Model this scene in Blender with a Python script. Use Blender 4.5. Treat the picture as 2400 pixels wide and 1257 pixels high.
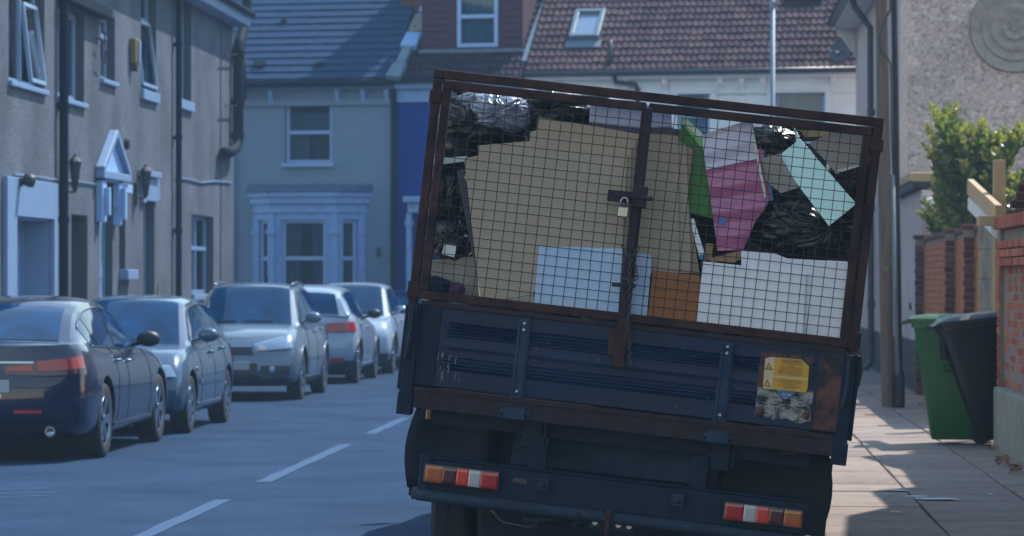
import bpy, bmesh, math, random
import numpy as np
from mathutils import Vector, Matrix

# ------------------------------------------------------------------ scene reset
for o in list(bpy.data.objects):
    bpy.data.objects.remove(o, do_unlink=True)
scene = bpy.context.scene
COL = scene.collection
R = math.radians
random.seed(11)
rnd = random.Random(5)

# ------------------------------------------------------------------ camera
# street frame: x to the right across the street, y along the street, z up
CAM_H, FPX = 1.58, 7500.0
YAW, PITCH = math.atan(459 / FPX), math.atan(31.5 / FPX)
cd = bpy.data.cameras.new('camera')
cam = bpy.data.objects.new('camera', cd)
COL.objects.link(cam)
cam.location = (0, 0, CAM_H)
cam.rotation_euler = (math.pi / 2 + PITCH, 0, YAW)
cd.sensor_width = 36
cd.lens = FPX / 2400 * 36
cd.clip_start, cd.clip_end = 0.1, 3000
cd.dof.use_dof = True
cd.dof.focus_distance = 15.1
cd.dof.aperture_fstop = 6.3
scene.camera = cam

# ------------------------------------------------------------------ sky, sun, exposure
EL = R(55)
SUN_H = Vector((0.65, 0.76, 0)).normalized()
TOSUN = Vector((SUN_H.x * math.cos(EL), SUN_H.y * math.cos(EL), math.sin(EL)))
world = bpy.data.worlds.new('World')
scene.world = world
world.use_nodes = True
wn = world.node_tree.nodes
bg = wn['Background']
sky = wn.new('ShaderNodeTexSky')
sky.sky_type = 'NISHITA'
sky.sun_disc = False
sky.sun_elevation = EL
sky.sun_rotation = math.atan2(SUN_H.x, SUN_H.y)
sky.air_density, sky.dust_density, sky.ozone_density = 1.9, 0.1, 0.2
world.node_tree.links.new(sky.outputs[0], bg.inputs[0])
bg.inputs[1].default_value = 0.14
sd = bpy.data.lights.new('sun', 'SUN')
sd.energy, sd.angle, sd.color = 3.9, R(0.53), (1.0, 0.95, 0.87)
sun = bpy.data.objects.new('sun', sd)
COL.objects.link(sun)
sun.rotation_euler = TOSUN.to_track_quat('Z', 'Y').to_euler()
sun.location = (20, 20, 40)
vs = scene.view_settings
vs.view_transform = 'Standard'
vs.look = 'None'
vs.exposure = 0.8
vs.gamma = 1.0
vs.use_curve_mapping = False
scene.render.engine = 'CYCLES'

# ------------------------------------------------------------------ surveying helpers
_F = Vector((-math.sin(YAW) * math.cos(PITCH), math.cos(YAW) * math.cos(PITCH), math.sin(PITCH)))
_Rt = Vector((math.cos(YAW), math.sin(YAW), 0))
_Up = _Rt.cross(_F)
C0 = Vector((0, 0, CAM_H))

def ray(px, py):
    return _F + _Rt * ((px - 1200) / FPX) + _Up * ((628.5 - py) / FPX)

def gnd(px, py, z=0.0):
    d = ray(px, py)
    return C0 + d * ((z - CAM_H) / d.z)

def at_x(px, py, x):
    d = ray(px, py)
    return C0 + d * (x / d.x)

def at_y(px, py, y):
    d = ray(px, py)
    return C0 + d * (y / d.y)

def at_plane(px, py, P, N):
    d = ray(px, py)
    return C0 + d * ((P - C0).dot(N) / d.dot(N))

# ------------------------------------------------------------------ materials
MATS = {}

def mat(name, col, rough=0.6, metal=0.0, var=0.12, scale=6.0, bump=0.0, bscale=80.0, coat=0.0,
        spec=0.5, col2=None, mix=(0.45, 0.62), mscale=4.0, mdetail=8.0, objrand=0.0, sheen=0, trans=0.0,
        stretch=None, bdist=0.01):
    if name in MATS:
        return MATS[name]
    m = bpy.data.materials.new(name)
    m.use_nodes = True
    nt = m.node_tree
    n, l = nt.nodes, nt.links
    b = n['Principled BSDF']
    b.inputs['Roughness'].default_value = rough
    b.inputs['Metallic'].default_value = metal
    b.inputs['Specular IOR Level'].default_value = spec
    b.inputs['Coat Weight'].default_value = coat
    b.inputs['Coat Roughness'].default_value = 0.03
    if trans:
        b.inputs['Transmission Weight'].default_value = trans
    tc = n.new('ShaderNodeTexCoord')
    src = tc.outputs['Object']
    if stretch:
        mp = n.new('ShaderNodeMapping')
        mp.inputs['Scale'].default_value = stretch
        l.new(src, mp.inputs[0])
        src = mp.outputs[0]
    nz = n.new('ShaderNodeTexNoise')
    nz.inputs['Scale'].default_value = scale
    nz.inputs['Detail'].default_value = 7
    nz.inputs['Roughness'].default_value = 0.65
    l.new(src, nz.inputs['Vector'])
    cr = n.new('ShaderNodeValToRGB')
    cr.color_ramp.elements[0].position = 0.3
    cr.color_ramp.elements[1].position = 0.7
    cr.color_ramp.elements[0].color = (*[max(0, c * (1 - var)) for c in col], 1)
    cr.color_ramp.elements[1].color = (*[min(1, c * (1 + var)) for c in col], 1)
    l.new(nz.outputs['Fac'], cr.inputs[0])
    out = cr.outputs[0]
    if col2 is not None:
        n2 = n.new('ShaderNodeTexNoise')
        n2.inputs['Scale'].default_value = mscale
        n2.inputs['Detail'].default_value = mdetail
        n2.inputs['Roughness'].default_value = 0.62
        l.new(src, n2.inputs['Vector'])
        r2 = n.new('ShaderNodeValToRGB')
        r2.color_ramp.elements[0].position, r2.color_ramp.elements[1].position = mix
        l.new(n2.outputs['Fac'], r2.inputs[0])
        mx = n.new('ShaderNodeMixRGB')
        l.new(r2.outputs[0], mx.inputs[0])
        l.new(out, mx.inputs[1])
        mx.inputs[2].default_value = (*col2, 1)
        out = mx.outputs[0]
        rr = n.new('ShaderNodeMapRange')
        rr.inputs[3].default_value = rough
        rr.inputs[4].default_value = min(1, rough + 0.25)
        l.new(r2.outputs[0], rr.inputs[0])
        l.new(rr.outputs[0], b.inputs['Roughness'])
    if objrand:
        oi = n.new('ShaderNodeObjectInfo')
        hs = n.new('ShaderNodeHueSaturation')
        mr = n.new('ShaderNodeMapRange')
        mr.inputs[3].default_value = 1 - objrand
        mr.inputs[4].default_value = 1 + objrand
        l.new(oi.outputs['Random'], mr.inputs[0])
        l.new(mr.outputs[0], hs.inputs['Value'])
        m2 = n.new('ShaderNodeMath')
        m2.operation = 'MULTIPLY_ADD'
        m2.inputs[1].default_value = 0.03
        m2.inputs[2].default_value = 0.485
        l.new(oi.outputs['Random'], m2.inputs[0])
        l.new(m2.outputs[0], hs.inputs['Hue'])
        l.new(out, hs.inputs['Color'])
        out = hs.outputs[0]
    l.new(out, b.inputs['Base Color'])
    if bump:
        nb = n.new('ShaderNodeTexNoise')
        nb.inputs['Scale'].default_value = bscale
        nb.inputs['Detail'].default_value = 5
        l.new(src, nb.inputs['Vector'])
        bp = n.new('ShaderNodeBump')
        bp.inputs['Strength'].default_value = bump
        bp.inputs['Distance'].default_value = bdist
        l.new(nb.outputs['Fac'], bp.inputs['Height'])
        l.new(bp.outputs[0], b.inputs['Normal'])
    MATS[name] = m
    return m

def speckle(name, col, dark, light, scale=26, bump=0.8, stain=0.25, rough=0.95, bdist=0.02):
    """pebbledash render: pebbles as voronoi cells of light and dark, large soft weather stains"""
    m = bpy.data.materials.new(name)
    m.use_nodes = True
    nt = m.node_tree
    n, l = nt.nodes, nt.links
    b = n['Principled BSDF']
    b.inputs['Roughness'].default_value = rough
    b.inputs['Specular IOR Level'].default_value = 0.25
    tc = n.new('ShaderNodeTexCoord')
    vo = n.new('ShaderNodeTexVoronoi')
    vo.inputs['Scale'].default_value = scale
    l.new(tc.outputs['Object'], vo.inputs['Vector'])
    sp = n.new('ShaderNodeSeparateColor')
    l.new(vo.outputs['Color'], sp.inputs[0])
    cr = n.new('ShaderNodeValToRGB')
    e = cr.color_ramp.elements
    e[0].position, e[0].color = 0.0, (*dark, 1)
    e[1].position, e[1].color = 1.0, (*light, 1)
    x = e.new(0.35); x.color = (*col, 1)
    x = e.new(0.7); x.color = (*col, 1)
    l.new(sp.outputs[0], cr.inputs[0])
    nz = n.new('ShaderNodeTexNoise')
    nz.inputs['Scale'].default_value = 0.9
    nz.inputs['Detail'].default_value = 8
    l.new(tc.outputs['Object'], nz.inputs['Vector'])
    mr = n.new('ShaderNodeMapRange')
    mr.inputs[1].default_value, mr.inputs[2].default_value = 0.35, 0.65
    mr.inputs[3].default_value, mr.inputs[4].default_value = 1 - stain, 1 + stain * 0.5
    l.new(nz.outputs['Fac'], mr.inputs[0])
    mx = n.new('ShaderNodeVectorMath')
    mx.operation = 'SCALE'
    l.new(cr.outputs[0], mx.inputs[0])
    l.new(mr.outputs[0], mx.inputs['Scale'])
    l.new(mx.outputs[0], b.inputs['Base Color'])
    bp = n.new('ShaderNodeBump')
    bp.inputs['Strength'].default_value = bump
    bp.inputs['Distance'].default_value = bdist
    l.new(vo.outputs['Distance'], bp.inputs['Height'])
    bp.invert = True
    l.new(bp.outputs[0], b.inputs['Normal'])
    MATS[name] = m
    return m

def glass(name, tint=(0.75, 0.8, 0.85), gloss=0.28, grough=0.03):
    m = bpy.data.materials.new(name)
    m.use_nodes = True
    nt = m.node_tree
    n, l = nt.nodes, nt.links
    n.remove(n['Principled BSDF'])
    t = n.new('ShaderNodeBsdfTransparent')
    t.inputs[0].default_value = (*tint, 1)
    g = n.new('ShaderNodeBsdfGlossy')
    g.inputs['Roughness'].default_value = grough
    fr = n.new('ShaderNodeFresnel')
    fr.inputs[0].default_value = 1.3
    ad = n.new('ShaderNodeMath')
    ad.operation = 'ADD'
    ad.use_clamp = True
    ad.inputs[1].default_value = gloss
    l.new(fr.outputs[0], ad.inputs[0])
    mx = n.new('ShaderNodeMixShader')
    l.new(ad.outputs[0], mx.inputs[0])
    l.new(t.outputs[0], mx.inputs[1])
    l.new(g.outputs[0], mx.inputs[2])
    l.new(mx.outputs[0], n['Material Output'].inputs[0])
    MATS[name] = m
    return m

# surface colours, with the blue veil over the left side mixed in
mat('asphalt', (0.0155, 0.041, 0.093), 0.93, var=0.42, scale=34, bump=0.7, bscale=120, col2=(0.011, 0.031, 0.074), mix=(0.40, 0.64), mscale=0.7, bdist=0.006, spec=0.12)
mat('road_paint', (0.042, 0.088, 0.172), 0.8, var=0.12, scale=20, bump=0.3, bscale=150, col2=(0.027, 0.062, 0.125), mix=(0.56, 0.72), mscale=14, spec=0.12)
mat('soil', (0.05, 0.058, 0.07), 0.95, var=0.3, scale=5, bump=0.6, bscale=30)
mat('slab', (0.25, 0.2, 0.178), 0.9, var=0.10, scale=9, bump=0.35, bscale=120, objrand=0.13, col2=(0.165, 0.135, 0.12), mix=(0.5, 0.75), mscale=3.0, bdist=0.004, spec=0.12)
mat('slab_joint', (0.09, 0.085, 0.08), 0.95, var=0.2)
mat('pave_far', (0.15, 0.135, 0.13), 0.9, var=0.12, scale=3)
mat('kerb', (0.17, 0.15, 0.14), 0.9, var=0.12, scale=8, bump=0.3)
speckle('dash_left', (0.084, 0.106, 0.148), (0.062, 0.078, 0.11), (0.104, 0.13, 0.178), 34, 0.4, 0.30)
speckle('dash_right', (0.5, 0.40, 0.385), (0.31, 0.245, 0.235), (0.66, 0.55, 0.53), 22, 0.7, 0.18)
speckle('dash_pink', (0.55, 0.45, 0.435), (0.42, 0.345, 0.335), (0.62, 0.52, 0.50), 55, 0.4, 0.14)
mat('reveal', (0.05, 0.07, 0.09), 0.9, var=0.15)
mat('trim_white', (0.145, 0.245, 0.43), 0.55, var=0.05, scale=3, bump=0.05)
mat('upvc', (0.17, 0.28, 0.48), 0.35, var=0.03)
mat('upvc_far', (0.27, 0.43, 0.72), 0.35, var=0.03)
mat('render_cream', (0.16, 0.247, 0.365), 0.9, var=0.07, scale=2.2, bump=0.2, bscale=90)
mat('render_white', (0.82, 0.86, 0.88), 0.85, var=0.06, scale=2.5, bump=0.15)
mat('stone_white', (0.21, 0.38, 0.68), 0.8, var=0.12, scale=7, bump=0.3, bscale=30, col2=(0.15, 0.27, 0.45), mix=(0.58, 0.7), mscale=8)
mat('deep_blue', (0.0002, 0.036, 0.25), 0.8, var=0.1, spec=0.05)
mat('slate', (0.0125, 0.041, 0.108), 0.8, var=0.16, scale=9, bump=0.3, bscale=40, col2=(0.014, 0.045, 0.112), mix=(0.5, 0.7), mscale=2.0, spec=0.12)
mat('clay_tile', (0.066, 0.041, 0.049), 0.85, var=0.22, scale=10, bump=0.3, objrand=0.38, col2=(0.04, 0.029, 0.042), mix=(0.5, 0.68), mscale=3, spec=0.12)
mat('clay_tile_dark', (0.026, 0.018, 0.032), 0.85, var=0.2, scale=10, bump=0.3, objrand=0.35, spec=0.12)
mat('tile_hung', (0.05, 0.014, 0.032), 0.85, var=0.2, scale=12, bump=0.2)
mat('lead', (0.1, 0.16, 0.22), 0.6, var=0.2, scale=6, bump=0.2)
mat('black_pipe', (0.0025, 0.010, 0.026), 0.7, var=0.1, spec=0.1)
mat('black_plastic', (0.016, 0.017, 0.02), 0.45, var=0.15)
mat('black_iron', (0.012, 0.016, 0.022), 0.5, var=0.15)
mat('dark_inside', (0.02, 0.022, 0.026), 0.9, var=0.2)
mat('curtain', (0.2, 0.28, 0.36), 0.9, var=0.12, scale=14, stretch=(6, 6, 0.3))
mat('curtain_pale', (0.5, 0.56, 0.62), 0.9, var=0.1, scale=14, stretch=(6, 6, 0.3))
mat('curtain_brown', (0.13, 0.14, 0.17), 0.9, var=0.15, scale=14, stretch=(6, 6, 0.3))
mat('door_dark', (0.022, 0.03, 0.04), 0.5, var=0.15)
mat('timber_pole', (0.125, 0.088, 0.066), 0.85, var=0.3, scale=12, bump=0.6, bscale=30, stretch=(6, 6, 0.35), col2=(0.065, 0.046, 0.036), mix=(0.5, 0.7), mscale=5)
mat('new_pine', (0.42, 0.29, 0.15), 0.7, var=0.15, scale=10, stretch=(8, 8, 0.8), bump=0.2)
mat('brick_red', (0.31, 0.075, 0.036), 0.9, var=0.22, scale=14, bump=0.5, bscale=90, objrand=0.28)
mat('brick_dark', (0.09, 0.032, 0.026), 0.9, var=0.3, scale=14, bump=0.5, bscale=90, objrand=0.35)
mat('mortar', (0.2, 0.165, 0.14), 0.95, var=0.15, scale=20, bump=0.4)
mat('concrete', (0.24, 0.235, 0.2), 0.9, var=0.16, scale=7, bump=0.5, bscale=40, col2=(0.12, 0.12, 0.1), mix=(0.48, 0.66), mscale=4, stretch=(3.5, 3.5, 0.6))
mat('plinth_black', (0.013, 0.015, 0.02), 0.7, var=0.15)
mat('bin_green', (0.005, 0.066, 0.009), 0.38, var=0.06, bump=0.12, bscale=200)
mat('bin_black', (0.007, 0.007, 0.009), 0.42, var=0.08, bump=0.12, bscale=200)
mat('bark', (0.09, 0.06, 0.04), 0.9, var=0.3)
mat('leaf', (0.085, 0.125, 0.02), 0.28, var=0.45, scale=2.5, spec=0.7)
mat('leaf_young', (0.27, 0.27, 0.04), 0.3, var=0.3, scale=2.5, spec=0.7)
for _k, _c in (('leaf', (0.16, 0.24, 0.025)), ('leaf_young', (0.36, 0.37, 0.045))):
    _nt = MATS[_k].node_tree
    _tr = _nt.nodes.new('ShaderNodeBsdfTranslucent')
    _tr.inputs[0].default_value = (*_c, 1)
    _mx = _nt.nodes.new('ShaderNodeMixShader')
    _mx.inputs[0].default_value = 0.4
    _nt.links.new(_nt.nodes['Principled BSDF'].outputs[0], _mx.inputs[1])
    _nt.links.new(_tr.outputs[0], _mx.inputs[2])
    _nt.links.new(_mx.outputs[0], _nt.nodes['Material Output'].inputs[0])
mat('galv', (0.16, 0.22, 0.27), 0.45, metal=0.5, var=0.12)
mat('conduit', (0.16, 0.19, 0.22), 0.5, var=0.1)
# truck, its dark paint tinted by the same blue veil
mat('truck_blue', (0.0024, 0.0125, 0.043), 0.42, var=0.25, scale=5, bump=0.12, bscale=60, col2=(0.008, 0.026, 0.066), mix=(0.48, 0.74), mscale=5, coat=0.0, spec=0.22, stretch=(.5, 1, 2.2))
mat('truck_black', (0.0035, 0.011, 0.029), 0.62, var=0.3, scale=8, bump=0.2, bscale=60, col2=(0.009, 0.022, 0.044), mix=(0.55, 0.8), mscale=6, spec=0.2)
mat('rust', (0.042, 0.0165, 0.0145), 0.75, var=0.35, scale=16, bump=0.4, bscale=120, col2=(0.02, 0.0115, 0.0135), mix=(0.45, 0.65), mscale=7, bdist=0.004, spec=0.25)
mat('rust_dark', (0.024, 0.016, 0.022), 0.8, var=0.35, scale=16, bump=0.5, bscale=120, col2=(0.06, 0.052, 0.058), mix=(0.62, 0.75), mscale=18, bdist=0.004, spec=0.25)
mat('rust_pitted', (0.085, 0.034, 0.026), 0.85, var=0.5, scale=12, bump=0.7, bscale=60, col2=(0.018, 0.019, 0.023), mix=(0.46, 0.56), mscale=9)
mat('flaked', (0.26, 0.265, 0.25), 0.7, var=0.3, scale=25, bump=0.5, bscale=60, col2=(0.025, 0.032, 0.045), mix=(0.46, 0.56), mscale=13)
mat('frame_grey', (0.015, 0.03, 0.052), 0.7, var=0.25, scale=6, bump=0.2, bscale=40, col2=(0.011, 0.021, 0.037), mix=(0.45, 0.7), mscale=4, spec=0.25)
mat('plate_grey', (0.018, 0.042, 0.08), 0.7, var=0.25, scale=5, bump=0.15, bscale=40, col2=(0.012, 0.028, 0.058), mix=(0.4, 0.7), mscale=3, spec=0.25)
mat('wire', (0.01, 0.006, 0.007), 0.7, var=0.2)
mat('steel', (0.3, 0.31, 0.32), 0.32, metal=0.9, var=0.15)
mat('chain_steel', (0.08, 0.075, 0.075), 0.4, metal=0.8, var=0.3)
mat('rubber', (0.004, 0.009, 0.016), 0.85, var=0.15, bump=0.2, bscale=90)
mat('lens_red', (0.3, 0.006, 0.007), 0.16, var=0.1, coat=0.5)
mat('lens_bright', (0.5, 0.03, 0.012), 0.16, var=0.1, coat=0.5)
mat('lens_dark', (0.05, 0.004, 0.006), 0.16, var=0.1, coat=0.5)
mat('lens_amber', (0.3, 0.07, 0.008), 0.18, var=0.1, coat=0.5)
mat('lens_clear', (0.36, 0.36, 0.38), 0.15, var=0.1, coat=0.5)
mat('sticker_yellow', (0.5, 0.27, 0.012), 0.5, var=0.08, scale=9)
mat('sticker_cream', (0.5, 0.41, 0.25), 0.55, var=0.08, scale=9)
mat('sticker_blue', (0.03, 0.11, 0.26), 0.5, var=0.06)
mat('ink', (0.03, 0.025, 0.02), 0.6, var=0.1)
mat('ink_white', (0.7, 0.72, 0.72), 0.6, var=0.05)
# load
mat('cardboard', (0.375, 0.318, 0.25), 0.85, var=0.05, scale=2.0, bump=0.08, bscale=60)
mat('cardboard_edge', (0.3, 0.24, 0.175), 0.9, var=0.1)
mat('board_white', (0.74, 0.79, 0.88), 0.5, var=0.05, scale=4, col2=(0.62, 0.64, 0.68), mix=(0.62, 0.8), mscale=6)
mat('board_bluewhite', (0.38, 0.54, 0.8), 0.5, var=0.04, scale=4, col2=(0.32, 0.45, 0.66), mix=(0.62, 0.8), mscale=6)
mat('board_brown', (0.25, 0.08, 0.008), 0.5, var=0.16, scale=9, stretch=(1, 1, 8))
mat('mint', (0.62, 0.92, 0.9), 0.55, var=0.04, scale=3)
mat('greige', (0.3, 0.285, 0.265), 0.75, var=0.1, scale=6)
mat('lilac', (0.58, 0.58, 0.78), 0.3, var=0.05, coat=0.2)
mat('pink', (0.42, 0.125, 0.275), 0.3, var=0.10, scale=5, coat=0.25)
mat('green_plastic', (0.006, 0.16, 0.012), 0.45, var=0.1)
mat('lime', (0.15, 0.5, 0.1), 0.4, var=0.06)
mat('pale_plastic', (0.52, 0.60, 0.62), 0.4, var=0.05)
mat('hot_pink', (0.55, 0.05, 0.20), 0.4, var=0.05)
mat('paper_blue', (0.36, 0.42, 0.6), 0.5, var=0.14, scale=18)
mat('purple', (0.03, 0.03, 0.09), 0.5, var=0.1)
mat('cloth_plum', (0.07, 0.02, 0.06), 0.9, var=0.3, scale=20, bump=0.6, bscale=20)
mat('wood_old', (0.30, 0.20, 0.11), 0.8, var=0.25, scale=9, stretch=(1, 6, 6), bump=0.2)
mat('blue_tape', (0.02, 0.16, 0.50), 0.4, var=0.05)
mat('silver_bag', (0.26, 0.32, 0.42), 0.22, var=0.35, scale=9, bump=0.7, bscale=22, metal=0.25)

from mathutils import noise as mnoise
def bag_material():
    m = bpy.data.materials.new('bin_bag')
    m.use_nodes = True
    nt = m.node_tree
    n, l = nt.nodes, nt.links
    b = n['Principled BSDF']
    b.inputs['Base Color'].default_value = (0.005, 0.005, 0.006, 1)
    b.inputs['Roughness'].default_value = 0.30
    b.inputs['Specular IOR Level'].default_value = 0.55
    tc = n.new('ShaderNodeTexCoord')
    n1 = n.new('ShaderNodeTexNoise')
    n1.inputs['Scale'].default_value = 6
    n1.inputs['Detail'].default_value = 4
    n1.inputs['Distortion'].default_value = 1.6
    l.new(tc.outputs['Object'], n1.inputs['Vector'])
    n2 = n.new('ShaderNodeTexVoronoi')
    n2.feature = 'DISTANCE_TO_EDGE'
    n2.inputs['Scale'].default_value = 9
    l.new(tc.outputs['Object'], n2.inputs['Vector'])
    ad = n.new('ShaderNodeMath')
    ad.operation = 'MULTIPLY_ADD'
    ad.inputs[1].default_value = 0.5
    l.new(n2.outputs['Distance'], ad.inputs[0])
    l.new(n1.outputs['Fac'], ad.inputs[2])
    bp = n.new('ShaderNodeBump')
    bp.inputs['Strength'].default_value = 0.25
    bp.inputs['Distance'].default_value = 0.02
    l.new(ad.outputs[0], bp.inputs['Height'])
    l.new(bp.outputs[0], b.inputs['Normal'])
    MATS['bin_bag'] = m
bag_material()
glass('pane', (0.62, 0.74, 0.82), 0.01)
# cars, paints shifted towards blue by the veil tint
def paint(name, col, metal=0.35, rough=0.32):
    return mat(name, col, rough, metal=metal * 0.5, var=0.03, scale=30, coat=0.85, spec=0.2)
paint('paint_navy', (0.0015, 0.01, 0.042), 0.3, 0.28)
paint('paint_paleblue', (0.034, 0.074, 0.142), 0.35)
paint('paint_silver', (0.09, 0.14, 0.21), 0.35)
paint('paint_pearl', (0.24, 0.33, 0.47), 0.15)
paint('paint_white', (0.29, 0.39, 0.54), 0.05)
paint('paint_blue', (0.006, 0.04, 0.17), 0.3)
mat('car_glass', (0.0005, 0.026, 0.085), 0.05, var=0.5, scale=2.5, spec=0.22)
mat('car_black', (0.002, 0.007, 0.018), 0.5, var=0.1)
mat('car_trim', (0.008, 0.022, 0.05), 0.45, var=0.1)
mat('alloy', (0.12, 0.2, 0.32), 0.3, metal=0.75, var=0.08)
mat('headlight', (0.2, 0.29, 0.42), 0.12, metal=0.3, var=0.2, scale=20, coat=0.8)
mat('chrome', (0.3, 0.36, 0.44), 0.12, metal=1.0, var=0.03)
mat('plate', (0.25, 0.31, 0.38), 0.5, var=0.03)

# ------------------------------------------------------------------ mesh building
ORG = {}

class MB:
    def __init__(s):
        s.v, s.f, s.m = [], [], []

    def add(s, vs_, fs_, mi=0):
        o = len(s.v)
        s.v += [Vector(p) for p in vs_]
        s.f += [[i + o for i in f] for f in fs_]
        s.m += [mi] * len(fs_)
        return s

    def obox(s, c, ax, ay, az, mi=0):
        c, ax, ay, az = Vector(c), Vector(ax), Vector(ay), Vector(az)
        p = [c + ax * i + ay * j + az * k for i in (-1, 1) for j in (-1, 1) for k in (-1, 1)]
        return s.add(p, [(0, 1, 3, 2), (4, 6, 7, 5), (0, 4, 5, 1), (2, 3, 7, 6), (0, 2, 6, 4), (1, 5, 7, 3)], mi)

    def box(s, x0, x1, y0, y1, z0, z1, mi=0):
        return s.obox(((x0 + x1) / 2, (y0 + y1) / 2, (z0 + z1) / 2), ((x1 - x0) / 2, 0, 0), (0, (y1 - y0) / 2, 0), (0, 0, (z1 - z0) / 2), mi)

    def prism(s, poly, vec, mi=0):
        poly = [Vector(p) for p in poly]
        vec = Vector(vec)
        n = len(poly)
        fs_ = [list(range(n)), list(range(2 * n - 1, n - 1, -1))]
        fs_ += [[i, i + n, (i + 1) % n + n, (i + 1) % n] for i in range(n)]
        return s.add(poly + [p + vec for p in poly], fs_, mi)

    def bar(s, a, b, w, h, up=(0, 0, 1), mi=0):
        """rectangular bar from a to b, w wide and h high"""
        a, b = Vector(a), Vector(b)
        d = (b - a)
        up = Vector(up)
        sd_ = d.cross(up).normalized()
        u2 = sd_.cross(d).normalized()
        return s.obox((a + b) / 2, d / 2, sd_ * w / 2, u2 * h / 2, mi)

    def tube(s, pts, r, n=8, mi=0, cap=True):
        pts = [Vector(p) for p in pts]
        rs = r if isinstance(r, (list, tuple)) else [r] * len(pts)
        t0 = (pts[1] - pts[0]).normalized()
        a = t0.orthogonal().normalized()
        vs_, fs_ = [], []
        for i, p in enumerate(pts):
            if i == 0: t = pts[1] - pts[0]
            elif i == len(pts) - 1: t = pts[-1] - pts[-2]
            else: t = (pts[i + 1] - pts[i]).normalized() + (pts[i] - pts[i - 1]).normalized()
            t.normalize()
            a = (a - t * a.dot(t)).normalized()
            b = t.cross(a)
            vs_ += [p + (a * math.cos(2 * math.pi * k / n) + b * math.sin(2 * math.pi * k / n)) * rs[i] for k in range(n)]
        for i in range(len(pts) - 1):
            for k in range(n):
                fs_.append([i * n + k, i * n + (k + 1) % n, (i + 1) * n + (k + 1) % n, (i + 1) * n + k])
        if cap:
            fs_.append(list(range(n)))
            fs_.append(list(range((len(pts) - 1) * n, len(pts) * n)))
        return s.add(vs_, fs_, mi)

    def lathe(s, prof, c, axis=(0, 0, 1), n=24, mi=0):
        """prof: list of (radius, height along axis)"""
        ax = Vector(axis).normalized()
        a = ax.orthogonal().normalized()
        b = ax.cross(a)
        c = Vector(c)
        vs_, fs_ = [], []
        for (r, h) in prof:
            vs_ += [c + ax * h + (a * math.cos(2 * math.pi * k / n) + b * math.sin(2 * math.pi * k / n)) * r for k in range(n)]
        for i in range(len(prof) - 1):
            for k in range(n):
                fs_.append([i * n + k, i * n + (k + 1) % n, (i + 1) * n + (k + 1) % n, (i + 1) * n + k])
        return s.add(vs_, fs_, mi)

    def grid(s, fn, nu, nv, mi=0, skirt=None):
        vs_ = [Vector(fn(i / nu, j / nv)) for i in range(nu + 1) for j in range(nv + 1)]
        W = nv + 1
        fs_ = [[i * W + j, (i + 1) * W + j, (i + 1) * W + j + 1, i * W + j + 1] for i in range(nu) for j in range(nv)]
        if skirt is not None:
            ring = [i * W for i in range(nu + 1)] + [nu * W + j for j in range(1, nv + 1)] + [i * W + nv for i in range(nu - 1, -1, -1)] + [j for j in range(nv - 1, 0, -1)]
            o = len(vs_)
            vs_ += [vs_[i] + Vector(skirt) for i in ring]
            k = len(ring)
            fs_ += [[ring[i], ring[(i + 1) % k], o + (i + 1) % k, o + i] for i in range(k)]
        return s.add(vs_, fs_, mi)

    def build(s, name, mats, parent=None, xf=None, smooth=False, bevel=0.0, recalc=True, origin=None, autosmooth=None):
        vs_ = [xf @ p for p in s.v] if xf is not None else s.v
        if parent is not None:
            org = ORG[parent.name]
        elif origin is not None:
            org = Vector(origin)
        else:
            a = np.array([tuple(p) for p in vs_])
            org = Vector(((a[:, 0].min() + a[:, 0].max()) / 2, (a[:, 1].min() + a[:, 1].max()) / 2, a[:, 2].min()))
        me = bpy.data.meshes.new(name)
        me.from_pydata([tuple(p - org) for p in vs_], [], s.f)
        if not isinstance(mats, (list, tuple)):
            mats = [mats]
        for m_ in mats:
            me.materials.append(MATS[m_])
        if len(mats) > 1:
            me.polygons.foreach_set('material_index', s.m)
        if recalc:
            bm = bmesh.new()
            bm.from_mesh(me)
            bmesh.ops.recalc_face_normals(bm, faces=bm.faces)
            bm.to_mesh(me)
            bm.free()
        if smooth:
            me.polygons.foreach_set('use_smooth', [True] * len(me.polygons))
            if autosmooth:
                me.set_sharp_from_angle(angle=R(autosmooth))
        me.update()
        o = bpy.data.objects.new(name, me)
        COL.objects.link(o)
        if parent is not None:
            o.parent = parent
            ORG[o.name] = org
        else:
            o.location = org
            ORG[o.name] = org
        if bevel:
            b = o.modifiers.new('bevel', 'BEVEL')
            b.width = bevel
            b.segments = 2
            b.limit_method = 'ANGLE'
            b.angle_limit = R(40)
        return o

def tag(o, label, cat=None, group=None, kind=None):
    if label: o['label'] = label
    if cat: o['category'] = cat
    if group: o['group'] = group
    if kind: o['kind'] = kind
    return o

def thing(name, loc, label, cat, group=None, local=False):
    o = bpy.data.objects.new(name, None)
    o.empty_display_size = 0.3
    COL.objects.link(o)
    o.location = loc
    ORG[o.name] = Vector((0, 0, 0)) if local else Vector(loc)
    return tag(o, label, cat, group)

def struct(o):
    o['kind'] = 'structure'
    return o

def copy_piece(src, parent, loc, rot=None):
    c = src.copy()
    COL.objects.link(c)
    c.parent = parent
    c.location = loc
    if rot is not None:
        c.rotation_euler = rot
    return c

def piece(me, name, parent, world_loc, rot=None):
    """a small shared-mesh piece (brick, slab, tile) as a child"""
    o = bpy.data.objects.new(name, me)
    COL.objects.link(o)
    o.parent = parent
    o.location = Vector(world_loc) - ORG[parent.name]
    if rot is not None:
        o.rotation_euler = rot
    return o

def box_mesh(name, sx, sy, sz, m, bev=0.004):
    bm = bmesh.new()
    bmesh.ops.create_cube(bm, size=1)
    for v in bm.verts:
        v.co = Vector((v.co.x * sx, v.co.y * sy, v.co.z * sz))
    if bev:
        bmesh.ops.bevel(bm, geom=bm.edges[:], offset=bev, segments=1, affect='EDGES')
    me = bpy.data.meshes.new(name)
    bm.to_mesh(me)
    bm.free()
    me.materials.append(MATS[m])
    return me

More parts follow.
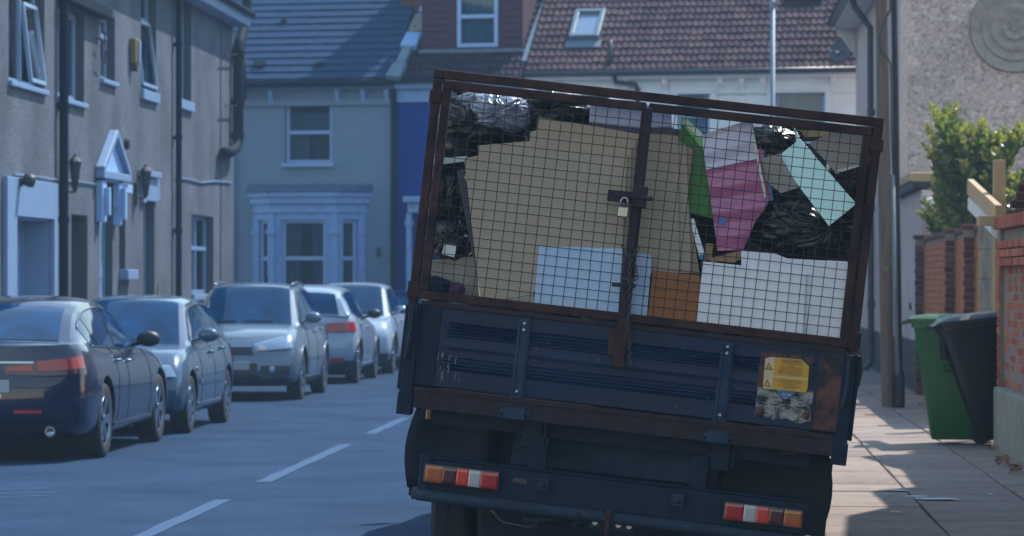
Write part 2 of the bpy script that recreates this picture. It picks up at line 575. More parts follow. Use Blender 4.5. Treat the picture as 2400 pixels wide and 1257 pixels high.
def pchip(xs, ys):
    xs, ys = np.array(xs, float), np.array(ys, float)
    h = np.diff(xs)
    d = np.diff(ys) / h
    m = np.zeros(len(xs))
    m[0], m[-1] = d[0], d[-1]
    for i in range(1, len(xs) - 1):
        if d[i - 1] * d[i] > 0:
            w1, w2 = 2 * h[i] + h[i - 1], h[i] + 2 * h[i - 1]
            m[i] = (w1 + w2) / (w1 / d[i - 1] + w2 / d[i])
    def f(x):
        x = min(max(x, xs[0]), xs[-1])
        i = min(max(int(np.searchsorted(xs, x)) - 1, 0), len(h) - 1)
        t = (x - xs[i]) / h[i]
        return float((2 * t**3 - 3 * t**2 + 1) * ys[i] + (t**3 - 2 * t**2 + t) * h[i] * m[i] + (-2 * t**3 + 3 * t**2) * ys[i + 1] + (t**3 - t**2) * h[i] * m[i + 1])
    return f

class Wall:
    """a wall plane: O origin, U along, N outward, z up"""
    def __init__(s, O, U, N):
        s.O, s.U, s.N, s.V = Vector(O), Vector(U).normalized(), Vector(N).normalized(), Vector((0, 0, 1))

    def P(s, u, v, n=0.0):
        return s.O + s.U * u + s.V * v + s.N * n

    def px(s, x, y, n=0.0):
        """survey a point of the photograph on this wall (n out from it)"""
        p = at_plane(x, y, s.O + s.N * n, s.N) - s.O
        return p.dot(s.U), p.z

    def sheet(s, mb, u0, u1, v0, v1, holes, depth, mi=0, mi_reveal=0, thick=0.3):
        us = sorted({u0, u1} | {h[0] for h in holes} | {h[1] for h in holes})
        vs_ = sorted({v0, v1} | {h[2] for h in holes} | {h[3] for h in holes})
        us = [u for u in us if u0 <= u <= u1]
        vs_ = [v for v in vs_ if v0 <= v <= v1]
        for i in range(len(us) - 1):
            for j in range(len(vs_) - 1):
                a, b, c, d = us[i], us[i + 1], vs_[j], vs_[j + 1]
                mu, mv = (a + b) / 2, (c + d) / 2
                if any(h[0] < mu < h[1] and h[2] < mv < h[3] for h in holes):
                    continue
                mb.add([s.P(a, c), s.P(b, c), s.P(b, d), s.P(a, d)], [(0, 1, 2, 3)], mi)
        for h in holes:
            dp = h[4] if len(h) > 4 else depth
            a, b, c, d = h[:4]
            q = [s.P(a, c), s.P(b, c), s.P(b, d), s.P(a, d)]
            r = [s.P(a, c, -dp), s.P(b, c, -dp), s.P(b, d, -dp), s.P(a, d, -dp)]
            mb.add(q + r, [(0, 1, 5, 4), (1, 2, 6, 5), (2, 3, 7, 6), (3, 0, 4, 7)], mi_reveal)

    def box(s, mb, u0, u1, v0, v1, n0, n1, mi=0):
        return mb.obox(s.P((u0 + u1) / 2, (v0 + v1) / 2, (n0 + n1) / 2), s.U * (u1 - u0) / 2, s.V * (v1 - v0) / 2, s.N * (n1 - n0) / 2, mi)

def window(w, parent, u0, u1, v0, v1, dep, fr='upvc', bars_v=(), bars_h=(), sill=True, curtain=None, fw=0.06, sub=True, sill_out=0.06, sill_over=0.05, label=None, sill_h=0.07):
    """a window in wall w: frame at depth dep, panes, sill, curtain, dark room behind"""
    mb = MB()
    t = 0.06
    w.box(mb, u0, u1, v0, v0 + fw, -dep - t, -dep)
    w.box(mb, u0, u1, v1 - fw, v1, -dep - t, -dep)
    w.box(mb, u0, u0 + fw, v0 + fw, v1 - fw, -dep - t, -dep)
    w.box(mb, u1 - fw, u1, v0 + fw, v1 - fw, -dep - t, -dep)
    xs = [u0 + fw] + sorted(bars_v) + [u1 - fw]
    ys = [v0 + fw] + sorted(bars_h) + [v1 - fw]
    for b in bars_v:
        w.box(mb, b - fw * .45, b + fw * .45, v0 + fw, v1 - fw, -dep - t + .004, -dep + .012)
    for b in bars_h:
        w.box(mb, u0 + fw, u1 - fw, b - fw * .5, b + fw * .5, -dep - t + .008, -dep + .02)
    f = mb.build('window', fr, parent, bevel=0.006)
    if label: f['label'] = label
    for i in range(len(xs) - 1):
        for j in range(len(ys) - 1):
            g = MB()
            w.box(g, xs[i], xs[i + 1], ys[j], ys[j + 1], -dep - .04, -dep - .034)
            g.build('pane', 'pane', f)
    if curtain:
        for (a, b, c, d, cm) in curtain:
            g = MB()
            n = max(6, int((u1 - u0) * (b - a) * 14))
            aa, bb = u0 + (u1 - u0) * a, u0 + (u1 - u0) * b
            cc, dd = v0 + (v1 - v0) * c, v0 + (v1 - v0) * d
            g.grid(lambda i, j: w.P(aa + (bb - aa) * i, cc + (dd - cc) * j, -dep - .14 + .02 * math.sin(i * n * 2.2)), n * 3, 1)
            g.build('curtain', cm, f, smooth=True)
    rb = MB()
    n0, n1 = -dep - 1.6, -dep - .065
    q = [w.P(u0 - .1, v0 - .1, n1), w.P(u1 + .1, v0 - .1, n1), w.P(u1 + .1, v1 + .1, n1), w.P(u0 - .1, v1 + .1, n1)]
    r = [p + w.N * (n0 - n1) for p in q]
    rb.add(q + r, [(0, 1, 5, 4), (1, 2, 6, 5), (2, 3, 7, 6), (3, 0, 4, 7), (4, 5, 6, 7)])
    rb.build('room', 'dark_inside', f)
    if sill:
        g = MB()
        w.box(g, u0 - sill_over, u1 + sill_over, v0 - sill_h, v0 - .002, -dep, sill_out)
        g.build('sill', 'trim_white' if fr == 'upvc' else fr, f, bevel=0.01)
    return f

# ================================================================== GROUND, ROAD, PAVEMENTS
KR, KL = 0.55, -7.35          # kerb lines
HR, HL = 2.8, -8.6            # house lines
def sheet(name, x0, x1, y0, y1, z, m):
    mb = MB()
    mb.box(x0, x1, y0, y1, z - 0.1, z)
    return struct(mb.build(name, m, origin=((x0 + x1) / 2, (y0 + y1) / 2, z)))
sheet('ground', -150, 150, -60, 200, -0.02, 'soil')
road = sheet('road', KL, KR, -30, 58.5, 0.0, 'asphalt')
sheet('cross_road', -120, 120, 58.5, 64.2, 0.0015, 'asphalt')
dash_l = []
for (xa, ya, xb, yb) in [(330, 1257, 510, 1172), (615, 1131, 785, 1042), (852, 1018, 925, 980)]:
    dash_l.append((gnd(xa, ya), gnd(xb, yb)))
LX = sum(a.x + b.x for a, b in dash_l) / 6
spans = [(a.y, b.y) for a, b in dash_l]
spans[0] = (spans[0][1] - (spans[1][1] - spans[1][0]), spans[0][1])
step = spans[1][0] - spans[0][0]
spans = [(spans[0][0] - step * k, spans[0][1] - step * k) for k in (3, 2, 1)] + spans + [(spans[2][0] + step * k, spans[2][1] + step * k) for k in (1, 2)]
for (y0, y1) in spans:
    if y1 > 57: continue
    mb = MB()
    n = 14
    L = [(LX - .0 + rnd.uniform(-.008, .008), y0 + (y1 - y0) * i / n) for i in range(n + 1)]
    Rr = [(LX + .12 + rnd.uniform(-.008, .008), y0 + (y1 - y0) * i / n) for i in range(n + 1)]
    for i in range(n):
        mb.add([(L[i][0], L[i][1], .004), (Rr[i][0], Rr[i][1], .004), (Rr[i + 1][0], Rr[i + 1][1], .004), (L[i + 1][0], L[i + 1][1], .004)], [(0, 1, 2, 3)])
    mb.build('lane_dash', 'road_paint', road)
# worn chalky marks on the road at the left edge of the picture
for (px_, py_, ln) in [(30, 1150, .5), (55, 1160, .45), (20, 1168, .5), (75, 1122, .12)]:
    p = gnd(px_, py_)
    mb = MB()
    mb.grid(lambda i, j: (p.x - ln / 2 + ln * i, p.y + (j - .5) * .05 * (1 + .5 * math.sin(9 * i)) + .22 * i, .004), 12, 1)
    mb.build('worn_mark', 'road_paint', road)
# drain cover and repaired patch in the tarmac
PZ = 0.10
pave_r = sheet('pavement', KR + .125, 60, -20, 58.5, PZ - 0.035, 'slab_joint')
pave_l = MB().box(HL - 25, KL - .125, -20, 58.0, -0.1, PZ).build('pavement', 'pave_far', origin=(KL - .8, 20, PZ))
struct(pave_l)
sheet('far_pavement', -120, 120, 64.2, 67.5, PZ, 'pave_far')
# kerb stones
kr_me = box_mesh('kerb_stone', 0.125, 0.905, 0.24, 'kerb', 0.012)
kerb_r = struct(MB().box(KR + .01, KR + .12, -20, 58, -.1, .05).build('kerb', 'slab_joint', origin=(KR, 20, 0)))
for i in range(48):
    piece(kr_me, 'kerb_stone', kerb_r, (KR + .0625, 14 + i * .915, PZ - .12 + rnd.uniform(-.002, .002)))
kerb_l = struct(MB().box(KL - .12, KL - .01, -20, 58, -.1, .05).build('kerb', 'slab_joint', origin=(KL, 20, 0)))
for i in range(46):
    piece(kr_me, 'kerb_stone', kerb_l, (KL - .0625, 16 + i * .915, PZ - .12))
# paving slabs
cols = [(KR + .13, 1.40), (1.41, 2.14), (2.15, 2.86)]
y = 13.0
k = 0
meshes = {}
while y < 46:
    d = [0.62, 0.80, 0.70, 0.90][k % 4]
    for ci, (a, b) in enumerate(cols):
        off = (0, 0.33, 0.12)[ci]
        key = (ci, d)
        if key not in meshes:
            meshes[key] = box_mesh('slab', b - a - .006, d - .011, 0.05, 'slab', 0.006)
        piece(meshes[key], 'slab', pave_r, ((a + b) / 2, y + d / 2 + off, PZ - .025 + rnd.uniform(-.004, .004)), (rnd.uniform(-.006, .006), rnd.uniform(-.004, .004), 0))
    y += d
    k += 1
mb = MB().box(KR + .13, 2.86, y + .35, 58.5, PZ - .05, PZ)
mb.build('far_slabs', 'pave_far', pave_r)
# bird-lime / spilt paint streaks on the slabs
mat('spilt', (0.5, 0.55, 0.6), 0.7, var=0.1)
for (px_, py_, w_, h_) in [(2150, 1166, .16, .04), (2190, 1172, .3, .045), (2105, 1152, .2, .03), (2098, 1203, .06, .02), (2228, 1174, .14, .02), (2322, 1161, .04, .02)]:
    p = gnd(px_, py_, PZ)
    pts = []
    for i in range(14):
        a = 2 * math.pi * i / 14
        q = 1 + rnd.uniform(-.45, .3)
        pts.append((p.x + math.cos(a) * w_ / 2 * q, p.y + math.sin(a) * h_ * 1.8 * q, PZ + .0095))
    MB().add(pts, [list(range(14))]).build('splash', 'spilt', pave_r)

# ================================================================== LEFT TERRACE
WL = Wall((HL, 0, 0), (0, 1, 0), (1, 0, 0))
EAVE_L = 6.42
def lu(x, y=400): return WL.px(x, y)[0]
def lv(x, y): return WL.px(x, y)[1]

def terrace(label, u0, u1, holes, end=False):
    t = thing('terraced_house', WL.P(u0, 0), label, 'house', 'pebbledashed houses along the left side')
    mb = MB()
    WL.sheet(mb, u0 + .002, u1 - .002, 0, EAVE_L, holes, 0.14, 0, 1)
    # back and party walls
    for (a, b) in ((u0 + .002, u1 - .002),):
        mb.add([WL.P(a, 0, -.001), WL.P(a, 0, -8), WL.P(a, EAVE_L, -8), WL.P(a, EAVE_L, -.001)], [(0, 1, 2, 3)])
        mb.add([WL.P(b, 0, -.001), WL.P(b, 0, -8), WL.P(b, EAVE_L, -8), WL.P(b, EAVE_L, -.001)], [(0, 1, 2, 3)])
        mb.add([WL.P(a, 0, -8), WL.P(b, 0, -8), WL.P(b, EAVE_L, -8), WL.P(a, EAVE_L, -8)], [(0, 1, 2, 3)])
        mb.prism([WL.P(a, EAVE_L, -.2), WL.P(a, EAVE_L, -8), WL.P(a, EAVE_L + 2.3, -4)], WL.U * .2)
        mb.prism([WL.P(b - .2, EAVE_L, -.2), WL.P(b - .2, EAVE_L, -8), WL.P(b - .2, EAVE_L + 2.3, -4)], WL.U * .2)
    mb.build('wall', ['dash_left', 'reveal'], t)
    rf = MB()
    for s in (1, -1):
        e = WL.P(0, 0, -4).x
        n0 = .25 if s > 0 else -8.25
        p = [WL.P(u0 + .002, EAVE_L + .03, n0), WL.P(u1 - .002, EAVE_L + .03, n0), WL.P(u1 - .002, EAVE_L + 2.5, -4), WL.P(u0 + .002, EAVE_L + 2.5, -4)]
        rf.prism(p, (0, 0, .08))
    rf.build('roof', 'slate', t)
    g = MB()
    WL.box(g, u0 + .002, u1 - .002, EAVE_L - .22, EAVE_L - .002, .01, .30)
    g.build('eaves_board', 'trim_white', t, bevel=.01)
    g = MB()
    g.tube([WL.P(u0 + .01, EAVE_L + .01, .36), WL.P(u1 - .01, EAVE_L + .01, .36)], .055, 8)
    g.build('gutter', 'black_pipe', t, smooth=True)
    return t

U0, U1, U2, U3 = lu(-190), lu(131), lu(402), lu(547)
def hole(xa, xb, yt, yb, xs=None, dep=None):
    """opening surveyed at its near jamb xa: top yt, bottom yb"""
    h = [lu(xa), lu(xb), lv(xa, yb), lv(xa, yt)]
    if dep: h.append(dep)
    return h
h1 = hole(20, 104, -120, 188)
h2 = hole(135, 197, 8, 226)
h3 = hole(236, 269, 28, 183)
h4 = hole(330, 366, -110, 208)
h5 = hole(415, 448, -60, 230)
g0 = hole(28, 116, 507, 900, dep=.42); g0[2] = PZ
g1 = hole(167, 205, 502, 900, dep=.30); g1[2] = PZ
g2 = hole(234, 264, 400, 900, dep=.16); g2[2] = PZ
g2b = hole(279, 294, 460, 632, dep=.2)
g3 = hole(335, 362, 470, 900, dep=.2); g3[2] = PZ
g6 = hole(449, 500, 502, 690)
far_l = hole(-150, -60, 100, 300)
tA = terrace('nearest pebbledashed house, white rendered doorway, teal blind upstairs', U0, U1, [h1, g0, far_l])
tB = terrace('middle pebbledashed house with white pediment over its door and yellow alarm box', U1, U2, [h2, h3, h4, g1, g2, g2b, g3])
tC = terrace('farthest pebbledashed house of the terrace, ending at the side road', U2, U3, [h5, g6])
mat('teal_blind', (0.04, 0.19, 0.27), 0.8, var=0.08, scale=20, stretch=(1, 1, 12))
window(WL, tA, *h1[:4], .12, bars_v=(h1[0] + (h1[1] - h1[0]) * .56,), curtain=[(.0, .52, 0, 1, 'teal_blind')], fw=.075)
window(WL, tA, *far_l[:4], .12, fw=.07)
window(WL, tB, *h2[:4], .12, bars_v=(h2[0] + (h2[1] - h2[0]) * .45,), curtain=[(0, 1, 0, 1, 'curtain')], fw=.09)
window(WL, tB, *h3[:4], .12, bars_h=(h3[2] + (h3[3] - h3[2]) * .68,), fw=.07, curtain=[(0, 1, 0, .6, 'curtain')])
window(WL, tB, *h4[:4], .13, bars_h=(h4[2] + 1.1,), fw=.07, sill_h=.16)
window(WL, tC, *h5[:4], .13, bars_h=(h5[2] + .95,), fw=.07, sill_h=.16, curtain=[(0, 1, 0, .9, 'curtain')])
window(WL, tC, *g6[:4], .13, bars_h=(g6[2] + (g6[3] - g6[2]) * .58,), bars_v=(g6[0] + (g6[1] - g6[0]) * .5,), fw=.07, sill_h=.1, curtain=[(0, 1, 0, .5, 'curtain')])
# the tilted open lights of two upper windows
for (tt, hh, m_) in ((tA, h1, .56), (tB, h4, 0.0)):
    ua = hh[0] + (hh[1] - hh[0]) * m_ + .05
    ub = hh[1] - .05
    va, vb = hh[2] + .08, hh[2] + 1.05
    s_ = MB()
    tilt = .11
    def Pn(u, f): return WL.P(u, va + (vb - va) * f, -.10 + tilt * (1 - f))
    for (a, b) in ((Pn(ua, 0), Pn(ub, 0)), (Pn(ua, 1), Pn(ub, 1)), (Pn(ua, 0), Pn(ua, 1)), (Pn(ub, 0), Pn(ub, 1))):
        s_.bar(a, b, .05, .05, up=(1, 0, .2))
    o = s_.build('open_light', 'upvc', tt)
    g = MB().add([Pn(ua, 0), Pn(ub, 0), Pn(ub, 1), Pn(ua, 1)], [(0, 1, 2, 3)])
    g.build('pane', 'pane', o)
# doors
def door(t, h, dep, m, frame='upvc', fw=.07, panels=True, label=None):
    d = MB()
    WL.box(d, h[0] + fw, h[1] - fw, h[2], h[3] - fw, -dep - .05, -dep)
    if panels:
        for (a, b) in ((.1, .42), (.5, .9)):
            WL.box(d, h[0] + fw + .12, h[1] - fw - .12, h[2] + (h[3] - h[2]) * a, h[2] + (h[3] - h[2]) * b, -dep, -dep + .015)
    o = d.build('door', m, t, bevel=.006)
    if label: o['label'] = label
    f = MB()
    WL.box(f, h[0], h[0] + fw, h[2], h[3], -dep - .06, -dep + .02)
    WL.box(f, h[1] - fw, h[1], h[2], h[3], -dep - .06, -dep + .02)
    WL.box(f, h[0] + fw, h[1] - fw, h[3] - fw, h[3], -dep - .06, -dep + .02)
    f.build('frame', frame, o)
    k_ = MB()
    k_.tube([WL.P(h[0] + fw + .1, h[2] + 1.05, -dep), WL.P(h[0] + fw + .1, h[2] + 1.05, -dep + .06)], .025, 8)
    k_.build('handle', 'chrome', o)
    return o
door(tA, g0, .36, 'trim_white', 'trim_white', fw=.1)
door(tB, g1, .26, 'door_dark', 'door_dark')
door(tB, g2, .13, 'trim_white')
door(tB, g3, .16, 'trim_white')
nb = MB(); WL.box(nb, g2b[0], g2b[1], g2b[2], g2b[3], -.22, -.17); nb.build('shutter', 'door_dark', tB)
# white rendered surround of the nearest doorway
sr = MB()
a0, a1, va = lu(5), lu(120), lv(5, 413)
WL.box(sr, a0, g0[0], PZ, va, .003, .07)
WL.box(sr, g0[1], a1 + .1, PZ, va, .003, .07)
WL.box(sr, g0[0], g0[1], g0[3], va, .003, .07)
sr.build('door_surround', 'trim_white', tA, bevel=.008)
sr = MB()
WL.box(sr, g0[1] - .025, g0[1] - .003, PZ, g0[3] - .003, -.34, .0)
WL.box(sr, g0[0] + .003, g0[1] - .026, g0[3] - .025, g0[3] - .003, -.34, .0)
sr.build('door_lining', 'trim_white', tA)
# pediment porch
pd = MB()
pa, pb = lu(226), lu(283)
vb = lv(224, 398)
vt = lv(255, 318)
mid = (pa + pb) / 2
# steep pediment: raking mouldings with a recessed panel between them
def ped_pt(u, v, n): return WL.P(u, v, n)
pd.prism([ped_pt(pa - .05, vb, .004), ped_pt(pb + .05, vb, .004), ped_pt(mid, vt, .004)], WL.N * .05)
pd.build('pediment', 'stone_white', tB, bevel=.01)
pd = MB()
for s in (-1, 1):
    e = pa - .1 if s < 0 else pb + .1
    pd.bar(ped_pt(e, vb, .075), ped_pt(mid, vt + .04, .075), .13, .10, up=(0, 0, 1))
WL.box(pd, pa - .12, pb + .12, vb - .12, vb - .01, .004, .14)
pd.build('pediment_moulding', 'trim_white', tB, bevel=.012)
pd = MB()
WL.box(pd, lu(224), g2[0], lv(224, 520), vb - .15, .004, .10)
WL.box(pd, g2[1], g2[1] + .22, lv(262, 528), vb - .15, .004, .10)
WL.box(pd, g2[0], g2[1], g2[3] - .0, vb - .15, .004, .09)
WL.box(pd, g2[1] + .22, lu(297), lv(280, 452), vb - .15, .004, .09)
for (u_, v0_, v1_) in ((lu(229), lv(229, 505), lv(229, 440)), (g2[1] + .11, lv(264, 515), lv(264, 440))):
    WL.box(pd, u_ - .06, u_ + .06, v0_, v1_, .1, .18)
pd.build('door_surround', 'stone_white', tB, bevel=.01)
# flat hood over the third door
pd = MB()
WL.box(pd, lu(322), lu(362), lv(322, 412), lv(322, 398), .004, .12)
pd.build('door_hood', 'trim_white', tB, bevel=.01)
pd = MB()
WL.box(pd, lu(328), g3[0], lv(328, 475), lv(322, 414), .004, .06)
WL.box(pd, g3[1], lu(366), lv(362, 470), lv(322, 414), .004, .06)
WL.box(pd, g3[0], g3[1], g3[3], lv(322, 414), .004, .06)
pd.build('door_surround', 'trim_white', tB, bevel=.006)
bx_ = MB(); WL.box(bx_, lu(279), lu(303), lv(279, 656), lv(279, 632), .004, .14)
bx_.build('meter_box', 'trim_white', tB, bevel=.01)
# lead canopy over the second upper window
cp = MB()
WL.box(cp, lu(133), lu(236), lv(133, 2), lv(133, 2) + .16, .004, .18)
cp.build('canopy', 'black_pipe', tB, bevel=.015)
# downpipes with collars
def downpipe(parent, x, ybot, n=.09, r=.05):
    u = lu(x)
    p = MB()
    p.tube([WL.P(u, EAVE_L - .05, n), WL.P(u, PZ + .02, n)], r, 12)
    for v in (.9, 2.4, 3.9, 5.4):
        p.lathe([(r + .014, -.04), (r + .014, .04)], WL.P(u, v, n), n=12)
        WL.box(p, u - .09, u + .09, v - .02, v + .02, .003, n - .02)
    return p.build('downpipe', 'black_pipe', parent, smooth=True, autosmooth=40)
downpipe(tB, 134, 690, r=.062)
downpipe(tC, 406, 690)
# overflow pipe, hooks, vents, cable
v_ = MB()
for (x, yy, w_, h_) in ((151, 490, .16, .26),):
    u, v = lu(x), lv(x, yy)
    for k in range(5):
        WL.box(v_, u - w_ / 2, u + w_ / 2, v - h_ / 2 + k * h_ / 5, v - h_ / 2 + (k + .6) * h_ / 5, .004, .05)
v_.build('air_vent', 'galv', tB)
v_ = MB()
u, v = lu(292), lv(292, 338)
v_.lathe([(0.0, .07), (.075, .07), (.09, .004)], WL.P(u, v, 0), axis=WL.N, n=14)
v_.build('round_vent', 'rust_dark', tB)
v_ = MB()
u, v = lu(222), lv(222, 118)
v_.tube([WL.P(u, v + .16, .004), WL.P(u, v + .16, .09), WL.P(u + .25, v + .10, .09), WL.P(u + .3, v + .28, .09)], .014, 6)
v_.tube([WL.P(u, v + .16, .09), WL.P(u, v - .12, .09), WL.P(u + .3, v - .16, .09), WL.P(u + .34, v + .02, .09)], .014, 6)
v_.build('iron_hook', 'black_iron', tB)
cb = MB()
pts = [WL.P(lu(x), lv(x, y_), .02) for (x, y_) in ((30, 408), (75, 412), (118, 420), (180, 425), (222, 432))]
cb.tube(pts, .012, 5)
cb.build('wall_cable', 'trim_white', tA)
cb = MB()
pts = [WL.P(lu(x), lv(x, y_), .02) for (x, y_) in ((410, 416), (440, 420), (470, 428), (500, 425), (540, 428))]
cb.tube(pts, .014, 5)
cb.build('wall_cable', 'trim_white', tC)
# faint joint where the end house was extended
g = MB(); WL.box(g, lu(516), lu(516) + .03, 0.1, EAVE_L - .25, .002, .02); g.build('render_joint', 'reveal', tC)
# end wall brackets
# burglar alarm box
def alarm():
    u, v = lu(306), lv(306, 122)
    t = thing('alarm_box', WL.P(u, v - .2), 'yellow and white burglar alarm box high on the pebbledash', 'alarm box')
    mat('alarm_yellow', (0.16, 0.13, 0.05), .5)
    MB().prism([WL.P(u - .10, v - .18, .003), WL.P(u + .16, v - .18, .003), WL.P(u + .2, v + .2, .003), WL.P(u - .14, v + .2, .003)], WL.N * .10).build('case', 'alarm_yellow', t, bevel=.02)
    MB().prism([WL.P(u + .02, v - .16, .1035), WL.P(u + .14, v - .16, .1035), WL.P(u + .17, v + .18, .1035), WL.P(u + .02, v + .18, .1035)], WL.N * .03).build('cover', 'trim_white', t, bevel=.015)
    MB().obox(WL.P(u + .02, v - .24, .06), WL.U * .06, WL.N * .04, Vector((0, 0, .05))).build('strobe', 'black_plastic', t, bevel=.01)
alarm()
# wall lanterns
mat('lantern_glass', (0.04, 0.06, 0.085), .15, var=.2)
def lantern(x, y_, label):
    u, v = lu(x), lv(x, y_)
    t = thing('wall_lantern', WL.P(u, v - .3), label, 'lantern', 'carriage lanterns on the terrace')
    p = MB()
    WL.box(p, u - .06, u + .06, v - .30, v + .05, .004, .035)
    p.tube([WL.P(u, v - .17, .035), WL.P(u, v - .19, .13), WL.P(u, v - .14, .16)], .014, 8)
    p.build('bracket', 'black_iron', t)
    c = WL.P(u, v, .16)
    q = MB()
    q.lathe([(.075, .20), (.088, .205), (.092, .222), (.045, .275), (.02, .29), (.02, .32), (.0, .335)], c, n=8)
    q.build('cap', 'black_iron', t)
    q = MB()
    q.lathe([(.0, -.2), (.02, -.17), (.03, -.15), (.045, -.13), (.045, -.11)], c, n=8)
    q.build('finial', 'black_iron', t)
    g = MB()
    g.lathe([(.03, -.11), (.072, .20)], c, n=8)
    ob = g.build('glass', 'lantern_glass', t)
    for k in range(8):
        a = 2 * math.pi * k / 8
        e = Vector((math.cos(a), math.sin(a), 0))
        r_ = MB(); r_.bar(c + e * .033 + Vector((0, 0, -.11)), c + e * .075 + Vector((0, 0, .2)), .011, .011, up=tuple(e))
        r_.build('glazing_bar', 'black_iron', ob)
lantern(148, 418, 'black carriage lantern beside the thick drainpipe')
lantern(317, 436, 'black carriage lantern in front of the white door hood, right of the pediment')
def floodlight():
    u, v = lu(33), lv(33, 428)
    t = thing('spot_lamp', WL.P(u, v), 'small black spot lamp on an arm above the white doorway', 'lamp')
    p = MB(); WL.box(p, u - .05, u + .05, v - .05, v + .05, .072, .10); p.tube([WL.P(u, v, .1), WL.P(u + .02, v + .02, .17)], .016, 8); p.build('arm', 'black_iron', t)
    q = MB(); q.lathe([(0, -.1), (.07, -.09), (.085, .0), (.07, .06), (0, .065)], WL.P(u + .02, v + .02, .2), axis=(1, .2, -.3), n=14); q.build('lamp_head', 'black_iron', t, smooth=True)
floodlight()
# big black soil pipe standing out at the terrace end
def soil_pipe():
    y_ = U3 + .12
    def Q(px_, py_): return at_x(px_, py_, HL + .12)
    t = thing('soil_pipe', Q(560, 345), 'thick black vent pipe with a swan neck at the terrace end', 'pipe')
    pts = [Q(580, -60), Q(578, 25), Q(574, 55), Q(563, 95), Q(559, 120), Q(558, 250), Q(558, 330)]
    p = MB(); p.tube(pts, .10, 14)
    for (a, b) in ((558, 128), (558, 240), (557, 318)):
        p.lathe([(.122, -.06), (.122, .06)], Q(a, b), n=14)
    p.build('pipe', 'black_pipe', t, smooth=True, autosmooth=50)
    e = MB(); e.tube([Q(558, 322), Q(557, 338), Q(551, 350), Q(540, 357), Q(524, 358)], .095, 14)
    e.build('elbow', 'black_pipe', t, smooth=True)
    for yy in (128, 248):
        b = MB(); b.bar(Q(560, yy), Q(528, yy), .02, .02); b.build('bracket', 'black_iron', t)
soil_pipe()

# ================================================================== FAR HOUSES ACROSS THE JUNCTION
PL = C0 + ray(575, 660) * 64.6
PR = C0 + ray(2000, 660) * 62.0
PL.z = PR.z = 0
_u = (PR - PL).normalized()
_n = Vector((_u.y, -_u.x, 0))
if _n.dot(C0 - PL) < 0: _n = -_n
WB = Wall(PL, _u, _n)
def bu(x, y=400, n=0): return WB.px(x, y, n)[0]
def bv(x, y, n=0): return WB.px(x, y, n)[1]
class Slope:
    """roof plane rising away from the eaves"""
    def __init__(s, w, v0, n0, pitch):
        s.w, s.v0, s.n0 = w, v0, n0
        s.S = (-w.N * math.cos(pitch) + w.V * math.sin(pitch))
        s.Nn = (w.N * math.sin(pitch) + w.V * math.cos(pitch))
    def P(s, u, d, h=0): return s.w.P(u, s.v0, s.n0) + s.S * d + s.Nn * h
    def px(s, x, y, h=0):
        P0 = s.P(0, 0, h)
        p = at_plane(x, y, P0, s.Nn) - P0
        return p.dot(s.w.U), p.dot(s.S)

def shell(t, w, u0, u1, eav, holes, m, reveal='reveal', depth=9.0, dep=.12, pitch=R(40)):
    mb = MB()
    w.sheet(mb, u0 + .002, u1 - .002, 0, eav, holes, dep, 0, 1)
    for a in (u0 + .002, u1 - .002):
        mb.add([w.P(a, 0), w.P(a, 0, -depth), w.P(a, eav, -depth), w.P(a, eav + depth / 2 * math.tan(pitch) * .97, -depth / 2), w.P(a, eav)], [(0, 1, 2, 3, 4)])
    mb.add([w.P(u0, 0, -depth), w.P(u1, 0, -depth), w.P(u1, eav, -depth), w.P(u0, eav, -depth)], [(0, 1, 2, 3)])
    mb.build('wall', [m, reveal], t)

def corbels(t, w, us, v, m, n=.2):
    for u in us:
        c = MB()
        c.prism([w.P(u - .05, v, .003), w.P(u - .05, v, n), w.P(u - .05, v - .09, n * .9), w.P(u - .05, v - .2, n * .45), w.P(u - .05, v - .3, n * .35), w.P(u - .05, v - .34, .003)], w.U * .1)
        c.build('corbel', m, t, bevel=.008)

# ---- house with the slate-grey roof and bay window
EA = bv(740, 200)
uA0, uA1 = bu(400), bu(927)
tHA = thing('end_terrace_house', WB.P(bu(740), 0), 'cream rendered house with grey banded roof and white bay window', 'house', 'houses across the junction')
hA = [bu(668), bu(779), bv(668, 384), bv(668, 238)]
ub0, ub1 = bu(596), bu(856)
shell(tHA, WB, uA0, uA1, EA, [hA, [ub0 + .05, ub1 - .05, .1, bv(700, 505)]], 'render_cream')
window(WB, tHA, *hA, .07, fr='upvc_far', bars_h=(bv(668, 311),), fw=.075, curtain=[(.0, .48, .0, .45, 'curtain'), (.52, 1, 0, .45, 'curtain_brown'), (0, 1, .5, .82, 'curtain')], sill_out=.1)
g = MB(); WB.box(g, bu(545), uA1 - .002, EA - .42, EA - .30, .003, .07); WB.box(g, bu(545), uA1 - .004, EA - .10, EA - .002, .003, .2)
g.build('cornice', 'render_cream', tHA, bevel=.01)
corbels(tHA, WB, [bu(x) for x in (560, 637, 793, 853, 909)], EA - .105, 'stone_white', .17)
g = MB(); g.tube([WB.P(uA0, EA + .02, .34), WB.P(uA1 - .01, EA + .02, .34)], .075, 10); g.build('gutter', 'black_pipe', tHA, smooth=True)
PIT = R(40)
SA = Slope(WB, EA + .06, .30, PIT)
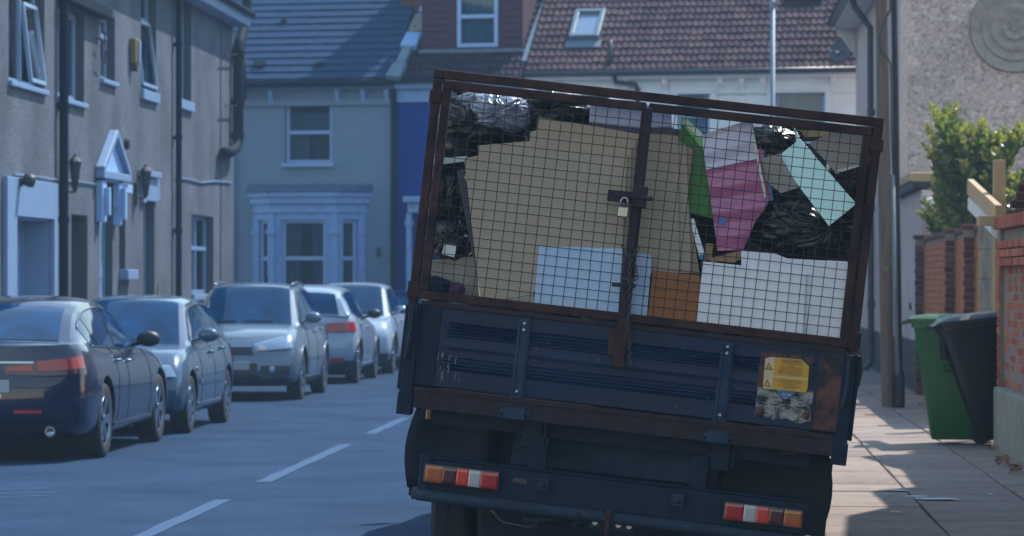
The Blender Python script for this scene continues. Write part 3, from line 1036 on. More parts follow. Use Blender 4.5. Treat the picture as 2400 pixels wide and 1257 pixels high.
# roof deck and one long course of interlocking tiles after another
ridge_d = 5.2
d_ = MB(); d_.prism([SA.P(uA0, 0, -.03), SA.P(uA1, 0, -.03), SA.P(uA1, ridge_d, -.03), SA.P(uA0, ridge_d, -.03)], SA.Nn * -.08)
bk = WB.P(uA0, EA, -9)
d_.add([SA.P(uA0, ridge_d, -.03), SA.P(uA1, ridge_d, -.03), WB.P(uA1, EA, -8.4), WB.P(uA0, EA, -8.4)], [(0, 1, 2, 3)])
rfA = d_.build('roof', 'slate', tHA)
gauge = .238
for k in range(int(ridge_d / gauge)):
    c = MB()
    d0, d1 = k * gauge, k * gauge + gauge + .03
    segs = 26
    us = [uA0 + (uA1 - uA0) * i / segs for i in range(segs + 1)]
    for i in range(segs):
        j0, j1 = rnd.uniform(-.004, .004), rnd.uniform(-.003, .003)
        a, b = us[i] + .002, us[i + 1] - .002
        p = [SA.P(a, d0 + j1, .012 + j0), SA.P(b, d0 + j1, .012 + j0), SA.P(b, d1, -.018), SA.P(a, d1, -.018)]
        c.prism([q + SA.Nn * .072 for q in p], SA.Nn * -.022)
    c.build('tile_course', 'slate', rfA)
# lost tiles and vents on the roof
for (x, yy, sx, sy) in ((610, 160, .25, .16), (750, 160, .18, .12), (667, 58, .12, .07)):
    u, d = SA.px(x, yy)
    b = MB(); b.obox(SA.P(u, d, .08), WB.U * sx / 2, SA.S * sy / 2, SA.Nn * .05); b.build('roof_vent', 'black_pipe', rfA, bevel=.01)
# little vent pipe through the eaves
u = bu(588)
p = MB(); p.tube([WB.P(u, EA - .3, .5), WB.P(u, EA + .55, .5)], .055, 10); p.build('vent_pipe', 'black_pipe', tHA, smooth=True)
# bay window
def bay():
    uf0, uf1 = bu(650, 560, .55), bu(772, 560, .55)
    v0, v1 = PZ, bv(700, 500, .3)
    pl = [(ub0, 0.004), (uf0 - .12, .55), (uf1 + .12, .55), (ub1, .004)]
    V = lambda i, v: WB.P(pl[i][0], v, pl[i][1])
    fo = MB()
    walls = []
    for i in range(3):
        A, B = V(i, 0), V(i + 1, 0)
        w = Wall(A, (B - A), Vector(((B - A).y, -(B - A).x, 0)))
        if w.N.dot(WB.N) < 0: w.N = -w.N
        walls.append((w, (B - A).length))
    for i, (w, L) in enumerate(walls):
        m_ = .20 if i == 1 else .17
        hv0, hv1 = 0.85, bv(700, 515, .55)
        h = [m_, L - m_, hv0, hv1]
        w.sheet(fo, 0, L, v0, v1, [h], .08, 0, 0)
    body = fo.build('bay_window', 'stone_white', tHA)
    for i, (w, L) in enumerate(walls):
        m_ = .20 if i == 1 else .17
        f = MB()
        hv0, hv1 = 0.85, bv(700, 515, .55)
        mid_ = bv(700, 606, .55)
        fw = .07
        for (a, b, c, d) in ((m_, L - m_, hv0, hv0 + fw), (m_, L - m_, hv1 - fw, hv1), (m_, m_ + fw, hv0 + fw, hv1 - fw), (L - m_ - fw, L - m_, hv0 + fw, hv1 - fw), (m_ + fw, L - m_ - fw, mid_ - .04, mid_ + .04)):
            w.box(f, a, b, c, d, -.13, -.07)
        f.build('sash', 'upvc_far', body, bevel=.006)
        for (c, d) in ((hv0 + fw, mid_ - .04), (mid_ + .04, hv1 - fw)):
            g_ = MB(); w.box(g_, m_ + fw, L - m_ - fw, c, d, -.11, -.104); g_.build('pane', 'pane', body)
        cu = MB()
        cu.grid(lambda a, b: w.P(m_ + (L - 2 * m_) * (.0 + .35 * a + .08 * b * b), hv0 + (hv1 - hv0) * b, -.2 + .02 * math.sin(a * 20)), 14, 4)
        cu.grid(lambda a, b: w.P(m_ + (L - 2 * m_) * (.68 + .32 * a - .06 * b * b), hv0 + (hv1 - hv0) * b, -.2 + .02 * math.sin(a * 20)), 14, 4)
        cu.build('curtain', 'curtain', body, smooth=True)
    pil = MB()
    for i in range(4):
        q = V(i, 0)
        d = .07
        pil.obox(WB.P(pl[i][0] + (.06 if i == 0 else -.06 if i == 3 else 0), (v0 + v1) / 2, pl[i][1] + .02), WB.U * d, WB.N * .06, Vector((0, 0, (v1 - v0) / 2 - .01)))
        c = WB.P(pl[i][0] + (.06 if i == 0 else -.06 if i == 3 else 0), bv(650, 545, .5), pl[i][1] + .03)
        pil.obox(c, WB.U * .1, WB.N * .075, Vector((0, 0, .05)))
    pil.build('pilaster', 'stone_white', body, bevel=.01)
    en = MB()
    def ring(o, va, vb_):
        q = [WB.P(pl[0][0] - o, va, .004), WB.P(pl[1][0] - o * .5, va, pl[1][1] + o), WB.P(pl[2][0] + o * .5, va, pl[2][1] + o), WB.P(pl[3][0] + o, va, .004)]
        en.prism(q, (0, 0, vb_ - va))
    t1, t2 = bv(700, 478, .55), bv(700, 462, .55)
    ring(.04, v1 + .002, t1); ring(.10, t1 + .002, t2); ring(.15, t2 + .002, t2 + .09)
    en.build('bay_cornice', 'stone_white', body, bevel=.01)
    rf = MB()
    zt = bv(700, 432, 0)
    q0 = [WB.P(pl[0][0] - .17, t2 + .1, .004), WB.P(pl[1][0] - .1, t2 + .1, pl[1][1] + .17), WB.P(pl[2][0] + .1, t2 + .1, pl[2][1] + .17), WB.P(pl[3][0] + .17, t2 + .1, .004)]
    q1 = [WB.P(pl[0][0] - .15, zt, .004), WB.P(pl[1][0] - .05, zt - .06, .25), WB.P(pl[2][0] + .05, zt - .06, .25), WB.P(pl[3][0] + .15, zt, .004)]
    rf.add(q0 + q1, [(0, 1, 5, 4), (1, 2, 6, 5), (2, 3, 7, 6), (4, 5, 6, 7), (0, 3, 2, 1), (0, 4, 7, 3)])
    rf.build('bay_roof', 'black_slate' if 'black_slate' in MATS else 'slate_blue', body)
mat('slate_blue', (0.06, 0.12, 0.23), .7, var=.2, scale=8)
bay()
g = MB(); g.tube([WB.P(bu(548), 4.4, .05), WB.P(bu(548), .3, .05)], .04, 8); g.build('waste_pipe', 'trim_white', tHA, smooth=True)
g = MB(); WB.box(g, bu(884), bu(893), bv(884, 602), bv(884, 580), .004, .05); g.build('bell_box', 'reveal', tHA)
g = MB(); g.tube([WB.P(bu(926), EA, .12), WB.P(bu(926), .2, .12)], .06, 10); g.build('downpipe', 'black_pipe', tHA, smooth=True)

# ---- deep blue house with a tile-hung dormer
EB = bv(1000, 192)
uB0, uB1 = bu(929), bu(1236)
tHB = thing('dormer_house', WB.P((uB0 + uB1) / 2, 0), 'deep blue painted house with plum tile-hung dormer above the cage', 'house', 'houses across the junction')
shell(tHB, WB, uB0, uB1, EB, [], 'deep_blue')
g = MB(); WB.box(g, uB0 + .004, uB1, bv(1000, 240), EB - .002, .003, .06); WB.box(g, uB0 + .004, uB1, EB - .14, EB - .004, .062, .2)
g.build('fascia', 'stone_white', tHB, bevel=.01)
g = MB(); g.tube([WB.P(uB0, EB + .02, .32), WB.P(uB1, EB + .02, .32)], .06, 10); g.build('gutter', 'black_pipe', tHB, smooth=True)
g = MB()
WB.box(g, bu(958), bu(1060), bv(958, 476), bv(958, 462), .004, .5); WB.box(g, bu(966), bu(1052), bv(958, 500), bv(958, 477), .004, .4)
g.build('porch_hood', 'stone_white', tHB, bevel=.015)
for x in (968, 1046):
    g = MB(); g.tube([WB.P(bu(x), PZ, .32), WB.P(bu(x), bv(958, 501), .32)], .06, 10); g.lathe([(.09, 0), (.09, .1)], WB.P(bu(x), bv(958, 530), .32), n=12); g.build('porch_column', 'stone_white', tHB, smooth=True, autosmooth=40)

# clay tiles: double-roll profile, each tile its own piece
def tile_mesh(name, w, g, m):
    n = 10
    vs_, fs_ = [], []
    def h(i):
        t = i / n
        return .012 + .034 * max(0, math.sin(2 * math.pi * 2 * t - .6)) ** .8
    for i in range(n + 1):
        x = -w / 2 + w * i / n
        vs_ += [(x, -.0, h(i) + .03), (x, g + .05, h(i) - .012)]
    for i in range(n):
        fs_.append((2 * i, 2 * i + 2, 2 * i + 3, 2 * i + 1))
    o = len(vs_)
    for i in range(n + 1):
        x = -w / 2 + w * i / n
        vs_.append((x, 0.004, -.02))
    for i in range(n):
        fs_.append((o + i, o + i + 1, 2 * i + 2, 2 * i))
    me = bpy.data.meshes.new(name)
    me.from_pydata(vs_, [], fs_)
    me.materials.append(MATS[m])
    return me

def tile_roof(t, u0, u1, S, rd, m, skip, eav, gauge=.245, w=.262, limit=300):
    d_ = MB()
    d_.prism([S.P(u0, 0, -.03), S.P(u1, 0, -.03), S.P(u1, rd, -.03), S.P(u0, rd, -.03)], S.Nn * -.08)
    d_.add([S.P(u0, rd, -.03), S.P(u1, rd, -.03), WB.P(u1, eav, -8.4), WB.P(u0, eav, -8.4)], [(0, 1, 2, 3)])
    rf = d_.build('roof', 'dark_inside', t)
    me = tile_mesh('roof_tile', w, gauge, m)
    rot = Matrix((WB.U, S.S, S.Nn)).transposed().to_euler()
    rest = MB()
    n = 0
    cols_ = int((u1 - u0) / w)
    w_ = (u1 - u0) / cols_
    for r in range(int(rd / gauge)):
        for c in range(cols_):
            u, d = u0 + (c + .5) * w_, r * gauge
            if skip(u, d): continue
            slip = rnd.uniform(-.05, -.02) if rnd.random() < .03 else 0
            loc = S.P(u + rnd.uniform(-.004, .004), d + rnd.uniform(-.012, .012) + slip, rnd.uniform(-.004, .006))
            if n < limit:
                o = piece(me, 'roof_tile', rf, loc, rot)
                n += 1
            else:
                M_ = Matrix.Translation(loc) @ rot.to_matrix().to_4x4()
                rest.add([M_ @ v.co for v in me.vertices], [list(p.vertices) for p in me.polygons])
    if rest.v:
        o = rest.build('roof_tiles', m, rf, recalc=False)
        o['kind'] = 'stuff'
    rt = MB()
    rt.tube([S.P(u0, rd, .0), S.P(u1, rd, .0)], .12, 10)
    rt.build('ridge', m, rf, smooth=True)
    return rf
SB = Slope(WB, EB + .06, .28, R(38))
SC_ = None
# dormer
du0, du1 = bu(1003, 60, -.9), bu(1236, 60, -.9)
_, dB = SB.px(1100, 122)
rfB = tile_roof(tHB, uB0, uB1, SB, 4.6, 'clay_tile_dark', lambda u, d: du0 + .1 < u < du1 - .1 and d > dB + .2, EB)
nB = (SB.P(0, dB).dot(WB.N) - WB.O.dot(WB.N))
vB = SB.P(0, dB).z
def dormer():
    h = [bu(1072, 60, nB), bu(1168, 60, nB), bv(1072, 112, nB), bv(1072, -55, nB)]
    WD = Wall(WB.P(0, 0, nB), WB.U, WB.N)
    mb = MB()
    top = bv(1072, -75, nB)
    WD.sheet(mb, du0, du1, vB - .05, top, [h], .08)
    for a in (du0, du1):
        mb.add([WD.P(a, vB - .05), WD.P(a, vB - .05, -2.6), WD.P(a, top, -2.6), WD.P(a, top)], [(0, 1, 2, 3)])
    mb.add([WD.P(du0, top), WD.P(du1, top), WD.P(du1, top, -2.6), WD.P(du0, top, -2.6)], [(0, 1, 2, 3)])
    d = mb.build('dormer', 'tile_hung', tHB)
    # tile-hung courses
    n = 12
    for k in range(n):
        va, vb_ = vB + (top - vB) * k / n, vB + (top - vB) * (k + 1) / n
        runs = [(du0 - .01, h[0] - .04), (h[1] + .04, du1 + .01)]
        if va > h[3] or vb_ < h[2]:
            runs = [(du0 - .01, du1 + .01)]
        for (a, b) in runs:
            c = MB()
            c.prism([WD.P(a, va, .03), WD.P(b, va, .03), WD.P(b, vb_, .004), WD.P(a, vb_, .004)], WD.N * -.012)
            c.build('hung_course', 'tile_hung', d)
    f = MB()
    fw = .08
    mid_ = bv(1072, 40, nB)
    for (a, b, c_, e) in ((h[0], h[1], h[2], h[2] + fw), (h[0], h[1], h[3] - fw, h[3]), (h[0], h[0] + fw, h[2] + fw, h[3] - fw), (h[1] - fw, h[1], h[2] + fw, h[3] - fw), (h[0] + fw, h[1] - fw, mid_ - .04, mid_ + .04)):
        WD.box(f, a, b, c_, e, -.04, .045)
    f.build('window_frame', 'upvc_far', d, bevel=.008)
    for (c_, e) in ((h[2] + fw, mid_ - .04), (mid_ + .04, h[3] - fw)):
        g_ = MB(); WD.box(g_, h[0] + fw, h[1] - fw, c_, e, -.02, -.012); g_.build('pane', 'pane', d)
    cu = MB(); cu.grid(lambda a, b: WD.P(h[0] + (h[1] - h[0]) * a, h[2] + (h[3] - h[2]) * b, -.12 + .02 * math.sin(a * 40)), 40, 1)
    cu.build('curtain', 'curtain', d, smooth=True)
    s_ = MB(); WD.box(s_, du0 - .04, du1 + .04, vB - .02, vB + .05, .032, .12); s_.build('apron_flashing', 'lead', d)
dormer()
# sloping lead flashings either side
def strip(parent, S, pts, wd, m, nm):
    mb = MB()
    q = [S.P(*S.px(x, y_), .05) for (x, y_) in pts]
    for i in range(len(q) - 1):
        mb.bar(q[i], q[i + 1], wd, .05, up=tuple(S.Nn))
    mb.build(nm, m, parent, bevel=.01)
strip(tHB, SB, [(1232, 150), (1246, 105), (1262, 60), (1284, 5), (1295, -40)], .16, 'lead', 'lead_flashing')
# ragged party-wall verge between the grey roof and the blue house
vg = thing('parapet_verge', SB.P(uB0, 0), 'pale ragged mortar and lead verge between grey and red roofs', 'verge')
for i, (xa, ya, xb, yb, wd, m_) in enumerate([(1006, 5, 995, 40, .22, 'stone_white'), (992, 45, 975, 85, .3, 'concrete'), (974, 88, 958, 120, .34, 'stone_white'), (957, 122, 940, 160, .2, 'lead'), (940, 160, 922, 192, .3, 'lead')]):
    S = SB if xa > 929 else SA
    a = S.P(*S.px(xa, ya), .08)
    b = S.P(*S.px(xb, yb), .08)
    mb = MB(); mb.bar(a, b, wd, .14, up=tuple(S.Nn)); mb.build('verge_piece', m_, vg, bevel=.03)
# chimney above the verge that throws the diagonal shadow
ch = thing('chimney_stack', SA.P(bu(950), 3.2, -.5), 'brick chimney stack above the join of grey and red roofs', 'chimney')
cc = SA.P(uA1 + .15, 2.75, 0)
MB().obox(cc + Vector((0, 0, 1.0)), WB.U * .42, WB.N * .3, Vector((0, 0, 1.7))).build('stack', 'brick_dark', ch, bevel=.02)
MB().obox(cc + Vector((0, 0, 2.6)), WB.U * .5, WB.N * .38, Vector((0, 0, .09))).build('corbel_course', 'brick_dark', ch, bevel=.02)
for s in (-.22, .22):
    q = MB(); q.lathe([(.13, 0), (.1, .3), (.12, .42), (.09, .42), (.08, 0)], cc + WB.U * s + Vector((0, 0, 2.69)), n=14); q.build('chimney_pot', 'clay_tile', ch, smooth=True)

# ---- white house with the long clay tile roof
uC0, uC1 = uB1, bu(2140)
EC = bv(1700, 172)
tHC = thing('tile_roof_house', WB.P(bu(1700), 0), 'white house with long red clay tile roof and skylight', 'house', 'houses across the junction')
wC1 = [bu(1817), bu(1934), bv(1817, 330), bv(1817, 214)]
wC2 = [bu(1588), bu(1664), bv(1588, 330), bv(1588, 216)]
wC3 = [bu(1330), bu(1430), bv(1330, 330), bv(1330, 215)]
shell(tHC, WB, uC0, uC1, EC, [wC1, wC2, wC3], 'render_white', pitch=R(38))
for h in (wC1, wC2, wC3):
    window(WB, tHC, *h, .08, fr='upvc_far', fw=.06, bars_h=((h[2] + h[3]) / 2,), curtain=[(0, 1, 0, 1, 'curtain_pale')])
    g = MB()
    for (a, b, c, d) in ((h[0] - .14, h[1] + .14, h[3], h[3] + .1), (h[0] - .14, h[0] - .004, h[2], h[3]), (h[1] + .004, h[1] + .14, h[2], h[3])):
        WB.box(g, a, b, c, d, .003, .06)
    g.build('window_surround', 'render_white', tHC, bevel=.01)
g = MB(); WB.box(g, uC0, uC1, EC - .10, EC - .002, .003, .24); WB.box(g, uC0, uC1, EC - .40, EC - .33, .003, .06)
g.build('cornice', 'render_white', tHC, bevel=.01)
corbels(tHC, WB, [bu(x) for x in (1470, 1560, 1690, 1740, 1790, 1955)], EC - .104, 'render_white', .2)
mat('gutter_black', (0.02, 0.025, 0.032), .4, var=.1)
g = MB(); g.tube([WB.P(uC0, EC + .02, .34), WB.P(uC1, EC + .02, .34)], .06, 10); g.build('gutter', 'gutter_black', tHC, smooth=True)
g = MB(); g.tube([WB.P(bu(1447), EC - .06, .3), WB.P(bu(1447), EC - .16, .2), WB.P(bu(1492), EC - .2, .2), WB.P(bu(1497), EC - .3, .12), WB.P(bu(1497), .2, .12)], .05, 10)
g.build('downpipe', 'gutter_black', tHC, smooth=True)
SC = Slope(WB, EC + .06, .30, R(38))
sk = [SC.px(1338, 100), SC.px(1405, 100), SC.px(1417, 38), SC.px(1352, 38)]
k0, k1 = min(p[0] for p in sk), max(p[0] for p in sk)
e0, e1 = min(p[1] for p in sk), max(p[1] for p in sk)
rfC = tile_roof(tHC, uC0, uC1, SC, 4.6, 'clay_tile', lambda u, d: k0 - .05 < u < k1 + .05 and e0 - .15 < d < e1 - .05, EC)
g = MB()
fr = .09
for (a, b, c, d) in ((k0, k1, e0, e0 + fr), (k0, k1, e1 - fr, e1), (k0, k0 + fr, e0 + fr, e1 - fr), (k1 - fr, k1, e0 + fr, e1 - fr)):
    g.obox(SC.P((a + b) / 2, (c + d) / 2, .10), WB.U * (b - a) / 2, SC.S * (d - c) / 2, SC.Nn * .08)
o = g.build('skylight', 'galv', rfC, bevel=.01)
g = MB(); g.obox(SC.P((k0 + k1) / 2, (e0 + e1) / 2, .10), WB.U * ((k1 - k0) / 2 - fr), SC.S * ((e1 - e0) / 2 - fr), SC.Nn * .01); g.build('skylight_pane', 'headlight', rfC)
g = MB(); g.obox(SC.P((k0 + k1) / 2, e0 - .13, .05), WB.U * ((k1 - k0) / 2 + .05), SC.S * .12, SC.Nn * .02); g.build('flashing', 'lead', rfC)
u, d = SC.px(1422, 182)
g = MB(); g.tube([SC.P(u, 0.12, -.1), SC.P(u, .12, -.1) + Vector((0, 0, .62))], .055, 10); g.build('vent_pipe', 'gutter_black', tHC, smooth=True)
u, d = SC.px(1885, 4)
g = MB(); g.obox(SC.P(u, d + .12, .08), WB.U * .38, SC.S * .2, SC.Nn * .06); g.build('roof_hatch', 'black_plastic', rfC, bevel=.02)

# steel column in front of the white house
LPy = 58.0
a, b = at_y(1811, 250, LPy), at_y(1811, 12, LPy)
lp = thing('steel_column', (a.x, LPy, 0), 'thin grey galvanised column rising behind the cage', 'lamp column')
g = MB(); g.tube([(a.x, LPy, 0), (a.x, LPy, 1.4), (a.x, LPy, 1.45), (b.x, LPy, b.z)], [.085, .085, .05, .045], 12); g.build('shaft', 'galv', lp, smooth=True)
g = MB(); g.lathe([(.06, -.05), (.06, .06), (.03, .1), (0, .1)], (b.x, LPy, b.z), n=12); g.build('cap', 'galv', lp)

# ================================================================== RIGHT SIDE
YG = at_x(2110, 300, HR).y            # gable corner
YE = at_x(2008, 500, HR).y            # far end of that house
YL = at_x(2160, 700, HR).y            # near corner of the low lean-to
EVR = 6.35
th = thing('pebbledash_house', (HR, YG, 0), 'pinkish pebbledashed house with blank gable and black plinth at right', 'house')
mb = MB()
mb.box(HR, HR + 9, YG, YG + .3, 0, EVR + .02)
mb.prism([(HR, YG, EVR + .02), (HR + 9, YG, EVR + .02), (HR + 4.5, YG, EVR + 3.6)], (0, .3, 0))
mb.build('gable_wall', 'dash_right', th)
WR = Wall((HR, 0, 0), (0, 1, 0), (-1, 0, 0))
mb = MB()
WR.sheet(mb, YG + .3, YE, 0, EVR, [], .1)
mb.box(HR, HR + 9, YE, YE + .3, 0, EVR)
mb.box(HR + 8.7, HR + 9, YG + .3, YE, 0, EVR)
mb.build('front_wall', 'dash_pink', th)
# bright corner strip of the gable
MB().box(HR - .012, HR + .10, YG - .012, YG + .1, .4, EVR).build('corner_bead', 'dash_pink', th, bevel=.01)
MB().box(HR - .03, HR - .001, YG - .001, YE, .05, .75).build('plinth', 'plinth_black', th)
rf = MB()
for s in (1, -1):
    e = HR - .45 if s > 0 else HR + 9.45
    rf.prism([(e, YG - .15, EVR + .05), (e, YE + .35, EVR + .05), (HR + 4.5, YE + .35, EVR + 3.85), (HR + 4.5, YG - .15, EVR + 3.85)], (0, 0, .1))
rfo = rf.build('roof', 'clay_tile_dark', th)
# tile edges along the far verge
me_t = box_mesh('verge_tile', .30, .34, .05, 'clay_tile_dark', .01)
for k in range(15):
    x = HR - .42 + k * .21
    piece(me_t, 'verge_tile', rfo, (x, YE + .30, EVR + .19 + (x - HR + .45) * 3.8 / 4.95), (0, -math.atan(3.8 / 4.95), 0))
for k in range(60):
    piece(me_t, 'eaves_tile', rfo, (HR - .42, YG - .0 + k * .23, EVR + .19), (0, -math.atan(3.8 / 4.95), 0))
g = MB()
g.prism([(HR - .42, YG, EVR + .04), (HR - .02, YG, EVR + .04), (HR - .02, YG, EVR - .45), (HR - .14, YG, EVR - .30), (HR - .3, YG, EVR - .06)], (0, .12, 0))
g.prism([(HR - .42, YE - .12, EVR + .04), (HR - .02, YE - .12, EVR + .04), (HR - .02, YE - .12, EVR - .55), (HR - .14, YE - .12, EVR - .38), (HR - .34, YE - .12, EVR - .10)], (0, .12, 0))
mat('paint_white_house', (0.62, 0.60, 0.58), .6, var=.05)
g.build('eaves_bracket', 'paint_white_house', th, bevel=.02)
g = MB(); g.box(HR - .42, HR - .005, YG + .13, YE - .13, EVR - .02, EVR + .04); g.build('soffit', 'paint_white_house', th)
g = MB(); g.tube([(HR - .47, YG, EVR + .07), (HR - .47, YE, EVR + .07)], .06, 10); g.build('gutter', 'gutter_black', th, smooth=True)
yd = at_x(2043, 500, HR - .08).y
g = MB(); g.tube([(HR - .42, yd, EVR), (HR - .36, yd, EVR - .2), (HR - .1, yd, EVR - .55), (HR - .09, yd, .5), (HR - .09, yd, .25), (HR - .2, yd - .12, .12)], .055, 12)
for v in (1.2, 2.8, 4.4):
    g.lathe([(.07, -.05), (.07, .05)], (HR - .09, yd, v), n=12)
g.build('downpipe', 'gutter_black', th, smooth=True, autosmooth=50)
# moulded rings on the gable render
pc = at_y(2378, 66, YG)
mat('ring_render', (0.25, 0.225, 0.21), .95, var=.18, scale=9, bump=.7, bscale=45, col2=(0.34, 0.29, 0.28), mix=(.45, .7), mscale=7)
med = MB()
prof = [(0.0, .05), (.05, .05), (.07, .02), (.12, .02), (.15, .04), (.17, .04), (.19, .015), (.25, .02), (.29, .045), (.33, .045), (.36, .015), (.44, .02), (.47, .04), (.49, .015), (.57, .03), (.60, .05), (.64, .05), (.66, .004)]
med.lathe(prof, (pc.x, YG - .001, pc.z), axis=(0, -1, 0), n=64)
for v in med.v:
    a = math.atan2(v.z - pc.z, v.x - pc.x)
    v.y += .006 * math.sin(7 * a + v.x * 9) - .004
med.build('ring_moulding', 'ring_render', th, smooth=True, autosmooth=45)
# satellite dish by the eaves
sdsh = thing('satellite_dish', at_y(1972, 118, YE + .2), 'dark satellite dish below the eaves at the far house corner', 'satellite dish')
c = at_y(1974, 118, YE + .1)
mat('dish_grey', (0.05, 0.055, 0.065), .5, var=.1)
ax = Vector((-.55, -.6, .35)).normalized()
g = MB(); g.lathe([(0, -.06), (.1, -.055), (.2, -.035), (.29, 0), (.3, .01), (.2, -.02), (.1, -.04), (0, -.045)], c, axis=ax, n=24); g.build('dish', 'dish_grey', sdsh, smooth=True)
g = MB(); g.tube([c - ax * .05, c + ax * .3 + Vector((0, 0, -.18))], .014, 6); g.tube([c + ax * .26 + Vector((0, 0, -.17)), c + ax * .36 + Vector((0, 0, -.17))], .035, 8); g.tube([c - ax * .06, Vector((HR, c.y, c.z - .05))], .022, 8); g.build('arm', 'galv', sdsh)
# low flat-roofed lean-to in front of the gable
tl = thing('lean_to', (HR, YL, 0), 'low pink rendered lean-to with black plinth against the gable', 'outbuilding')
LH = at_y(2140, 445, YL).z
MB().box(HR, HR + .34, YL, YG - .002, 0, LH).build('wall', 'dash_pink', tl)
MB().box(HR - .03, HR - .001, YL - .02, YG - .004, .05, .78).build('plinth', 'plinth_black', tl)
MB().box(HR - .10, HR + 1.6, YL + .1, YG - .004, LH + .01, LH + .12).build('flat_roof', 'plinth_black', tl, bevel=.02)
MB().box(HR - .12, HR + 1.5, YL + .6, YG - .004, LH + .125, LH + .25).build('roof_kerb', 'new_pine', tl, bevel=.02)
g = MB(); g.tube([(HR + .15, YL - .1, LH - .25), (HR + .15, YL - .1, LH - .5), (HR + .22, YL - .1, LH - .7)], .09, 12); g.lathe([(.14, -.12), (.16, .0), (.12, .1), (0, .13)], (HR + .15, YL - .12, LH - .22), n=14)
g.build('pipe_cowl', 'paint_white_house', tl, smooth=True)
# faint letter-plate and tap on the lean-to wall
g = MB(); yy = at_x(2136, 718, HR).y; g.lathe([(.0, .03), (.05, .03), (.06, .003)], (HR, yy, at_x(2136, 718, HR).z), axis=(-1, 0, 0), n=14); g.build('wall_tap', 'black_iron', tl)
g = MB(); p = at_x(2140, 848, HR); g.box(HR - .035, HR - .002, p.y - .08, p.y + .08, p.z - .07, p.z + .05); g.build('air_brick', 'reveal', tl)

# telegraph pole
pb_ = gnd(2081, 955, PZ)
ptop = at_y(2066, 0, pb_.y)
dirp = (ptop - pb_)
pt = thing('telegraph_pole', (pb_.x, pb_.y, PZ), 'brown wooden telegraph pole leaning slightly on the pavement', 'pole')
top = pb_ + dirp * 1.6
g = MB(); g.tube([pb_ + dirp * t for t in (0, .1, .5, 1, 1.6)], [.072, .078, .075, .07, .065], 16); g.build('shaft', 'timber_pole', pt, smooth=True, autosmooth=60)
s1 = Vector((.11, -.02, 0))
g = MB(); g.tube([pb_ + s1 + Vector((.02, 0, 0)), pb_ + s1 * .95 + dirp * .28, pb_ + s1 * .9 + dirp * .57], .026, 10); g.build('conduit', 'conduit', pt, smooth=True)
g = MB()
pts = [(2094, 410), (2090, 300), (2090, 210), (2088, 150), (2076, 130), (2064, 118), (2058, 90), (2075, 45), (2086, 25), (2088, -30), (2080, -120)]
g.tube([at_y(x, y_, pb_.y - .12) for (x, y_) in pts], .013, 6); g.build('cable', 'black_plastic', pt, smooth=True)
g = MB(); q = at_y(2078, 632, pb_.y - .1); g.box(q.x - .02, q.x + .02, q.y, q.y + .02, q.z - .025, q.z + .025)
g.build('tag', 'alarm_yellow', pt)
# iron stay post next to it
pk = gnd(2108, 955, PZ)
t2 = thing('stay_post', (pk.x, pk.y, PZ), 'dark narrow iron post close beside the telegraph pole', 'post')
tp_ = at_y(2096, 0, pk.y)
g = MB(); g.tube([pk, pk + (tp_ - pk) * .5, pk + (tp_ - pk) * 1.5], [.044, .04, .036], 10); g.build('shaft', 'rust_dark', t2, smooth=True)
g = MB(); g.lathe([(.05, .0), (.066, .02), (.066, .35), (.05, .42)], pk, n=12); g.build('sleeve', 'plinth_black', t2)

# brick work -----------------------------------------------------------
br_end = box_mesh('brick_end', .215, .1025, .065, 'brick_red', .005)
br_end_d = box_mesh('brick_end_dark', .215, .1025, .065, 'brick_dark', .005)
br_side = box_mesh('brick_side', .1025, .215, .065, 'brick_red', .005)
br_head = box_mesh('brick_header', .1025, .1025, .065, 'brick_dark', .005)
# panelled garden wall along the pavement, its piers turned end-on to the camera
YW0, YW1 = 33.3, YL - .05
zt = at_x(2230, 552, HR).z
bw = thing('garden_brick_wall', (HR + .1, (YW0 + YW1) / 2, PZ), 'weathered brick wall with dark projecting piers behind the bins', 'wall')
core = MB().box(HR + .03, HR + .24, YW0, YW1, PZ - .03, zt).build('core', 'mortar', bw)
nc = int((zt - PZ) / .075)
panel_ = MB()
for c in range(nc):
    z = PZ + .04 + c * .075
    yb = YW0 + .006 + (.1125 if c % 2 else 0)
    while yb < YW1 - .2:
        panel_.box(HR + .02 + rnd.uniform(-.003, .003), HR + .06, yb, yb + .215, z - .0325, z + .0325)
        yb += .225
o = panel_.build('panel_bricks', 'brick_red', bw, recalc=False)
o['kind'] = 'stuff'
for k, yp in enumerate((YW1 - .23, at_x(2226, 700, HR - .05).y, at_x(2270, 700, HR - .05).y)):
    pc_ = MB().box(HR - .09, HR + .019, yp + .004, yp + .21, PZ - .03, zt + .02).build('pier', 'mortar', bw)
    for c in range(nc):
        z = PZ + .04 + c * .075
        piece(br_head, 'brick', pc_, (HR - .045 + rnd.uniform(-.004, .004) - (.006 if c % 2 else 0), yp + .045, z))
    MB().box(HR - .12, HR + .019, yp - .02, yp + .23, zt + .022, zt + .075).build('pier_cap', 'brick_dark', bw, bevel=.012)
for k in range(37):
    pass
MB().box(HR - .0, HR + .27, YW0 - .01, YW1, zt + .002, zt + .06).build('coping', 'brick_dark', bw, bevel=.012)
# concrete gate post
YQ = 32.3
q0, q1 = at_y(2296, 600, YQ), at_y(2326, 600, YQ)
zt2 = at_y(2310, 505, YQ).z
gp = thing('gate_post', ((q0.x + q1.x) / 2, YQ, PZ), 'square blocky concrete gate post behind the black bin', 'post')
z = PZ
while z < zt2 - .1:
    hh = min(.30, zt2 - z)
    MB().box(q0.x + rnd.uniform(-.004, .004), q1.x + rnd.uniform(-.004, .004), YQ, YQ + (q1.x - q0.x), z + .004, z + hh).build('block', 'concrete', gp, bevel=.01)
    z += hh
MB().box(q0.x - .02, q1.x + .02, YQ - .03, YQ + .16, z + .002, z + .07).build('cap', 'concrete', gp, bevel=.015)
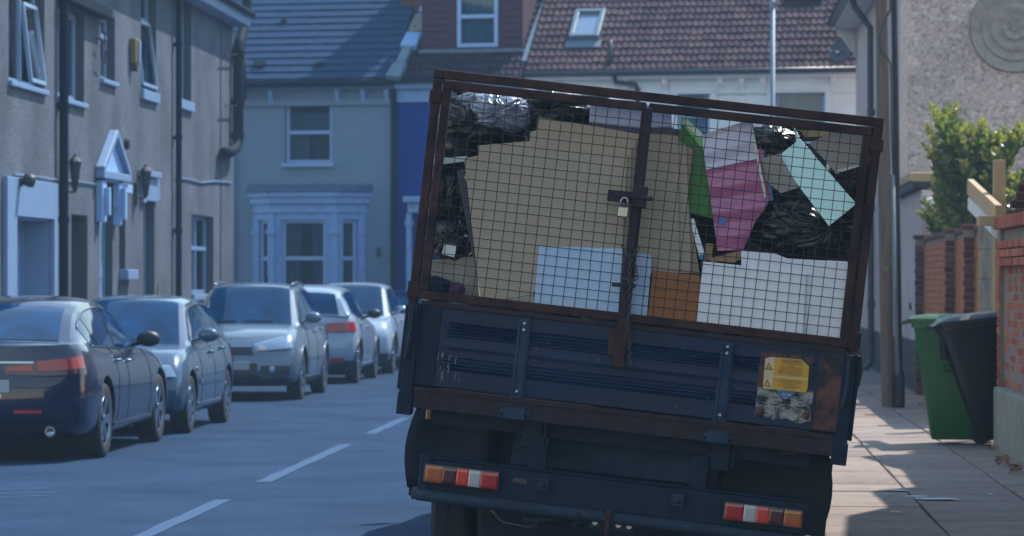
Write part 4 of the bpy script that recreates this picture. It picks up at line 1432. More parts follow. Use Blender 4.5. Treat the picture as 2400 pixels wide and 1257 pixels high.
# near brick boundary wall on a concrete plinth
YN = gnd(2336, 1052, PZ).y
XN = gnd(2336, 1052, PZ).x
zpl = at_y(2336, 905, YN).z
zco = at_y(2336, 538, YN).z
nw = thing('boundary_wall', (XN + .1, YN - 3, PZ), 'red brick boundary wall on a mossy concrete plinth at the right edge', 'wall')
pl = MB()
pl.box(XN - .03, XN + .30, YN - 8, YN, PZ - .02, zpl)
for v in pl.v: v.x += 0
plo = pl.build('plinth', 'concrete', nw, bevel=.03)
core = MB().box(XN + .045, XN + .20, YN - 8, YN - .24, zpl, zco - .01).build('core', 'mortar', nw)
pier = MB().box(XN + .012, XN + .21, YN - .23, YN - .012, zpl, zco - .01).build('pier_core', 'mortar', nw)
nc = int((zco - zpl - .07) / .075)
for c in range(nc):
    z = zpl + .04 + c * .075
    # pier: end faces and street faces
    if c % 2:
        piece(br_side, 'brick', pier, (XN + .052, YN - .1125, z)); piece(br_side, 'brick', pier, (XN + .165, YN - .1125, z))
    else:
        piece(br_end, 'brick', pier, (XN + .1075, YN - .052, z)); piece(br_end, 'brick', pier, (XN + .1075, YN - .165, z))
    if c >= nc - 3:
        xo = -.03
    else:
        xo = .045
    yb = YN - .24 - (.1125 if c % 2 else 0)
    n = 0
    while yb > YN - 3.3:
        piece(br_side, 'brick', core, (XN + .05 + xo + rnd.uniform(-.003, .003), yb - .1125, z))
        yb -= .225
co = nw
cp_me = box_mesh('coping_brick', .24, .068, .11, 'brick_red', .006)
for k in range(44):
    piece(cp_me, 'coping_brick', nw, (XN + .10, YN - .035 - k * .077, zco + .05))
# stepped dark brick pier top behind the coping
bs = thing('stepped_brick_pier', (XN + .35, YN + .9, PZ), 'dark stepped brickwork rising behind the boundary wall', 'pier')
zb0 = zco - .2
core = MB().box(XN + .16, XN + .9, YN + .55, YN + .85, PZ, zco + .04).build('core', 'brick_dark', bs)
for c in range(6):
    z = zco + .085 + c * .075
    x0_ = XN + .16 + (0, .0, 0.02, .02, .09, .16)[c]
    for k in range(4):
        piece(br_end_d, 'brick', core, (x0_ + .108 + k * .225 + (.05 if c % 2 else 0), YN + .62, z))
# pine post and rail
pn = thing('pine_post', at_y(2343, 470, YN + 1.6), 'short sawn pine post sticking up behind the brick wall', 'post')
a = at_y(2343, 375, YN + 1.6); w_ = .055
pn.location = (a.x, a.y, PZ); ORG[pn.name] = Vector((a.x, a.y, PZ))
MB().box(a.x - w_, a.x + w_, a.y, a.y + .1, PZ, a.z).build('post', 'new_pine', pn, bevel=.006)
ra, rb_ = at_y(2274, 438, YN + 2.6), at_y(2340, 500, YN + .75)
rl = MB(); rl.bar(ra, rb_, .06, .15); o = rl.build('pine_rail', 'new_pine', bevel=.005); tag(o, 'new pine board sloping down to the brick pier by the shrub', 'board')
ra2 = ra - Vector((0, 0, .16)); rb2 = rb_ - Vector((0, 0, .17))
rl = MB(); rl.bar(ra2, rb2, .05, .12); o = rl.build('white_rail', 'paint_white_house', bevel=.005); tag(o, 'white painted board below the sloping pine board', 'board')
q = at_y(2316, 516, YN + .7); rl = MB(); rl.box(q.x - .08, q.x + .1, q.y, q.y + .3, q.z - .05, q.z + .04); o = rl.build('pine_block', 'new_pine', bevel=.005); tag(o, 'small pine block resting on the concrete gate post', 'block')

# shrub -----------------------------------------------------------------
def shrub():
    yb = YL - 2.2
    base = at_y(2255, 700, yb); base.z = PZ
    t = thing('shrub', base, 'glossy green evergreen shrub in front of the pebbledash gable', 'shrub')
    rr = random.Random(3)
    shoots = []
    st = MB()
    P = lambda x, y_, d=0: at_y(x, y_, yb + d)
    tips = [(2185, 250), (2178, 300), (2196, 270), (2232, 245), (2222, 262), (2245, 300), (2210, 300), (2180, 350), (2200, 380), (2295, 290), (2310, 285), (2330, 310), (2350, 300), (2372, 320), (2390, 290), (2400, 300), (2420, 310), (2330, 350), (2365, 360), (2280, 340), (2260, 380), (2240, 400), (2300, 400), (2340, 420), (2380, 410), (2185, 430), (2170, 480), (2200, 470), (2230, 500), (2270, 480), (2310, 470), (2180, 510), (2210, 520), (2250, 530), (2290, 520), (2160, 500), (2440, 360), (2450, 420), (2420, 450), (2270, 300), (2215, 330), (2345, 330)]
    rootp = Vector((base.x + .15, yb, 1.2))
    lf = {0: MB(), 1: MB()}
    for (x, y_) in tips:
        for rep in range(3 if y_ > 290 else 2):
            d = rr.uniform(-.35, .55)
            tip = P(x + rr.uniform(-8, 8), y_ + rr.uniform(-4, 10), d)
            start = Vector((rootp.x + (tip.x - rootp.x) * .35 + rr.uniform(-.05, .05), yb + d * .5, max(1.2, tip.z - rr.uniform(.6, 1.0))))
            midp = (start + tip) / 2 + Vector((rr.uniform(-.05, .05), rr.uniform(-.05, .05), .05))
            st.tube([start, midp, tip], [.01, .007, .003], 5)
            for k in range(50):
                f = rr.uniform(.08, 1.03)
                p = start.lerp(midp, f * 2) if f < .5 else midp.lerp(tip, f * 2 - 1)
                a = rr.uniform(0, 6.28)
                dv = Vector((math.cos(a), math.sin(a), rr.uniform(.3, 1.3))).normalized()
                L = rr.uniform(.07, .15) * (1.0 if f < .85 else .75)
                wd = L * .27
                sd_ = dv.cross(Vector((rr.uniform(-1, 1), rr.uniform(-1, 1), rr.uniform(-1, 1)))).normalized()
                nn = dv.cross(sd_)
                q = [p, p + dv * L * .5 + sd_ * wd + nn * .006, p + dv * L, p + dv * L * .5 - sd_ * wd + nn * .006]
                lf[1 if f > .72 and rr.random() < .75 else 0].add([q[0], q[1], q[2], q[3], p + dv * L * .5 - nn * .004], [(0, 1, 4), (1, 2, 4), (2, 3, 4), (3, 0, 4)])
    for k in range(6):
        st.tube([Vector((base.x + rr.uniform(-.1, .1), yb + rr.uniform(-.1, .1), PZ)), Vector((base.x + rr.uniform(-.3, .4), yb + rr.uniform(-.2, .2), 1.5)), Vector((base.x + rr.uniform(-.4, .7), yb + rr.uniform(-.2, .3), 2.2))], [.03, .02, .008], 6)
    st.build('stems', 'bark', t)
    lf[0].build('crown', 'leaf', t, recalc=False)
    lf[1].build('young_leaves', 'leaf_young', t, recalc=False)
shrub()

# wheelie bins -----------------------------------------------------------
def bin_(px_, py_, label, m, yaw, s=1.0, lean=0, tap=0.0):
    b = gnd(px_, py_, PZ)
    t = thing('wheelie_bin', (0, 0, 0), label, 'wheelie bin', 'wheelie bins on the pavement', local=True)
    # body: tapered, rounded
    def sec(z, hx, hy, r, yo=0):
        pts = []
        for (cx, cy, a0) in ((hx - r, hy - r, 0), (-hx + r, hy - r, 90), (-hx + r, -hy + r, 180), (hx - r, -hy + r, 270)):
            for k in range(5):
                a = R(a0 + k * 22.5)
                pts.append(Vector((cx + math.cos(a) * r, cy + math.sin(a) * r + yo, z)))
        return pts
    lv_ = [sec(.03, .205, .235 - tap, .05, .05 + tap), sec(.06, .215, .25 - tap, .055, .05 + tap), sec(.5, .245, .285 - tap * .5, .06, .02 + tap * .5), sec(.90, .27, .325, .06, 0), sec(.955, .278, .335, .06, 0), sec(.96, .295, .355, .06, 0), sec(1.0, .295, .355, .06, 0)]
    mb = MB()
    n = 20
    for L in lv_: mb.v += L
    for i in range(len(lv_) - 1):
        for k in range(n):
            mb.f.append([i * n + k, i * n + (k + 1) % n, (i + 1) * n + (k + 1) % n, (i + 1) * n + k]); mb.m.append(0)
    mb.f.append(list(range(n))); mb.m.append(0)
    mb.f.append(list(range((len(lv_) - 1) * n, len(lv_) * n))); mb.m.append(0)
    # recessed grip panel ribs on the front
    mb.box(-.12, .12, -.33, -.318, .72, .86)
    mb.build('body', m, t, smooth=True, autosmooth=35)
    lid = MB()
    ls = [sec(1.003, .305, .37, .06, -.01), sec(1.035, .305, .37, .06, -.01), sec(1.06, .27, .33, .07, .0), sec(1.072, .2, .26, .07, .02)]
    for L in ls: lid.v += L
    for i in range(len(ls) - 1):
        for k in range(n):
            lid.f.append([i * n + k, i * n + (k + 1) % n, (i + 1) * n + (k + 1) % n, (i + 1) * n + k]); lid.m.append(0)
    lid.f.append(list(range(n))); lid.m.append(0)
    lid.f.append(list(range(3 * n, 4 * n))); lid.m.append(0)
    lid.prism([(-.3, -.37, 1.0), (-.3, -.43, .985), (-.3, -.43, 1.01), (-.3, -.37, 1.035)], (.6, 0, 0))
    lid.build('lid', m, t, smooth=True, autosmooth=35)
    for zz in (.62, .66):
        rb = MB(); rb.box(-.2, .2, -.318, -.300, zz, zz + .012); rb.build('moulded_rib', m, t, bevel=.003)
    h = MB(); h.tube([(-.26, .33, .97), (-.26, .43, .99), (.26, .43, .99), (.26, .33, .97)], .018, 8); h.build('handle', m, t, smooth=True)
    for sx in (-1, 1):
        w = MB(); w.lathe([(.0, -.025), (.07, -.025), (.1, -.02), (.1, .02), (.07, .025), (0, .025)], (sx * .235, .25, .10), axis=(1, 0, 0), n=20)
        w.build('wheel', 'rubber', t, smooth=True, autosmooth=40)
    a_ = MB(); a_.tube([(-.26, .25, .10), (.26, .25, .10)], .012, 8); a_.build('axle', 'galv', t)
    t.location = (b.x, b.y, PZ + .012 + abs(math.sin(lean)) * .16)
    t.rotation_euler = (lean, 0, yaw)
    t.scale = (s, s, s * 1.05)
    return t
bin_(2238, 1040, 'dark green wheelie bin, left of the pair on the pavement', 'bin_green', R(-100), 1.04)
bin_(2318, 1044, 'black wheelie bin beside the green one, against the brick wall', 'bin_black', R(-84), 1.04, lean=R(6), tap=.05)
# dead leaves and weeds along the wall foot
mat('dead_leaf', (0.20, 0.10, 0.04), .8, var=.4, scale=30)
dl = MB()
rr = random.Random(9)
for (px_, py_, n_) in ((2325, 1055, 40), (2170, 955, 35), (2350, 1090, 60), (2380, 1110, 50)):
    for k in range(n_):
        p = gnd(px_ + rr.uniform(-14, 14), py_ + rr.uniform(-5, 6), PZ)
        p.x = min(p.x, XN - .05) if py_ > 1000 else p.x
        a = rr.uniform(0, 6.28); L = rr.uniform(.02, .05)
        z = rr.uniform(.012, .06)
        dl.add([p + Vector((0, 0, z)), p + Vector((math.cos(a) * L, math.sin(a) * L, z + .02)), p + Vector((-math.sin(a) * L * .6, math.cos(a) * L * .6, z + .01))], [(0, 1, 2)])
o = dl.build('leaf_litter', 'dead_leaf', recalc=False); tag(o, 'brown dead leaves gathered along the foot of the wall', 'leaf litter', kind='stuff')

# unseen block added on the right, its stepped outline shaped for the pavement shade
nb_ = thing('shade_block', (5, 19, 0), 'unseen brick block added beyond the right edge to shade the pavement', 'house')
g = MB()
X0 = 3.06
prof = [(8, 0), (8, 5.3), (20.5, 5.2), (22.9, 4.9), (23.3, 4.25), (24.9, 4.3), (25.05, 3.55), (27, 3.5), (29.3, 4.0), (29.32, 0)]
g.prism([(X0, y_, z_) for (y_, z_) in prof], (6, 0, 0))
g.build('wall', 'brick_dark', nb_)
g = MB(); g.box(X0 + 1.5, X0 + 2.1, 20.2, 21.0, 5.0, 6.4); g.build('chimney', 'brick_dark', nb_)

# ================================================================== TIPPER TRUCK
TY = 15.0                                        # tail plane along the street
ROLL = R(6.5)
PIV = at_y(1480, 1000, TY)
BM = Matrix.Translation(PIV) @ Matrix.Rotation(ROLL, 4, 'Y')     # body: leans to the right
BMi = BM.inverted()
BC = -0.05                                       # body centre line in body x
tk = thing('tipper_truck', (PIV.x, TY + 2.5, 0), 'dark blue tipper truck with rusty mesh cage, leaning to the right', 'truck')

def tp(px_, py_, w=0.0):
    """photo point -> body coordinates on the plane w metres in from the tail"""
    n = (BM.to_3x3() @ Vector((0, 1, 0)))
    P = at_plane(px_, py_, BM @ Vector((0, w, 0)), n)
    return BMi @ P

def part(mb, name, m, parent=None, **k):
    return mb.build(name, m, parent or tk, xf=BM, **k)

UL, UR, VB, VT = -1.11, 1.008, 0.48, 1.565       # cage outline at the tail
DL = 4.45                                        # load bed length
# --- cage outer frame
g = MB()
r = .021
def bar(mb, a, b, w=.042, h=.042, up=(0, 1, 0)): mb.bar(a, b, w, h, up=up)
for u in (UL + r, UR - r):
    for w in (r, DL - r):
        bar(g, (u, w, VB - .05), (u, w, VT - .044))
    bar(g, (u, 0.0, VT - r), (u, DL, VT - r), up=(0, 0, 1))
    bar(g, (u, .043, VB + r), (u, DL - .043, VB + r), up=(0, 0, 1))
    bar(g, (u, DL * .5, VB + .045), (u, DL * .5, VT - .044))
bar(g, (UL + .043, r, VT - r), (UR - .043, r, VT - r))
bar(g, (UL + .043, DL - r, VT - r), (UR - .043, DL - r, VT - r))
part(g, 'cage_frame', 'rust', bevel=.005)
# bolts and gussets on the frame
for u in (UL + r, UR - r):
    for (za, zb) in ((VB, VB + .08), (VT - .16, VT - .10)):
        g = MB()
        g.box(u - .03, u + .03, -.012, .05, za, zb)
        part(g, 'hinge_block', 'rust', bevel=.006)
# --- mesh doors
MIDT, MIDB = tp(1514, 240).x, tp(1462, 790).x
MID = (MIDT + MIDB) / 2
def wires(mb, a, b, c, d, w, pitch=.0465, r=.0025, axis=0):
    """wire lattice a..b by c..d"""
    n = int((b - a) / (pitch * (1.16 if axis == 0 else 1)))
    for i in range(1, n + 1):
        u = a + (b - a) * i / (n + 1)
        z = lambda k: u + .003 * math.sin(k * 5 + i)
        if axis == 0: mb.tube([(z(0), w, c), (z(.5), w + .003, (c + d) / 2), (z(1), w, d)], r, 4, cap=False)
        else: mb.tube([(w, z(0), c), (w, z(1), d)], r, 4, cap=False)
    n = int((d - c) / pitch)
    for i in range(1, n + 1):
        v = c + (d - c) * i / (n + 1)
        if axis == 0: mb.tube([(a, w - .004, v), ((a + b) / 2, w - .003, v + .003 * math.sin(i * 3)), (b, w - .004, v)], r, 4, cap=False)
        else: mb.tube([(w - .004, a, v), (w - .004, b, v)], r, 4, cap=False)
v0, v1 = VB + .004, VT - .05
for (a, b, lab) in ((UL + .05, MID - .006, 'left mesh door of the cage'), (MID + .006, UR - .05, 'right mesh door of the cage')):
    d = MB()
    fw = .04
    d.box(a, b, -.012, .03, v0, v0 + fw)
    d.box(a, b, -.012, .03, v1 - fw, v1)
    fa, fb = (fw, .02) if a < -1 else (.02, fw)
    d.box(a, a + fa, -.010, .028, v0 + fw + .001, v1 - fw - .001)
    d.box(b - fb, b, -.010, .028, v0 + fw + .001, v1 - fw - .001)
    dd = part(d, 'cage_door', 'rust', bevel=.005)
    dd['label'] = lab
    m_ = MB()
    wires(m_, a + fa, b - fb, v0 + fw, v1 - fw, .012)
    part(m_, 'wire_mesh', 'wire', dd)
# side and front mesh
for u in (UL + r, UR - r):
    m_ = MB(); wires(m_, .05, DL - .05, VB + .05, VT - .05, u, pitch=.07, axis=1); part(m_, 'side_mesh', 'wire')
# --- central drop bar, hasp, bolt
g = MB()
ct, cb_ = Vector((MID + .01, -.04, VT - .075)), Vector((MID - .01, -.04, VB - .06))
g.bar(ct, cb_, .034, .03, up=(0, 1, 0))
part(g, 'lock_bar', 'rust_dark', bevel=.004)
q = tp(1500, 462)
g = MB()
g.box(q.x - .15, q.x - .035, -.07, -.012, q.z - .035, q.z + .018)
g.tube([(q.x - .12, -.075, q.z - .008), (q.x + .06, -.075, q.z - .004)], .011, 10)
g.box(q.x - .035, q.x + .035, -.078, -.052, q.z - .05, q.z + .05)
part(g, 'hasp', 'rust_dark', bevel=.004)
q2 = tp(1465, 670)
g = MB(); g.tube([(q2.x - .06, -.07, q2.z), (q2.x + .05, -.07, q2.z + .004)], .010, 8); part(g, 'cross_pin', 'rust_dark', smooth=True)
q3 = tp(1447, 800)
g = MB(); g.box(q3.x - .04, q3.x + .035, -.05, -.02, q3.z - .07, q3.z + .05); g.box(q3.x - .01, q3.x + .045, -.06, -.051, q3.z - .12, q3.z + .12); part(g, 'drop_bolt', 'rust', bevel=.004)
# --- load bed
g = MB(); g.box(UL + .02, UR - .02, .05, DL, .0, .05); part(g, 'bed_floor', 'frame_grey')
for (a, b, n_) in ((UL - .0, UL + .035, 'l'), (UR - .035, UR + .0, 'r')):
    g = MB(); g.box(a, b, .03, DL, .04, VB - .06)
    for k in range(4):
        g.box(a - .006, b + .006, .06, DL - .05, .12 + k * .08, .14 + k * .08)
    part(g, 'dropside', 'truck_blue', bevel=.004)
g = MB(); g.box(UL, UR, DL + .002, DL + .05, .0, VT + .05); part(g, 'headboard', 'truck_blue', bevel=.004)
# --- tailgate with pressed ribs
tb = Wall((0, 0, 0), (1, 0, 0), (0, -1, 0))
TA, TB_, T0, T1 = -1.045, .955, .082, .452
def tg(u, v):
    """pressed profile: two groups of shallow flutes between plain ends"""
    n = 0
    ends = min(max((u - (TA + .13)) / .015, 0), 1) * min(max(((TB_ - .13) - u) / .015, 0), 1)
    for c in (.355, .195):
        t_ = (v - c) / .032
        if abs(t_) < 1: n += .0085 * math.cos(t_ * math.pi * 2.0) ** 2
        t2_ = (v - c) / .04
    mid_ = (v - .277) / .012
    n += .004 * math.exp(-mid_ * mid_)
    dent = .006 * math.sin(u * 5 + 1) * math.sin(v * 9)
    return -.016 - n * ends + dent * .5
g = MB()
nu, nv = 90, 96
g.grid(lambda i, j: (TA + (TB_ - TA) * i, tg(TA + (TB_ - TA) * i, T0 + (T1 - T0) * j), T0 + (T1 - T0) * j), nu, nv, skirt=(0, .04, 0))
gate = part(g, 'tailgate', 'truck_blue', smooth=True, autosmooth=35)
g = MB(); g.box(TA, TB_, .003, .028, T0 + .002, T1 - .002); part(g, 'gate_back', 'truck_blue', gate)
g = MB(); g.box(TA, TB_, -.03, .0, T1 + .001, T1 + .024); part(g, 'top_rail', 'rust_dark', gate, bevel=.004)
for x in (-.550, .405):
    g = MB()
    g.prism([(x - .03, -.016, T1 - .005), (x + .03, -.016, T1 - .005), (x + .033, -.016, T0 - .06), (x - .033, -.016, T0 - .06)], (0, -.022, 0))
    g.box(x - .022, x - .016, -.046, -.038, T0 - .03, T1 - .02)
    g.box(x + .016, x + .022, -.046, -.038, T0 - .03, T1 - .02)
    g.box(x - .05, x + .05, -.06, -.0, T0 - .11, T0 - .055)
    g.tube([(x - .07, -.035, T0 - .08), (x + .07, -.035, T0 - .08)], .016, 10)
    part(g, 'hinge_strap', 'plate_grey', gate, bevel=.003)
    for zz in (T1 - .03, T1 - .06, T0 + .02):
        h = MB(); h.lathe([(.009, 0), (.009, .006), (.004, .009), (0, .009)], (x, -.038, zz), axis=(0, -1, 0), n=8); part(h, 'rivet', 'steel', gate)
# plain end plates of the tailgate with seams
g = MB(); g.box(TA - .002, TA + .10, -.024, -.010, T0 + .004, T1 - .004); part(g, 'end_plate', 'truck_black', gate, bevel=.003)
g = MB(); g.box(TB_ - .115, TB_ + .002, -.028, -.010, T0 + .004, T1 - .004); o = part(g, 'end_plate', 'rust_pitted', gate, bevel=.003)
o['label'] = 'badly rusted right end of the tailgate'
# scraped bare metal under the sign
g = MB()
p0 = [tp(x, y_, -.03) for (x, y_) in ((1775, 915), (1790, 905), (1850, 930), (1905, 915), (1903, 985), (1880, 982), (1868, 960), (1815, 955), (1800, 968), (1768, 962))]
g.add([(p.x, tg(p.x, p.z) - .0045, p.z) for p in p0], [list(range(len(p0)))])
bm_ = MB()
uu0, uu1, vv0, vv1 = tp(1772, 940).x, tp(1904, 940).x, tp(1840, 985).z, tp(1840, 905).z
bm_.grid(lambda i, j: (uu0 + (uu1 - uu0) * i, tg(uu0 + (uu1 - uu0) * i, vv0 + (vv1 - vv0) * j) - .003, vv0 + (vv1 - vv0) * j + .01 * math.sin(i * 14) * (1 - j)), 24, 24)
o = part(bm_, 'bare_patch', 'flaked', gate, smooth=True)
o['label'] = 'scraped patch of bare flaking metal'
for (x, y_, s) in ((1781, 967, .020), (1889, 974, .018)):
    p = tp(x, y_); g = MB(); g.lathe([(s, .0), (s, .014), (s * .6, .03), (0, .034)], (p.x, -.02, p.z), axis=(0, -1, 0), n=9)
    for v in g.v: v.x += rnd.uniform(-.004, .004); v.z += rnd.uniform(-.004, .004)
    part(g, 'rusted_nut', 'rust_pitted', gate)
# white scratches and splashes
sc = MB()
rr = random.Random(21)
for k in range(58):
    if k < 18: x, y_ = rr.uniform(1025, 1080), rr.uniform(830, 900)
    elif k < 28: x, y_ = rr.uniform(1240, 1480), rr.uniform(790, 870)
    else: x, y_ = rr.uniform(1560, 1960), rr.uniform(800, 990)
    p = tp(x, y_, -.03)
    if not (TA + .02 < p.x < TB_ - .02 and T0 + .02 < p.z < T1 - .02): continue
    w_, h_ = rr.uniform(.001, .003), rr.uniform(.004, .022) if k < 18 else rr.uniform(.002, .007)
    yy = tg(p.x, p.z) - .013
    sc.add([(p.x - w_, yy, p.z - h_), (p.x + w_ * .6, yy, p.z - h_ * .8), (p.x + w_, yy, p.z + h_), (p.x - w_ * .5, yy, p.z + h_ * .7)], [(0, 1, 2, 3)])
mat('paint_chip', (0.11, 0.14, 0.18), .6, var=.3)
part(sc, 'paint_chips', 'paint_chip', gate)['kind'] = 'stuff'
# --- rear beam and corner posts
g = MB(); g.box(TA - .01, TB_ + .01, -.04, .05, -.028, .072); g.box(TA - .01, TB_ + .01, -.046, -.0405, .050, .060)
part(g, 'rear_beam', 'rust_dark', bevel=.006)
for (x, s, lab) in ((-1.068, -1, 'left'), (.978, 1, 'right')):
    g = MB()
    g.box(x - .030, x + .028, -.05, .06, -.055, VB - .02)
    g.box(x - .036, x + .034, -.056, .066, -.065, .04)
    g.box(min(x + s * .032, x + s * .05), max(x + s * .032, x + s * .05), .0, .25, .05, VB - .03)
    cp_ = part(g, 'corner_post', 'truck_black', bevel=.005)
    h = MB(); h.tube([(x - .005, -.075, VB - .05), (x - .005, -.085, VB - .2), (x - .012, -.07, .2)], [.010, .012, .015], 8)
    h2 = MB(); h2.box(x - .024, x + .016, -.075, -.051, VB - .14, VB - .03); part(h2, 'latch_clip', 'truck_black', cp_, bevel=.004)
    h2 = MB(); h2.tube([(x, -.055, .0), (x, -.075, .0)], .018, 10); part(h2, 'pivot_bolt', 'truck_black', cp_)
    part(h, 'latch_lever', 'truck_black' if s < 0 else 'frame_grey', cp_, smooth=True, autosmooth=40)
# --- hazard sign
def sign():
    pl = [tp(x, y_, -.03) for (x, y_) in ((1783, 826), (1850, 829), (1906, 838), (1902, 922), (1890, 985), (1862, 915), (1840, 940), (1812, 912), (1778, 903))]
    pl = pl[:4] + [tp(1900, 915, -.03), tp(1862, 920, -.03), tp(1838, 942, -.03), tp(1815, 915, -.03), tp(1774, 906, -.03)]
    yy = -.034
    b = MB(); b.prism([(p.x, yy, p.z) for p in pl], (0, .004, 0))
    s = part(b, 'hazard_sign', 'rust_pitted')
    s['label'] = 'yellow hazard notice on a rusted backing plate'
    def lay(pts, nm, m, dy):
        q = MB(); q.prism([(p.x, yy - dy, p.z) for p in (tp(x, y_, -.035) for (x, y_) in pts)], (0, .0012, 0))
        return part(q, nm, m, s)
    lay([(1794, 840), (1808, 837), (1878, 843), (1896, 859), (1893, 911), (1888, 921), (1789, 910), (1788, 904)], 'sticker', 'sticker_cream', .0020)
    lay([(1816, 838.5), (1876, 843.5), (1895, 860), (1894, 887), (1812, 880)], 'yellow_panel', 'sticker_yellow', .0036)
    lay([(1811, 884), (1894, 890.5), (1892, 911), (1887, 920), (1808, 911)], 'yellow_panel', 'sticker_yellow', .0036)
    lay([(1819, 913.5), (1866, 920), (1848, 934), (1838, 937), (1826, 927)], 'blue_label', 'sticker_blue', .0036)
    c, si = math.cos(ROLL), math.sin(ROLL)
    def tri(cx, cy, r_):
        q = [(cx - r_ * 1.0, cy + r_ * .75), (cx + r_ * 1.0, cy + r_ * .95), (cx + r_ * .05, cy - r_ * .95)]
        lay(q, 'triangle', 'ink', .0034)
        q2 = [((x - cx) * .72 + cx, (y_ - cy - .25 * r_) * .72 + cy + .25 * r_) for (x, y_) in q]
        lay(q2, 'triangle_fill', 'sticker_yellow', .0046)
    tri(1801.5, 859, 9.2); tri(1797.5, 898.5, 9.2)
    def text(body, px_, py_, size, m='ink', align='CENTER', sx=1.0):
        cu = bpy.data.curves.new('lettering', 'FONT')
        cu.body = body
        cu.align_x = align
        cu.size = size
        cu.extrude = .0004
        ob = bpy.data.objects.new('tmp_text', cu)
        COL.objects.link(ob)
        me = bpy.data.meshes.new_from_object(ob.evaluated_get(bpy.context.evaluated_depsgraph_get()))
        bpy.data.objects.remove(ob, do_unlink=True)
        p = tp(px_, py_, -.036)
        tm = MB()
        tm.add([(p.x + v.co.x * sx, yy - .0052 - v.co.z, p.z + v.co.y) for v in me.vertices], [list(f.vertices) for f in me.polygons])
        part(tm, 'lettering', m, s, recalc=False)
    text('HAZARD', 1856, 850.5, .021, sx=1.12)
    for i, ln in enumerate(('Tailboard is heavily assisted. Ensure all', 'feet clear.', 'When lowering, the tailboard must rest', 'securely on the hydraulic platform.', 'Tailboard obstructions during unloading is', 'prohibited, preventing other road users the', 'amount of an operational to the road.')):
        text(ln, 1856 - i * .6, 854.5 + i * 4.1, .0068)
    for i, ln in enumerate(('A warning triangle or similar should be', 'positioned to be visible to the road to warn', 'of a stationary obstruction.', 'Refer to the Tipper Instruction Manual', 'for further information.')):
        text(ln, 1851 - i * .6, 893.0 + i * 4.1 + (1 if i > 2 else 0), .0068)
    text('!', 1801.5, 864.0, .014)
    text('Shut Tailg', 1843, 926.2, .0105, 'ink_white')
    text('securely', 1841, 932.5, .0062, 'ink_white')
    return s
sign()
# --- under the bed
for x in (-.42, .34):
    g = MB(); g.box(x - .035, x + .035, .1, 6.9, -.26, -.10); part(g, 'chassis_rail', 'truck_black', bevel=.005)
g = MB(); g.box(BC - .9, BC + .9, .12, .18, -.10, -.032); part(g, 'cross_member', 'truck_black')
g = MB(); g.box(BC - .9, BC + .9, 1.2, 1.3, -.1, -.005); g.box(BC - .9, BC + .9, 2.4, 2.5, -.1, -.005); part(g, 'cross_member', 'truck_black')
a = [tp(1212, 1003, .32), tp(1690, 1040, .32), tp(1680, 1142, .32), tp(1195, 1086, .32)]
g = MB(); g.prism([(p.x, .32, p.z) for p in a], (0, .03, 0)); part(g, 'underframe_plate', 'plate_grey', bevel=.004)
g = MB(); g.box(BC - .58, BC + .98, .60, .62, -.62, -.04); part(g, 'gap_filler', 'truck_black')  # dark sheet added to hide the sunlit road beneath the bed
for x in (-.46, .43):
    g = MB(); g.box(x - .045, x + .045, .06, .32, -.16, -.03); g.tube([(x - .06, .10, -.09), (x + .06, .10, -.09)], .028, 12); g.box(x + .05, x + .07, .05, .12, -.14, .0)
    part(g, 'hinge_bracket', 'truck_black', bevel=.006)
q = tp(1850, 1052); g = MB()
g.tube([(q.x - .06, .02, q.z), (q.x - .03, .0, q.z - .02), (q.x + .02, .0, q.z - .015), (q.x + .07, .02, q.z)], .012, 8); g.box(q.x - .03, q.x + .035, .01, .05, q.z - .03, q.z + .03); part(g, 'tailgate_hook', 'rust_dark')
# mudguards: bent sheet over the wheels
for s in (-1, 1):
    uo = BC + s * 1.0
    ui = BC + s * .60
    g = MB()
    def mg(i, j):
        a = R(-35) + R(250) * i
        if i < .28: pass
        rad = .44
        return (uo + (ui - uo) * j, .95 - rad * math.cos(R(8) + R(164) * i), -.55 + rad * 1.12 * math.sin(R(8) + R(164) * i))
    g.grid(mg, 20, 3, skirt=None)
    # closing rear sheet, curved outward to the corner
    g.grid(lambda i, j: (uo + (ui - uo) * i + s * .035 * math.sin(j * 3.1), .44 + .04 * math.sin(i * 3.1), -.05 - .39 * j), 8, 6)
    o = part(g, 'mudguard', 'truck_black', smooth=True)
    md = o.modifiers.new('solid', 'SOLIDIFY'); md.thickness = .008
    g = MB(); g.box(min(uo, ui) + .02, max(uo, ui) - .02, .40, .432, -.10, -.055); part(g, 'mudguard_bracket', 'frame_grey')
    if s > 0:
        g = MB(); g.box(tp(1694, 1100, .36).x, BC + 1.02, .37, .382, -.60, -.06); part(g, 'mud_flap', 'rubber', bevel=.004)
q = tp(993, 970); g = MB(); g.box(q.x - .012, q.x + .012, .28, .31, q.z - .04, q.z + .04); part(g, 'side_reflector', 'lens_amber', bevel=.004)
